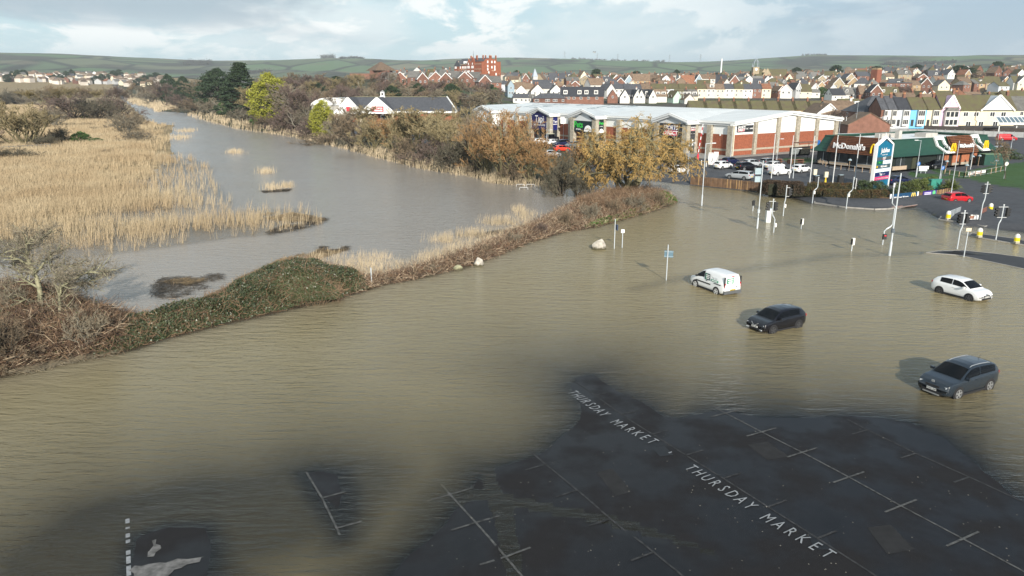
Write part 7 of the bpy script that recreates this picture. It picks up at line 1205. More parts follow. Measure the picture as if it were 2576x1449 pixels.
cs_ = 'cars parked in front of the shop entrances'; K = dict(group=cs_, detail=False); o = by_spot('offroad', 'black', 'black off-road vehicle carrying a roof board', 1387, 354, 28, **K); MB().box((-0.5, 0, 1.98), (2.3, 1.3, 0.08)).build('roof_board', mat('roof_board', (0.5, 0.5, 0.36), 0.8, 0.1), o)
for kd, cl, lab, u, v, dg in [('hatch', 'white', 'white car at the left end of the row below the off-road vehicle', 1362, 362, -15), ('mpv', 'navy', 'dark blue people carrier behind the scarlet car', 1412, 367, 210), ('hatch', 'white', 'white hatchback tucked behind the dark blue people carrier', 1392, 364, 35), ('hatch', 'grey', 'dark hatchback right of the blue people carrier', 1441, 371, 205), ('hatch', 'scarlet', 'scarlet hatchback nearest the trees in the shop car park', 1413, 381, 25), ('estate', 'white', 'white estate car at the right end of the shop row', 1472, 378, 20), ('saloon', 'black', 'black saloon at the left behind the scarlet car', 1366, 373, 30), ('hatch', 'silver', 'silver hatchback half hidden by the smaller orange willow', 1388, 395, 20), ('saloon', 'dkred', 'dark red car hidden behind the weeping willow', 1592, 398, 20)]: by_spot(kd, cl, lab, u, v, dg, **K)
K = dict(group='cars in front of the slate-roofed store', detail=False)
for kd, cl, lab, u, v, dg in [('hatch', 'white', 'white car beside the lamp post at the slate-roofed store', 967, 316, 190), ('estate', 'navy', 'dark blue car below the white one at the store', 959, 330, 200), ('hatch', 'white', 'white car at the left edge of the bare trees by the store', 1002, 336, 170), ('hatch', 'white', 'small white car near the right end of the store', 1130, 321, 200), ('saloon', 'blue', 'blue-grey car below the small white one near the store', 1117, 335, 15), ('hatch', 'silver', 'silver car behind the purple thicket', 1125, 352, 20), ('hatch', 'white', 'white car partly hidden in the middle of the store car park', 1048, 325, 190)]: by_spot(kd, cl, lab, u, v, dg, **K)
by_wheels('hatch', 'red', 'red hatchback driving away on the wet road', (2434, 512), (2404, 513.5), 0.12, 0.16, name='moving_car', plate='HJ05 KXW'); by_spot('suv', 'black', 'black car with lit white headlamps waiting beside the restaurant', 2353, 424, 205, name='waiting_car'); by_spot('saloon', 'navy', 'dark car whose roof shows behind the shrubs right of the totem sign', 2258, 464, 20, name='waiting_car')
K = dict(group='vehicles in the station car park', detail=False); by_spot('hatch', 'dkred', 'dark red hatchback in the station car park left of the signs', 2197, 334, 10, **K); by_spot('saloon', 'blue', 'bright blue car behind the green restaurant roof', 2411, 341, 0, **K); by_spot('bigvan', 'red', 'bright red van in the station car park', 2531, 354, -8, name='parked_van', cat='van', **K); by_spot('hatch', 'black', 'black car beside the bush near the red van', 2483, 343, 80, **K); by_spot('hatch', 'silver', 'pale silver car half hidden by the bare tree at the right', 2517, 384, 0, **K)
# ================================================================ street furniture, markings, hedges
polem = mat('post_grey_paint', (0.50, 0.54, 0.57), 0.45, 0.06, 2, metal=0.2); polew = mat('post_white', (0.6, 0.61, 0.61), 0.45, 0.04); signb = mat('sign_back', (0.28, 0.36, 0.40), 0.6, 0.08); wood = mat('fence_wood', (0.14, 0.085, 0.05), 0.85, 0.35, 1.2, obj=True); woodn = mat('new_wood', (0.42, 0.27, 0.12), 0.85, 0.15, 2); kerb = mat('kerb_stone', (0.30, 0.285, 0.26), 0.85, 0.15, 2); tarm = mat('pavement_tarmac', (0.035, 0.034, 0.036), 0.6, 0.2, 1.2); pinkpv = mat('tactile_pink', (0.33, 0.19, 0.15), 0.8, 0.12, 2); bolw = mat('bollard_white', (0.72, 0.70, 0.64), 0.4, 0.05)
def bp(u, v, z=None):
    """a foot standing on the ground or on the bed under the water at this reading"""
    x, y = G(u, v, 0 if z is None else z); return x, y, (zat(x, y) if z is None else z)
def lamp_post(u, v, vt, label, arm=0.8, rz=0.0, z=None, r=0.07, grp='lamp posts', m=None, two=False, name='lamp_post', cat='lamp post'):
    x, y, zz = bp(u, v, z); z0 = zz - 0.1 if zz < 0 else zz; h = HT(y, vt) - z0; t = thing(name, label, cat, (x, y, z0), rz, grp); m = m or polem
    MB().tube([(0, 0, -0.2), (0, 0, 1.5), (0, 0, 1.6), (0, 0, h)], [r * 1.25, r * 1.2, r * .8, r * 0.6], 10).build('pole', m, t)
    if arm:
        for s in ((1, -1) if two else (1,)): MB().tube([(0, 0, h - 0.05), (s * arm, 0, h + 0.02)], r * 0.5, 6).build('arm', m, t); MB().box((s * (arm + 0.2), 0, h + 0.02), (0.62, 0.22, 0.12)).build('lantern', mat('lantern_grey', (0.55, 0.57, 0.58), 0.5, 0.05), t)
    return t, h
lamp_post(1765, 517, 360.7, 'tall grey pole with arm and direction sign in the flood near the willow', 0.9, 0.2, r=0.085, name='camera_pole')[0]; T_ = KIDS
def sign_on(t, c, s, m, rz=0.0, nm='sign_panel'): return MB().box(c, s, rz).build(nm, m, t)
t, h = lamp_post(1904.7, 574.5, 403.9, 'tall lamp post in the flood with two grey sign backs', 0, 0, r=0.085); sign_on(t, (0.45 - 0.8, 0.12, h - 1.2), (0.85, 0.04, 0.7), signb); sign_on(t, (0.45 - 0.8, 0.12, h - 2.1), (0.75, 0.04, 0.65), signb); MB().tube([(0, 0, 2.2), (0, 0, 2.6)], 0.16, 8).build('collar', polem, t)
t, h = lamp_post(2237.5, 643.3, 436, 'tall pale blue-grey lamp post in the flood nearest the viewer', 0, 0, r=0.095); MB().tube([(-0.05, 0, h - 3.2), (-0.45, 0, h - 2.8), (-0.5, 0, h - 1.2)], 0.05, 6).build('side_bracket', polem, t); MB().box((-0.5, 0, h - 1.1), (0.14, 0.14, 0.4)).build('bracket_head', polew, t); MB().tube([(0, 0, 2.5), (0, 0, 2.9)], 0.17, 8).build('collar', mat('dark_collar', (0.1, 0.12, 0.14), 0.6, 0), t)
for i, (u, v, vt) in enumerate([(1940, 448.5, 339), (1985.7, 448, 343), (2036.5, 463.9, 343.9), (2094, 463.9, 342), (2149.8, 454, 340), (2197, 455, 338.5)]): x, y = G(u, v, .58); t = thing('flagpole', f'bare white flagpole, {ORD[i]} from the left along the restaurant hedge', 'flagpole', (x, y, .55), 0, 'white flagpoles by the restaurant'); h = HT(y, vt) - .55; MB().tube([(0, 0, 0), (0, 0, h)], [0.085, 0.06], 8).build('pole', polew, t); MB().ball((0, 0, h + 0.05), 0.09, 8, 5).build('finial', polew, t)
for u, v, vt, lab, arm, rz in [(1952.5, 415, 349.5, 'orange-lit car park lamp left of the second flagpole', .5, 0), (1994.7, 448.5, 373.9, 'low car park lamp beside the second flagpole', .5, 0), (1838, 395, 322, 'lamp pole at the near corner of the white shop', 0, 0), (1730, 437.6, 359.8, 'car park lamp beside the weeping willow', .6, 0), (1692, 415, 336, 'camera lamp in front of the large dark blue and red shop sign', .5, 3.1), (1375, 355, 305, 'lamp post in front of the purple shop sign', 0, 0), (1378, 368, 327, 'low lamp behind the scarlet car', .6, 0), (1417, 352, 305, 'lamp post with white square panel by the brick shop wall', 0, 0), (960, 330, 289, 'lamp post in front of the slate-roofed store', .5, 0), (2303.8, 446, 353, 'lamp with short arm in the drive-through lane, left one', .6, 3.1), (2361.8, 462, 370, 'slender lamp by the round blue arrow sign', 0, 0), (2389.8, 503, 354, 'tall white lamp post at the end of the pavement by the red car', 0, 0), (2440.8, 426, 341, 'lamp with short arm before the right green roof', .6, 3.1), (2503.8, 392, 328, 'lamp post left of the red van', 0, 0), (2540.8, 384, 332, 'lamp post right of the red van', 0, 0), (2149.6, 337, 252, 'very tall lamp post behind the restaurant', 0, 0), (2110, 338, 304, 'short white post left of the railway fence', 0, 0), (2205, 336, 296, 'lamp post before the white bay house', .7, 0), (2262, 334, 302, 'lamp post before the blue house', 0, 0), (2395, 335, 306, 'lamp post before the pink house', 0, 0), (1570, 352, 320, 'lamp behind the willow crown', .5, 0)]: lamp_post(u, v, vt, lab, arm, rz, .6, 0.06)
x, y = G(1417, 352, .6); sign_on(thing('square_sign', 'white square panel sign high on a post before the brick shop wall', 'sign', (x, y - 0.2, 6.2)), (0.2, 0, 0), (2.2, 0.08, 1.9), white, 0, 'panel')
# ---- traffic lights
def crank(t, h, off, m=polem, z0=0.0): MB().tube([(0, 0, -0.3), (0, 0, h * 0.45), (off * 0.25, 0, h * 0.5), (off * 0.75, 0, h * 0.56), (off, 0, h * 0.62), (off, 0, h)], 0.06, 8).build('pole', m, t)
def head(t, x, z, face, board=False):
    """signal head facing the angle face, with three hooded lenses"""
    r = Matrix.Rotation(face, 4, 'Z'); o = Vector((x, 0, z)); m = MB().box((0, 0, 0), (0.24, 0.26, 0.95)); 
    for k in (-1, 0, 1): m.tube([(0.12, 0, k * 0.3), (0.3, 0, k * 0.3 + 0.01)], 0.12, 10, False)
    me = m.mesh('signal_head', blackm); me.transform(Matrix.Translation(o) @ r); hd = link('signal_head', me, t)
    for k, c in ((1, (0.12, 0.005, 0.005)), (0, (0.1, 0.05, 0.005)), (-1, (0.005, 0.06, 0.03))): me = MB().tube([(0.125, 0, k * 0.3), (0.135, 0, k * 0.3)], 0.1, 10).mesh('lens', mat(f'lens_{k}', c, 0.3, 0)); me.transform(Matrix.Translation(o) @ r); link('lens', me, hd)
    if board: me = MB().box((-0.02, 0, 0), (0.03, 0.5, 1.3)).mesh('backing_board', blackm); me.transform(Matrix.Translation(o) @ r); link('backing_board', me, t); w = MB(); [w.box((-0.02, s * 0.27, 0), (0.04, 0.05, 1.34)) for s in (-1, 1)]; [w.box((-0.02, 0, s * 0.67), (0.04, 0.58, 0.05)) for s in (-1, 1)]; me = w.mesh('white_border', wht); me.transform(Matrix.Translation(o) @ r); link('white_border', me, t)
gtl = 'traffic lights at the flooded junction'
def tlight(u, v, vt, label, off=0.0, heads=((0.0, 0.3, False),), z=None, box=None):
    x, y, zz = bp(u, v, z); zz = zz - 0.1 if zz < 0 else zz; h = HT(y, vt) - zz; t = thing('traffic_light', label, 'traffic light', (x, y, zz), 0, gtl); crank(t, h, off)
    for dx, face, bd in heads:
        s = 1 if dx >= 0 else -1; head(t, off + dx, h - 0.75, face, bd)
        if dx: MB().tube([(off, 0, h - 0.2), (off + dx, 0, h - 0.2)], 0.03, 5).build('bracket', polew, t); MB().tube([(off, 0, h - 1.3), (off + dx, 0, h - 1.3)], 0.03, 5).build('bracket', polew, t)
    MB().tube([(off, 0, h), (off, 0, h + 0.08)], 0.08, 8).build('cap', polew, t)
    if box: MB().box((off * (0 if box < 0.5 else 1) + 0.12, -0.05, h * box), (0.2, 0.2, 0.42)).build('push_button_box', bolw, t)
    return t, h
tlight(1946, 585, 502, 'cranked traffic light in deep water beside the white cabinet', -0.35, ((-0.45, PI, False), (0.25, 0.2, False)), None, 0.3)
tlight(1970, 543, 468, 'traffic light with head on the right, farther out behind the white cabinet', 0.1, ((0.42, 0.1, False),), None, 0.4); tlight(2043.6, 508.6, 447, 'cranked pole without visible signal head by the post-and-rail fence', 0.5, (), 0.15, 0.4)
tlight(2128.9, 521.8, 447, 'cranked traffic light with white-bordered head by the picket fence', 0.55, ((0.25, 0.0, True),), 0.2, 0.42); t, h = tlight(2220, 615.8, 527, 'cranked pole with a small red-lit box standing in the flood', 0.75, (), None); MB().box((0.05, -0.1, h * 0.31), (0.34, 0.26, 0.55)).build('pedestrian_signal', blackm, t); MB().box((0.05, -0.24, h * 0.34), (0.2, 0.03, 0.12)).build('red_man', mat('red_signal', (0.6, 0.02, 0.04), 0.4, 0), t)
tlight(2464, 560.8, 459, 'traffic light on the railed island in front of the red car', 0.15, ((-0.32, 2.6, False), (0.35, -0.3, False)), 0.12); tlight(2408, 625.4, 531, 'traffic light at the end of the wet pavement strip', 0.15, ((-0.35, PI + 0.3, False), (0.3, 0.2, False)), 0.03); tlight(2505, 603.4, 516, 'traffic light on the second island with head on the right', 0.2, ((0.5, 0.1, False), (-0.5, PI, False)), 0.1)
x, y, z = bp(1931, 559); t = thing('control_cabinet', 'pale control cabinet standing in the water under the traffic light', 'cabinet', (x, y, z - 0.1), 0.1); MB().box((0, 0, 1.0), (0.55, 0.4, 2.0)).build('box', mat('cabinet_white', (0.6, 0.63, 0.62), 0.5, 0.06), t); MB().box((0, 0, 2.03), (0.6, 0.45, 0.06)).build('lid', signb, t)
for u, v, vt, lab, m, w in [(2015.3, 576, 550, 'small black and cream box on a short post in the flood', bolw, 0.25), (2142, 631, 599, 'cream push-button box on a dark short post in the flood', bolw, 0.3), (1893.7, 530, 504, 'small dark box on a short post left of the white cabinet', blackm, 0.25)]:
    x, y, z = bp(u, v); h = HT(y, vt) - z; t = thing('push_button_post', lab, 'post', (x, y, z), 0.3, 'push-button posts in the flood'); MB().tube([(0, 0, -0.1), (0, 0, h - 0.3)], 0.05, 8).build('post', polem, t); MB().box((0.05, 0, h - 0.35), (w, 0.2, 0.7)).build('box', m, t); MB().box((-0.1, -0.02, h - 0.35), (0.1, 0.18, 0.6)).build('box_side', blackm, t)
for u, v, vt, lab, sg in [(1545.2, 625, 550.8, 'tall thin pole with a dark sign seen edge-on beside the grey boulder', 'edge'), (1565, 622.8, 576.8, 'short thin pole with a small white square sign', 'white'), (1676, 704.8, 615.8, 'thin pole with a blue-grey sign back near the white van', 'back'), (2424.5, 646.6, 575, 'thin pole with a small cream sign by the wet pavement', 'cream'), (935, 716, 673.6, 'pale bent post standing in the reeds beside the ivy mound', 'none')]:
    x, y, z = bp(u, v); z = min(z, 0.4); h = HT(y, vt) - z; t = thing('sign_post', lab, 'sign post', (x, y, z), 0, 'thin posts along the flooded car park'); MB().tube([(0, 0, -0.2), (0, 0, h)], 0.055 if sg == 'none' else 0.045, 8).build('post', polem, t)
    if sg == 'edge': MB().box((0.18, 0, h - 0.85), (0.1, 0.5, 0.55), 0.2).build('sign', mat('dark_blue_sign', (0.03, 0.05, 0.1), 0.5, 0), t)
    if sg == 'white': MB().box((0, -0.06, h - 0.18), (0.34, 0.03, 0.34)).build('sign', wht, t); MB().box((0, -0.08, h - 0.18), (0.06, 0.02, 0.18)).build('mark', blackm, t)
    if sg == 'back': MB().box((0.1, 0.06, h - 0.8), (0.72, 0.03, 0.58), -0.25).build('sign', mat('blue_grey_sign', (0.10, 0.17, 0.22), 0.5, 0.08), t); [MB().box((0.1, 0.03, h - 0.8 + s * 0.2), (0.76, 0.04, 0.04), -0.25).build('sign_rail', signb, t) for s in (-1, 1)]
    if sg == 'cream': MB().box((0, -0.06, h - 0.1), (0.5, 0.03, 0.32)).build('sign', mat('cream_sign', (0.6, 0.52, 0.38), 0.6, 0), t)
# ---- islands, lit bollards, railings, wet pavement
def kerbed(nm, pts, z0, z1, top):
    P_ = W(pts); P_ = [tuple(p) for p in P_]; a = sum(P_[i][0] * P_[(i + 1) % len(P_)][1] - P_[(i + 1) % len(P_)][0] * P_[i][1] for i in range(len(P_))); P_ = P_ if a > 0 else P_[::-1]
    o = MB().prism(P_, z0, z1).build(nm, top, None, kind='structure'); k = 0
    for i in range(len(P_)):
        a, b = Vector((*P_[i], 0)), Vector((*P_[(i + 1) % len(P_)], 0)); n = max(1, int((b - a).length / 0.92)); d = (b - a) / n
        for j in range(n):
            if k > 120: break
            p, q = a + d * j, a + d * (j + 0.97); MB().beam((p.x, p.y, (z0 + z1 + 0.015) / 2), (q.x, q.y, (z0 + z1 + 0.015) / 2), 0.15, z1 - z0 + 0.015).build('kerb_stone', kerb, o); k += 1
    return o
kerbed('traffic_island', [(2362, 553), (2380, 556), (2420, 561), (2478, 571), (2496, 566), (2486, 552), (2455, 540), (2400, 536), (2370, 543)], -0.15, 0.12, tarm); kerbed('traffic_island', [(2436, 594), (2470, 600), (2510, 607), (2560, 615), (2600, 621), (2600, 612), (2545, 601), (2480, 592), (2445, 588)], -0.15, 0.09, tarm)
gb_ = 'lit keep-left bollards'
for u, v, vt, lab in [(2384, 553, 530, 'white and yellow bollard at the left tip of the railed island'), (2463, 597, 573, 'white and yellow bollard at the left end of the second island'), (2556.5, 612, 588, 'white and yellow bollard at the right end of the second island'), (2490.5, 533, 511, 'dull yellow bollard on the far side of the railed island')]:
    x, y = G(u, v, .1); h = HT(y, vt) - .1; t = thing('traffic_bollard', lab, 'bollard', (x, y, .09), 0.2, gb_); MB().box((0, 0, .1), (.5, .34, .2)).build('base', mat('bollard_base', (0.35, 0.32, 0.25), 0.7, 0.1), t); MB().tube([(0, 0, .2), (0, 0, h - .22), (0, 0, h - .08), (0, 0, h)], [.26, .25, .19, .06], 12).build('shell', bolw, t); MB().tube([(0, 0, .24), (0, 0, h * .62)], .266, 12).build('yellow_panel', mat('bollard_yellow', (0.72, 0.55, 0.01), 0.4, 0), t)
def railing(label, pts, h=1.05, z=0.1, step=0.12, m=metal, nm='guard_railing', grp='guard railings on the island'):
    t = thing(nm, label, 'railing', (0, 0, 0), 0, grp); Q = [Vector((*G(u, v, z), z)) for u, v in pts]; k = 0
    for a, b in zip(Q[:-1], Q[1:]):
        MB().tube([a + Vector((0, 0, h)), b + Vector((0, 0, h))], .035, 6).build('top_rail', m, t); MB().tube([a + Vector((0, 0, .12)), b + Vector((0, 0, .12))], .03, 6).build('bottom_rail', m, t); n = max(2, int((b - a).length / step))
        for i in range(n + 1): p = a.lerp(b, i / n); MB().tube([p + Vector((0, 0, 0 if i % 12 == 0 else .12)), p + Vector((0, 0, h))], .04 if i % 12 == 0 else .012, 5, False).build('post' if i % 12 == 0 else 'bar', m, t)
    return t
railing('grey guard railing along the left front of the island', [(2388, 552), (2414, 541.5)]); t = railing('dark guard railing with a white banner on the island', [(2424, 559.5), (2464, 563)], m=mat('dark_rail', (0.06, 0.065, 0.07), 0.5, 0)); railing('red-brown guard railing behind the island traffic light', [(2466, 548), (2480, 541)], m=mat('rust_rail', (0.2, 0.09, 0.07), 0.6, 0.1))
x, y = G(2439, 561, .1); tb = thing('rail_banner', 'white banner with a brown motif tied to the island railing', 'banner', (x, y - .08, .1), 0.06); MB().box((0, 0, .72), (1.85, .03, .55)).build('cloth', wht, tb); MB().box((.1, -.02, .72), (.55, .02, .4)).build('motif', mat('brown_motif', (0.25, 0.12, 0.08), 0.6, 0.5, 6), tb)
kerbed('wet_pavement', [(2330, 636), (2406, 642), (2440, 648), (2576, 677), (2660, 696), (2660, 664), (2576, 648), (2500, 638), (2420, 630), (2360, 632)], -0.2, 0.03, tarm)
kerbed('pavement', [(2048, 511.5), (2127, 523), (2200, 528), (2232, 527), (2261, 524), (2300, 518), (2399, 508), (2420, 498), (2408, 480), (2360, 491), (2308, 499), (2238, 507), (2140, 503), (2060, 497)], -0.1, 0.16, tarm)
for pts in ([(2078, 507), (2108, 505.5), (2098, 501), (2082, 502)], [(2215, 512), (2232, 508), (2272, 518), (2262, 522), (2250, 523)], [(2262, 522), (2290, 516), (2310, 515), (2300, 518)]): P_ = [tuple(p) for p in W(pts, .16)]; MB().prism(P_, .158, .166).build('tactile_paving', pinkpv, None, kind='structure')
# ---- fences, hedges, banners along the restaurant corner
def slat_fence(label, a, b, h, w, gap, z, lean=0.0, new=0.07, nm='wooden_fence', th=0.03):
    A_, B_ = Vector((*G(*a, z), z)), Vector((*G(*b, z), z)); t = thing(nm, label, 'fence', (0, 0, 0)); L_ = (B_ - A_).length; n = int(L_ / (w + gap)); d = (B_ - A_) / n; rz = math.atan2(d.y, d.x); me = MB().box((0, 0, h / 2), (w, th, h)).mesh('slat', wood); me2 = MB().box((0, 0, h / 2), (w, th, h)).mesh('slat', woodn)
    for i in range(n): p = A_ + d * (i + .5); o = link('slat', me2 if rnd.random() < new else me, t); o.location = (p.x, p.y, p.z + rnd.uniform(-.03, .03)); o.rotation_euler = (rnd.uniform(-.02, .02), rnd.uniform(-.02, .02), rz)
    nv = Vector((-math.sin(rz), math.cos(rz), 0)) * .06
    for q in (.25, .8): MB().beam(A_ + nv + Vector((0, 0, h * q)), B_ + nv + Vector((0, 0, h * q)), .05, .09).build('rail', wood, t)
    return t
slat_fence('tall brown board fence holding the car park above the flood', (1736, 466), (1916, 484), 1.55, .1, .012, -.05, new=.08); slat_fence('low brown picket fence in front of the clipped hedge', (2143, 503), (2236, 507.5), .62, .09, .05, .16, new=.0, nm='picket_fence'); slat_fence('brown board fence between the two advertising banners', (2308, 499.5), (2320, 498), .85, .12, .01, .16, new=0); slat_fence('brown board fence with one pale new section at the pavement end', (2354, 494.5), (2392, 487), .9, .12, .01, .16, new=.25)
t = thing('rail_fence', 'low wooden post-and-rail fence below the clipped hedge', 'fence', (0, 0, 0)); A_, B_ = Vector((*G(1918, 488), .25)), Vector((*G(2143, 502), .25))
for i in range(13): p = A_.lerp(B_, i / 12); MB().box((p.x, p.y, .45), (.1, .1, .75)).build('post', wood, t)
for z in (.72, .45): MB().beam(A_ + Vector((0, -.07, z - .25)), B_ + Vector((0, -.07, z - .25)), .05, .1).build('rail', mat('rail_wood', (0.26, 0.19, 0.1), 0.85, 0.2), t)
def hedge(label, pts, wd, h, lm, n, top=1.0, z=.45, leaf=.09, name='clipped_hedge'):
    Q = np.array([G(u, v, z) for u, v in pts]); t = thing(name, label, 'hedge', (Q[0][0], Q[0][1], z - .1)); rg = np.random.default_rng(int(pts[0][0])); sl_ = np.linalg.norm(np.diff(Q, axis=0), axis=1); k = rg.choice(len(sl_), n, p=sl_ / sl_.sum()); f = rg.uniform(0, 1, n)[:, None]; P_ = Q[k] * (1 - f) + Q[k + 1] * f; d = (Q[k + 1] - Q[k]) / sl_[k][:, None]; nn = np.stack([-d[:, 1], d[:, 0]], -1); s = rg.uniform(-1, 1, n); zz = rg.uniform(0, 1, n) ** .7 * h * (1 - .3 * np.abs(s) ** 3) * (0.9 + .2 * fbm(P_[:, 0], P_[:, 1])); XY = P_ + nn * (s * wd / 2)[:, None] - Q[0]
    link('foliage', np_mesh('foliage', *leaves(np.column_stack([XY, zz + .1]), leaf, rg, .5), lm), t); m = MB()
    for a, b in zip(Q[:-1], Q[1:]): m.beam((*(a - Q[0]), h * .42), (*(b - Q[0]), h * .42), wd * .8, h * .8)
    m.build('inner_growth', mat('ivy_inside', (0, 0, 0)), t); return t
hedr = mat('hedge_russet', (0.105, 0.052, 0.022), 0.75, 0.45, 1.0, col2=(0.055, 0.06, 0.02)); hedd = mat('hedge_dark', (0.055, 0.036, 0.022), 0.8, 0.4, 0.9)
hedge('long russet clipped hedge in front of the flagpoles', [(2012, 489), (2070, 496), (2130, 499), (2185, 500), (2228, 499)], 1.6, 1.25, hedr, 15000); hedge('upper russet hedge strip behind the front one', [(2030, 478), (2080, 480), (2150, 481)], 1.4, 1.25, hedr, 6000)
hedge('big dark brown domed hedge beside the board fence', [(1925, 484), (1950, 489), (1985, 490), (2012, 490)], 3.2, 2.0, hedd, 13000, z=.4)
for key, u, v, h, w, lab in [('shrub_light', 2312, 482, 1.9, 3.0, 'bright green rounded shrub beside the teal cabinet'), ('shrub_light', 2283, 486, 1.7, 3.4, 'olive shrub right of the totem sign'), ('shrub_dark', 2262, 489, 1.3, 2.6, 'bronze-green shrub behind the blue banner'), ('shrub_dark', 2205, 484, 1.7, 3.2, 'dark green shrub at the foot of the totem sign'), ('shrub_dark', 2170, 480, 1.6, 2.8, 'dark rounded shrub left of the totem sign'), ('shrub_light', 2340, 470, 1.6, 2.2, 'small green shrub behind the teal cabinet'), ('shrub_dark', 2455, 332, 3.2, 9, 'mixed scrub beside the blue car behind the restaurant'), ('shrub_dark', 2510, 398, 2.2, 8, 'rough bushes at the right behind the restaurant')]: x, y = G(u, v, .5); plant(key, 'shrub', lab, 'bush', x, y, h, w, None, 'shrubs round the restaurant corner', .4)
def spiky(u, v, label):
    x, y = G(u, v, .4); t = thing('spiky_plant', label, 'plant', (x, y, .35)); rg = np.random.default_rng(3); n = 240; a = rg.uniform(0, 2 * PI, n); el = rg.uniform(.2, 1.4, n); d = np.stack([np.cos(a) * np.cos(el), np.sin(a) * np.cos(el), np.sin(el)], -1); p0 = np.zeros((n, 3)) + np.array([0, 0, .3]); p1 = p0 + d * rg.uniform(.9, 1.7, (n, 1)); p2 = p1 + d * .4 - np.array([0, 0, .25]); link('leaves', np_mesh('leaves', *join(ribbons(p0, p1, .05, .04, rg), ribbons(p1, p2, .04, .01, rg)), lf_lg), t); MB().tube([(0, 0, 0), (0, 0, .4)], .15, 8).build('stem', barkd, t)
spiky(2390, 482, 'spiky sword-leaved plant at the pavement corner'); plant_uv('tree_brown', 'bare_tree', 'bare young tree on the grass beyond the restaurant', 'tree', 2531, 451, 352, 62, None, None, .55); plant_uv('tree_purple', 'bare_tree', 'small bare tree against the stained white house wall', 'tree', 2103, 330, 276, 44, None, None, 1.0)
plant_uv('tree_grey', 'bare_tree', 'small bare garden tree in front of the cream inn', 'tree', 2478, 322, 292, 40, None, None, 2.4)
x, y = G(2349, 478, .4); t = thing('utility_cabinet', 'teal green utility cabinet behind the purple banner', 'cabinet', (x, y, .3), .15); tl = mat('cabinet_teal', (0.03, 0.22, 0.17), 0.55, 0.1); MB().box((0, 0, .85), (1.75, .7, 1.7)).build('box', tl, t); MB().box((0, 0, 1.73), (1.85, .8, .08)).build('lid', tl, t); MB().box((0, -.36, .85), (.03, .02, 1.5)).build('door_gap', blackm, t)
def banner(label, a, b, h, build):
    A_, B_ = Vector((*G(*a, .18), .2)), Vector((*G(*b, .18), .2)); d = B_ - A_; t = thing('banner', label, 'banner', A_, math.atan2(d.y, d.x)); build(t, d.length, h); return t
def b1(t, w, h):
    MB().box((w / 2, 0, h / 2), (w, .05, h)).build('board', mat('banner_blue', (0.01, 0.055, 0.13), 0.5, 0.1), t)
    for x in (.12, w - .12): MB().box((x, -.03, h / 2), (.26, .06, h + .06)).build('white_end', wht, t)
    put_text("We're open 24 hours.", .36, wht, t, (w * .40, -.04, h * .45), (1, 0, 0), (0, 0, 1), bold=.012)
    for s in (-1, 1): MB().tube([(w * .82 + s * .22 + .22 * math.cos(q), -.06, .02 + .86 * h * math.sin(q) ** .75) for q in np.linspace(.02, PI - .02, 11)], .075, 6).build('golden_arch', mat('arch_pale_gold', (0.75, 0.55, 0.12), 0.5, 0), t)
banner('dark blue banner with white lettering and golden arches', (2237, 507), (2308, 499.5), .98, b1)
def b2(t, w, h):
    MB().box((w / 2, 0, h / 2), (w, .05, h)).build('board', mat('banner_purple', (0.055, 0.03, 0.22), 0.5, 0.1), t); MB().box((w / 2, -.03, .1), (w, .03, .2)).build('yellow_stripe', yel, t); MB().tube([(w * .8, -.02, h * .62), (w * .8, -.05, h * .62)], h * .36, 18).build('green_disc', mat('banner_green', (0.12, 0.5, 0.22), 0.5, 0.05), t)
    for k, l in ((.72, .5), (.5, .52)): MB().box((w * .33, -.035, h * k), (w * l, .02, .13)).build('letter_strip', mat('lilac_letters', (0.6, 0.56, 0.75), 0.5, 0.3, 8), t)
banner('purple and green banner with yellow lower stripe', (2320, 498), (2354, 494.5), .95, b2)
def b3(t, w, h): MB().box((w / 2, 0, h / 2), (w, .05, h)).build('board', wht, t); [MB().box((w * .5, -.035, h * k), (w * l, .02, .1)).build('letter_strip', mat('red_grey_letters', (0.55, 0.35, 0.34), 0.5, 0.3, 8), t) for k, l in ((.68, .6), (.45, .7), (.25, .5))]
banner('white banner with faint red lettering on the patio railing', (2434, 447), (2478, 440), .9, b3)
def pn_posts(label, pts, n, h, z=.56):
    Q = [Vector((*G(u, v, z), z)) for u, v in pts]; t = thing('glass_barrier', label, 'railing', (0, 0, 0), 0, 'patio barriers of the restaurant'); pw = mat('barrier_post', (0.34, 0.24, 0.16), 0.6, 0.1)
    for a, b in zip(Q[:-1], Q[1:]):
        for i in range(n + 1): p = a.lerp(b, i / n); MB().box((p.x, p.y, z + h / 2), (.1, .1, h)).build('post', pw, t)
        MB().tube([a + Vector((0, 0, h)), b + Vector((0, 0, h))], .03, 5).build('top_rail', metal, t); MB().tube([a + Vector((0, 0, .2)), b + Vector((0, 0, .2))], .03, 5).build('bottom_rail', metal, t)
pn_posts('low patio barrier along the left front of the restaurant', [(2062, 411), (2085, 424), (2130, 430), (2188, 436)], 3, 1.0); pn_posts('patio barrier at the right end of the restaurant', [(2376, 438), (2424, 448), (2480, 440), (2528, 430)], 4, 1.0)
for i, (u, v) in enumerate([(2135, 430), (2378, 434), (2428, 445), (2443, 420), (2460, 418), (2503, 432)]): x, y = G(u, v, .56); t = thing('patio_lamp', f'small mushroom patio lamp, {ORD[i]} from the left round the restaurant', 'lamp', (x, y, .55), 0, 'patio lamps'); MB().tube([(0, 0, 0), (0, 0, 2.0)], .05, 6).build('post', mat('barrier_post', (0, 0, 0)), t); MB().tube([(0, 0, 1.95), (0, 0, 2.1), (0, 0, 2.25)], [.34, .3, .08], 10).build('shade', signb, t)
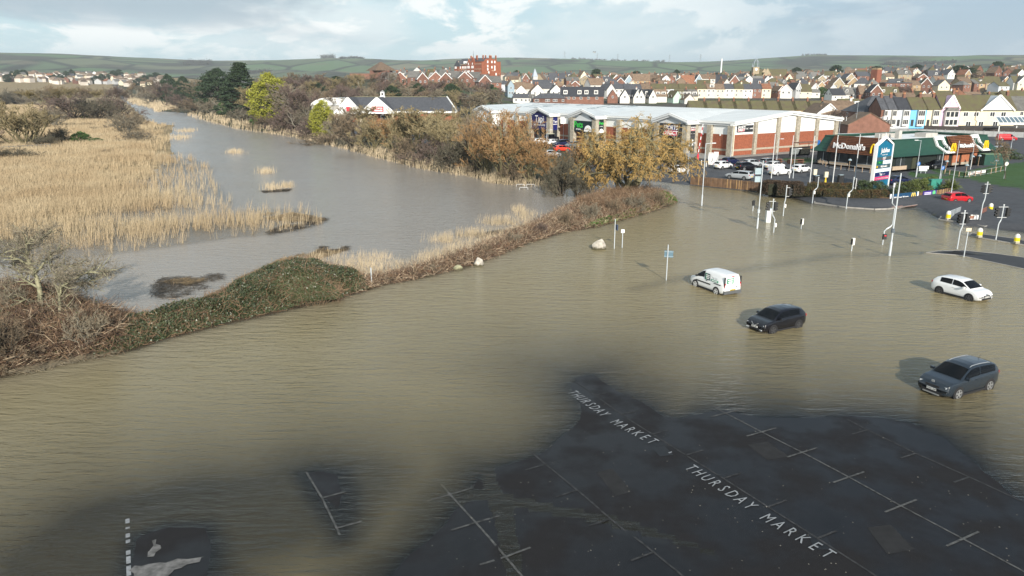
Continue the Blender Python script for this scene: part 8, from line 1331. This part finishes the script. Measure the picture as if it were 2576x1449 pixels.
x, y = G(2322, 437, .55); t = thing('drive_through_sign', 'white double-panel direction sign on the drive-through verge', 'sign', (x, y, .5), -.1); MB().box((0, 0, 1.15), (1.6, .1, .55)).build('panel', wht, t); MB().box((-.1, 0, .68), (1.4, .1, .3)).build('panel', mat('pale_green_panel', (0.55, 0.65, 0.6), 0.5, 0), t); [MB().tube([(s * .4, .03, 0), (s * .4, .03, 1.4)], .05, 6).build('post', metal, t) for s in (-1, 1)]
for u, v, lab in [(2306, 443, 'round blue arrow sign at the drive-through lane, left one'), (2366, 455, 'round blue arrow sign at the drive-through lane, right one')]: x, y = G(u, v, .55); t = thing('arrow_sign', lab, 'sign', (x, y, .5), .2, 'round blue signs'); MB().tube([(0, 0, 0), (0, 0, 2.5)], .045, 6).build('post', metal, t); MB().tube([(0, -.05, 2.2), (0, -.08, 2.2)], .36, 16).build('disc', mat('sign_blue', (0.01, 0.12, 0.4), 0.5, 0), t); MB().box((0, -.1, 2.2), (.08, .02, .4)).build('arrow', wht, t)
x, y = G(2525, 450, .55); t = thing('round_sign', 'round white sign on a thin post at the grass edge', 'sign', (x, y, .5)); MB().tube([(0, 0, 0), (0, 0, 2.6)], .04, 6).build('post', metal, t); MB().tube([(0, -.04, 2.6), (0, -.07, 2.6)], .33, 16).build('disc', mat('disc_cream', (0.7, 0.66, 0.6), 0.5, 0), t)
x, y = G(2495, 415, .55); t = thing('storage_container', 'dark green storage box at the right end of the restaurant', 'container', (x, y, .5), .1); MB().box((0, 0, 1.1), (5.2, 2.2, 2.2)).build('box', mat('container_green', (0.012, 0.06, 0.045), 0.6, 0.15, 2), t); MB().box((0, 0, 2.25), (5.3, 2.3, .1)).build('lid', mat('container_lid', (0.12, 0.2, 0.12), 0.7, 0.1), t)
for i, (u, v) in enumerate([(1787, 414), (1800, 411.5)]): x, y = G(u, v, .56); t = thing('car_charger', ['left', 'right'][i] + ' white electric car charger by the parking bays', 'charger', (x, y, .5), -.3, 'electric car chargers'); MB().box((0, 0, 1.2), (.9, .6, 2.4)).build('cabinet', wht, t); MB().box((0, -.02, 2.2), (.75, .6, .12)).build('screen_band', blackm, t); MB().tube([(.3, -.32, 1.6), (.4, -.45, .9), (.2, -.45, .5), (.1, -.34, 1.1)], .03, 5).build('cable', blackm, t)
for i, (u, v) in enumerate([(1764, 417), (1776, 420), (1704, 408), (1716, 405)]): x, y = G(u, v, .56); t = thing('guard_post', f'short white guard post, {ORD[i]} of four by the chargers and barrier', 'bollard', (x, y, .5), 0, 'short guard posts'); MB().tube([(0, 0, 0), (0, 0, 1.15)], .1, 8).build('post', bolw, t)
x, y = G(1755, 402, .56); x2, y2 = AT(1768, y + 1.0, 7); z2 = HT(y + 1, 312); t = thing('barrier_arm', 'raised red and white striped car park barrier arm', 'barrier', (x, y, .5)); n = 10; A_, B_ = Vector((0, 0, 1.0)), Vector((x2 - x, y2 - y, z2 - .5)); MB().box((0, 0, .6), (.4, .4, 1.2)).build('housing', redp, t)
for i in range(n): MB().beam(A_.lerp(B_, i / n), A_.lerp(B_, (i + 1) / n), .12, .12).build('stripe', redp if i % 2 == 0 else wht, t)
for u, v, lab, m in [(2052, 465, 'black litter bin on the kerb left of the third flagpole', blackm), (2113, 463, 'black litter bin on the kerb right of the fourth flagpole', blackm)]: x, y = G(u, v, .56); t = thing('litter_bin', lab, 'bin', (x, y, .5), .2, 'black bins'); MB().box((0, 0, .75), (.9, .6, 1.5), 0, .9).build('body', m, t); MB().box((0, 0, 1.53), (.7, .5, .1)).build('lid', signb, t)
for u, v, lab in [(2048, 452, 'cream menu speaker post, left one'), (2076, 459, 'cream menu speaker post on a yellow base, right one')]: x, y = G(u, v, .56); t = thing('menu_post', lab, 'post', (x, y, .5), .2, 'menu posts'); MB().box((0, 0, 1.35), (.62, .3, .9)).build('box', mat('menu_cream', (0.66, 0.6, 0.45), 0.5, 0), t); MB().tube([(0, 0, 0), (0, 0, 1.0)], [.18, .06], 8).build('stand', yel if 'yellow' in lab else metal, t)
x, y = G(2010, 400, .56); t = thing('menu_board', 'dark menu board with pictures and canopy by the drive-through', 'sign', (x, y, .5), .55); MB().box((0, 0, 1.7), (6.6, .2, 1.9)).build('board', blackm, t); MB().box((-1.7, -.12, 1.8), (2.6, .04, 1.3)).build('lettered_panel', mat('menu_grey', (0.2, 0.22, 0.22), 0.5, 0.5, 6), t); MB().box((1.6, -.12, 1.7), (2.8, .04, 1.2)).build('picture_panel', mat('menu_picture', (0.35, 0.28, 0.2), 0.5, 0.6, 3), t); MB().box((.8, -.5, 3.6), (6, 2, .15)).build('canopy', brickd, t); [MB().tube([(s, 0, 0), (s, 0, 3.6)], .06, 6).build('post', blackm, t) for s in (-2.5, 2.8)]
for u, v, lab in [(1946, 415, 'dark wooden table bench on the grass patch, left one'), (2000, 416, 'dark wooden table bench on the grass patch, right one')]: x, y = G(u, v - 4, .56); t = thing('picnic_bench', lab, 'bench', (x, y, .5), .3, 'picnic benches'); MB().box((0, 0, .9), (3.4, .9, .1)).build('table_top', brickd, t); [MB().box((0, s * .8, .5), (3.4, .3, .08)).build('seat', brickd, t) for s in (-1, 1)]; [MB().box((s * 1.3, 0, .45), (.1, 1.6, .8)).build('leg', brickd, t) for s in (-1, 1)]
x, y = G(2078 - 250, 398, .56); 
# ---- white hoops in the lake, boulders
for i, (u0, u1, vt, vb, lab) in enumerate([(1299, 1319.5, 463.8, 469, 'left white cycle hoop standing in the lake'), (1324, 1345, 463.8, 469, 'right white cycle hoop standing in the lake'), (1306.5, 1328, 471.3, 477, 'nearest white cycle hoop standing in the lake')]):
    x0, y0 = G(u0, vb); x1, y1 = G(u1, vb); h = max(.35, HT(y0, vt)); t = thing('cycle_hoop', lab, 'railing', (x0, y0, 0), 0, 'white hoops in the lake'); MB().tube([(0, 0, -.5), (0, 0, h - .1), (.1, 0, h), (x1 - x0 - .1, 0, h), (x1 - x0, 0, h - .1), (x1 - x0, 0, -.5)], .032, 7).build('hoop', polew, t)
def boulder(u, v, wpx, hpx, label, m, seed, prof):
    x, y = G(u, v); d = y * cs + CAMH * sn; w = wpx / FPX * d; h = hpx / FPX * d; rg = np.random.default_rng(seed); b = MB().ball((0, 0, 0), 1, 26, 16); V_ = np.array(b.v); n = nrm(V_); q = 1 + .30 * (fbm(n[:, 0] * 1.7 + seed, n[:, 1] * 1.7 + n[:, 2] * 2.1 + seed, 3) - .5) + .10 * (fbm(n[:, 0] * 6 + seed, n[:, 1] * 6 + n[:, 2] * 5, 2) - .5); V_ = V_ * q[:, None]
    for k in range(9): pn = nrm(rg.normal(size=3) + np.array([0, 0, .3])); dd = V_ @ pn; c = rg.uniform(.68, .86); V_ -= np.maximum(dd - c, 0)[:, None] * pn * .9
    V_[:, 0] += prof * V_[:, 2] * .35; V_[:, 2] = np.maximum(V_[:, 2], -.6); b.v = [tuple(p) for p in V_ * np.array([w * .52, w * .42, h * .92])]; o = b.build('boulder', m, None, False); o.location = (x, y + w * .3, .03); tag(o, label, 'boulder', 'pale boulders along the flood edge')
rk = mat('pale_rock', (0.40, 0.37, 0.32), 0.9, 0.35, 2.5, 1.0, 7); rk2 = mat('lichen_rock', (0.33, 0.32, 0.2), 0.9, 0.4, 3, 1.0, 7)
def wet_band(m):        # the algae-dark band every stone carries round its waterline
    nt = m.node_tree; N = nt.nodes; L = nt.links; b = N['Principled BSDF']; src = b.inputs['Base Color'].links[0].from_socket; g = N.new('ShaderNodeNewGeometry'); sx = N.new('ShaderNodeSeparateXYZ'); L.new(g.outputs['Position'], sx.inputs[0]); n = N.new('ShaderNodeTexNoise'); n.inputs['Scale'].default_value = 3; L.new(g.outputs['Position'], n.inputs['Vector']); ad = N.new('ShaderNodeMath'); ad.operation = 'MULTIPLY_ADD'; ad.inputs[1].default_value = -.5; L.new(n.outputs[0], ad.inputs[0]); L.new(sx.outputs[2], ad.inputs[2]); mr = N.new('ShaderNodeMapRange'); mr.inputs[1].default_value = -.12; mr.inputs[2].default_value = .06; L.new(ad.outputs[0], mr.inputs[0]); mx = N.new('ShaderNodeMix'); mx.data_type = 'RGBA'; L.new(mr.outputs[0], mx.inputs[0]); mx.inputs[6].default_value = (.07, .062, .035, 1); L.new(src, mx.inputs[7]); L.new(mx.outputs[2], b.inputs['Base Color'])
wet_band(rk); wet_band(rk2)
boulder(1508, 629, 37, 30, 'pale pyramid-shaped boulder standing in the flood', rk, 2, .5); boulder(1203.5, 670, 25, 27, 'white rounded boulder with dark cracks at the end of the bank', rk, 6, 0); boulder(1151.5, 681, 26, 14, 'low mossy boulder left of the white rounded one', rk2, 9, .2)
# ---- footbridge rail in the marsh
t = thing('footbridge_railing', 'weathered grey footbridge railing in the marsh by the big willow', 'railing', (0, 0, 0)); gw = mat('weathered_wood', (0.2, 0.18, 0.15), 0.9, 0.2); A_, B_ = Vector((*G(0, 385, .2), .2)), Vector((*G(128, 377, .2), .2))
for i in range(12): p = A_.lerp(B_, i / 11); MB().box((p.x, p.y, .9), (.16, .16, 1.7)).build('post', gw, t)
for z in (1.6, 1.1, .6): MB().beam(A_ + Vector((0, 0, z - .2)), B_ + Vector((0, 0, z - .2)), .1, .14).build('rail', gw, t)
# ---- painted markings: thin sheets a few millimetres over the tarmac they lie on
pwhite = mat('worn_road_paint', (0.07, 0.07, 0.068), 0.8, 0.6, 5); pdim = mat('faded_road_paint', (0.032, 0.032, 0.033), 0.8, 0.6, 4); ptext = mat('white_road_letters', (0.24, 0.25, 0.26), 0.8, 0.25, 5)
marks = {}
def strip(pts, w, m, nm='bay_marking', z=0.012, zf=None):
    P_ = [np.array(G(u, v)) for u, v in pts] if not isinstance(pts[0], np.ndarray) else pts; b = marks.setdefault((nm, m.name), (MB(), m))[0]
    for a, c in zip(P_[:-1], P_[1:]):
        L_ = np.linalg.norm(c - a); n = max(1, int(L_ / .8)); d = (c - a) / L_; s = np.array([-d[1], d[0]]) * w / 2
        for k in range(n):
            p, q = a + (c - a) * k / n, a + (c - a) * (k + 1) / n; E_ = np.array([p - s, p + s, q + s, q - s]); zz = zfun(E_[:, 0], E_[:, 1]) + z if zf is None else np.full(4, zf); b.add([(*E_[0], zz[0]), (*E_[3], zz[3]), (*E_[2], zz[2]), (*E_[1], zz[1])], [(0, 1, 2, 3)])
def bay_line(pts, ticks, side, m, tl=2.3, w=.085):
    strip(pts, w, m); P_ = [np.array(G(u, v)) for u, v in pts]; d = (P_[-1] - P_[0]) / np.linalg.norm(P_[-1] - P_[0]); n = np.array([d[1], -d[0]])
    for u, v in ticks:
        c = np.array(G(u, v)); n2 = n if n[0] * (1) > 0 else -n
        a = c - n2 * (tl if 'l' in side else 0); b = c + n2 * (tl if 'r' in side else 0); strip([a, b], w * 1.1, m, z=.016)
bay_line([(1440, 958), (1497, 995), (1563, 1044), (1725, 1147), (1819, 1206), (1931.6, 1278), (2178, 1436), (2230, 1470)], [(1497, 995), (1563, 1044), (1640, 1094), (1725, 1147), (1819, 1206), (1931.6, 1278), (2055, 1358)], 'r', pdim, 1.0)
bay_line([(1778, 1014), (1825, 1040), (1916, 1088), (2018, 1140), (2135, 1203), (2266, 1275), (2422, 1358), (2566, 1436), (2640, 1478)], [(1825, 1040), (1916, 1088), (2018, 1140), (2135, 1203), (2266, 1275), (2422, 1358)], 'lr', pwhite, .95)
bay_line([(2131, 1055), (2181, 1083), (2303, 1142), (2438, 1201), (2576, 1264), (2640, 1294)], [(2181, 1083), (2303, 1142), (2438, 1201)], 'l', pdim, 1.0)
bay_line([(1306, 1111), (1372, 1169), (1452, 1235), (1536, 1306), (1644, 1392), (1713, 1449), (1760, 1490)], [(1372, 1169), (1452, 1235), (1536, 1306), (1644, 1392)], 'l', pdim, 1.0)
bay_line([(1110, 1217), (1132, 1244), (1197, 1316), (1272, 1401), (1313, 1449), (1340, 1482)], [(1132, 1244), (1197, 1316), (1272, 1401)], 'lr', pwhite, 1.0); bay_line([(770, 1187), (810, 1253), (847, 1329), (855, 1347)], [(810, 1253), (847, 1329)], 'r', pwhite, .95)
for a, b in ((1305, 1316), (1326, 1330), (1342, 1352), (1358, 1366), (1385, 1396), (1400, 1418), (1424, 1449), (1452, 1470)): strip([(320.5 + (a - 1303) * .025, a), (320.5 + (b - 1303) * .025, b)], .14, ptext, 'dashed_line')
strip([(1396, 960), (1408, 957)], .12, pdim)
# retail park bays and road lines
for k in range(9): a = np.array(G(1800 + k * 26, 428 + k * 1.5, .58)); strip([a, a + np.array([2.2, 4.2])], .1, pwhite, 'bay_marking', zf=.618)
for k in range(8): a = np.array(G(1790 + k * 30, 442 + k * 1.2, .58)); strip([a, a + np.array([-1.5, -2.6])], .1, pwhite, 'bay_marking', zf=.618)
for k in range(7): a = np.array(G(1360 + k * 20, 372 + k, .58)); strip([a, a + np.array([2.2, 4.2])], .1, pwhite, 'bay_marking', zf=.618)
for pts in ([(2410, 462), (2475, 472), (2576, 486)], [(2425, 459), (2500, 469), (2600, 480)], [(2118, 452), (2190, 457)], [(2070, 462), (2110, 452)], [(2070, 452), (2112, 462)], [(2490, 480), (2576, 478)]): strip(pts, .14, pwhite, 'road_marking', .03)
for u, v in ((2415, 470), (2455, 478), (2540, 522), (2575, 517), (2330, 492 + 50), (2304, 569), (2430, 588)): strip([(u, v), (u + 14, v + 1.5)], .14, pwhite, 'road_marking', .03)
for (nm, mn), (b, m) in marks.items(): o = b.build(nm, m, None, kind='structure')
# concrete scab showing at the bottom left, its edge ragged
def scab(pts, m, nm):
    P_ = [np.array(p) for p in W(pts)]; Q = []; rr = random.Random(5)
    for a, c in zip(P_, P_[1:] + P_[:1]):
        n = max(2, int(np.linalg.norm(c - a) / .22))
        for k in range(n): Q.append(a + (c - a) * k / n + np.array([rr.uniform(-.09, .09), rr.uniform(-.09, .09)]))
    V_ = [(*q, zat(*q) + .014) for q in Q]; c = np.mean(Q, axis=0); V_.append((*c, zat(*c) + .014)); n = len(Q); MB().add(V_, [(i, (i + 1) % n, n) for i in range(n)]).build(nm, m, None, kind='structure')
pale = mat('bare_concrete', (0.13, 0.126, 0.122), 0.85, 0.6, 3)
scab([(330, 1470), (332, 1425), (375, 1418), (425, 1415), (470, 1405), (515, 1398), (508, 1412), (470, 1425), (440, 1438), (415, 1452), (390, 1470)], pale, 'concrete_patch'); scab([(379, 1363), (388, 1361), (397, 1374), (408, 1376), (399, 1389), (386, 1398), (372, 1399), (381, 1385)], pale, 'concrete_patch')
# repairs in the tarmac and scattered litter
def patch(pts, m, nm='tarmac_patch'):
    P_ = W(pts); MB().add([(*p, zat(*p) + .007) for p in P_], [tuple(range(len(P_)))] if sum(P_[i][0] * P_[(i + 1) % len(P_)][1] - P_[(i + 1) % len(P_)][0] * P_[i][1] for i in range(len(P_))) > 0 else [tuple(range(len(P_)))[::-1]]).build(nm, m, None, kind='structure')
pt_ = mat('tarmac_repair', (0.008, 0.008, 0.009), 0.5, 0.3, 3); pt2 = mat('tarmac_repair_old', (0.0155, 0.015, 0.0155), 0.85, 0.3, 3)
patch([(2030, 1345), (2075, 1348), (2098, 1385), (2050, 1386)], pt_); patch([(1640, 1128), (1672, 1124), (1694, 1146), (1660, 1150)], pt_); patch([(1500, 1190), (1540, 1180), (1590, 1240), (1548, 1250)], pt2); patch([(1880, 1120), (1930, 1112), (1985, 1150), (1930, 1160)], pt2); patch([(2180, 1330), (2240, 1322), (2300, 1385), (2232, 1398)], pt2)
def litter():
    b = MB(); rr = random.Random(8)
    for k in range(260):
        u, v = rr.uniform(960, 2570), rr.uniform(960, 1445); x, y = G(u, v); z = zat(x, y)
        if z < .004: continue
        s_ = rr.uniform(.01, .035); a = rr.uniform(0, 3); c, q = math.cos(a) * s_, math.sin(a) * s_; b.add([(x - c, y - q, z + .012), (x + q, y - c, z + .012), (x + c, y + q, z + .02), (x - q, y + c, z + .014)], [(0, 1, 2, 3)])
    b.build('litter_specks', mat('litter', (0.15, 0.14, 0.12), 0.8, 0.6, 4), None, kind='stuff')
litter()
# THURSDAY MARKET, twice
def ground_text(word, a, b, h, up):
    A_, B_ = np.array(G(*a)), np.array(G(*b)); d = B_ - A_; L_ = np.linalg.norm(d); d = d / L_; upv = np.array([-d[1], d[0]]); par = thing('painted_lettering', f'white painted word {word} on the tarmac, {up}', 'road lettering', (0, 0, 0), 0, 'painted market lettering')
    for k, ch in enumerate(word):
        c = A_ + d * L_ * (k + .5) / len(word); put_text(ch, h * 1.4, ptext, par, (*c, zat(*c) + .03), (*d, 0), (*upv, 0), name='letter', bold=.0, sx=.6)
ground_text('THURSDAY', (1435, 985), (1526, 1048), 0.62, 'the far one of its kind'); ground_text('MARKET', (1541, 1060), (1650, 1118), 0.62, 'the far one of its kind'); ground_text('THURSDAY', (1728, 1174), (1898, 1284), 0.62, 'the near one of its kind'); ground_text('MARKET', (1916, 1300), (2098, 1408), 0.62, 'the near one of its kind')
A_ = W([(1680, 1141), (1689, 1138), (1691, 1140), (1684, 1143)]); MB().add([(*p, zat(*p) + .02) for p in A_], [(0, 3, 2, 1)]).build('painted_arrow', ptext, None, kind='structure')
# ================================================================ bird, pylons, far woods
def gull():
    y = 170.0; x, _ = AT(1502, y, 40); z = HT(y, 132); t = thing('seagull', 'grey and white gull gliding alone in the sky', 'bird', (x, y, z), 0.5); g = mat('gull_grey', (0.16, 0.16, 0.17), 0.7, 0.1)
    b = MB().ball((0, 0, 0), .13, 10, 8, (2.3, .85, .85)); b.build('body', mat('gull_white', (0.6, 0.6, 0.6), 0.7, 0.05), t, True)
    for s in (-1, 1): MB().slab([(.12, s * .06, .05), (-.14, s * .06, .05), (-.12, s * .40, .20), (-.22, s * .68, .06), (-.02, s * .55, .14), (.12, s * .38, .22)] if s > 0 else [(.12, s * .38, .22), (-.02, s * .55, .14), (-.22, s * .68, .06), (-.12, s * .40, .20), (-.14, s * .06, .05), (.12, s * .06, .05)], (0, 0, .02)).build('wing', g, t)
    MB().slab([(-.26, -.05, 0), (-.26, .05, 0), (-.42, .09, 0), (-.42, -.09, 0)], (0, 0, .015)).build('tail', g, t)
gull()
for i, (u, vt, r) in enumerate([(1419, 151, 4350), (1500, 155, 4380), (1551, 157, 4420), (1680, 153, 4420), (1757, 150, 4420)]):
    a = math.atan2((u - 1288) / FPX, cs + 0.27 * sn); x, y = r * math.sin(a), r * math.cos(a); z = zat(x, y); t = thing('pylon', f'thin electricity pylon, {ORD[i]} from the left on the skyline', 'pylon', (x, y, z - 2), 0, 'pylons on the skyline'); h = 44; pm_ = mat('pylon_grey', (0.2, 0.21, 0.22), 0.7, 0)
    for sx in (-1, 1):
        for sy in (-1, 1): MB().tube([(sx * 4, sy * 4, 0), (sx * 1.0, sy * 1.0, 30), (0, 0, h)], .35, 4).build('leg', pm_, t)
    for zz, w in ((30, 9), (36, 7), (41, 5)): MB().box((0, 0, zz), (w * 2, .6, .6)).build('crossarm', pm_, t)
def woods():
    rg = np.random.default_rng(9); Pc = []
    for u, v, w, r, n, h in [(830, 156, 30, 4450, 60, 20), (505, 168, 66, 3600, 120, 16), (890, 161, 60, 4000, 60, 9), (1480, 157, 90, 4400, 50, 9), (2040, 154, 60, 4450, 30, 8), (640, 167, 90, 3000, 90, 10), (1010, 172, 90, 2900, 100, 9), (360, 168, 80, 2800, 80, 10), (1320, 188, 110, 2200, 180, 14), (1600, 166, 140, 4350, 50, 9), (1950, 182, 160, 2600, 150, 11), (2300, 172, 180, 3300, 140, 10), (700, 178, 200, 2300, 260, 12), (260, 178, 240, 2300, 260, 12)]:
        uu = u + rg.uniform(-w / 2, w / 2, n); a = np.arctan2((uu - 1288) / FPX, cs + .27 * sn); rr = r + rg.normal(0, r * .012, n); X, Y = rr * np.sin(a), rr * np.cos(a); Z = zfun(X, Y); hh = h * rg.uniform(.5, 1.2, n)
        q = rg.normal(size=(n, 26, 3)) * np.stack([hh * .42, hh * .42, hh * .3], -1)[:, None]; Pc.append((np.stack([X, Y, Z + hh * .55], -1)[:, None] + q).reshape(-1, 3))
    Pc = np.concatenate(Pc); link('far_woods', np_mesh('far_woods', *leaves(Pc, 1.9, rg, .2, .8), mat('far_wood_leaves', (0.045, 0.045, 0.032), 0.95, 0.3, 0.02)), kind='stuff')
woods()
# ---------------------------------------------------------------- air: thin haze over the whole place
def haze():
    m = new_mat('haze'); nt = m.node_tree; N = nt.nodes; N.clear(); out = N.new('ShaderNodeOutputMaterial'); v = N.new('ShaderNodeVolumePrincipled')
    v.inputs['Color'].default_value = (0.80, 0.88, 0.97, 1); v.inputs['Density'].default_value = HAZE; v.inputs['Anisotropy'].default_value = 0.0
    nt.links.new(v.outputs[0], out.inputs['Volume'])
    o = MB().box((0, 0, 125), (30000, 30000, 256)).build('haze', m, None, kind='stuff')
HAZE = 0.000095
haze()
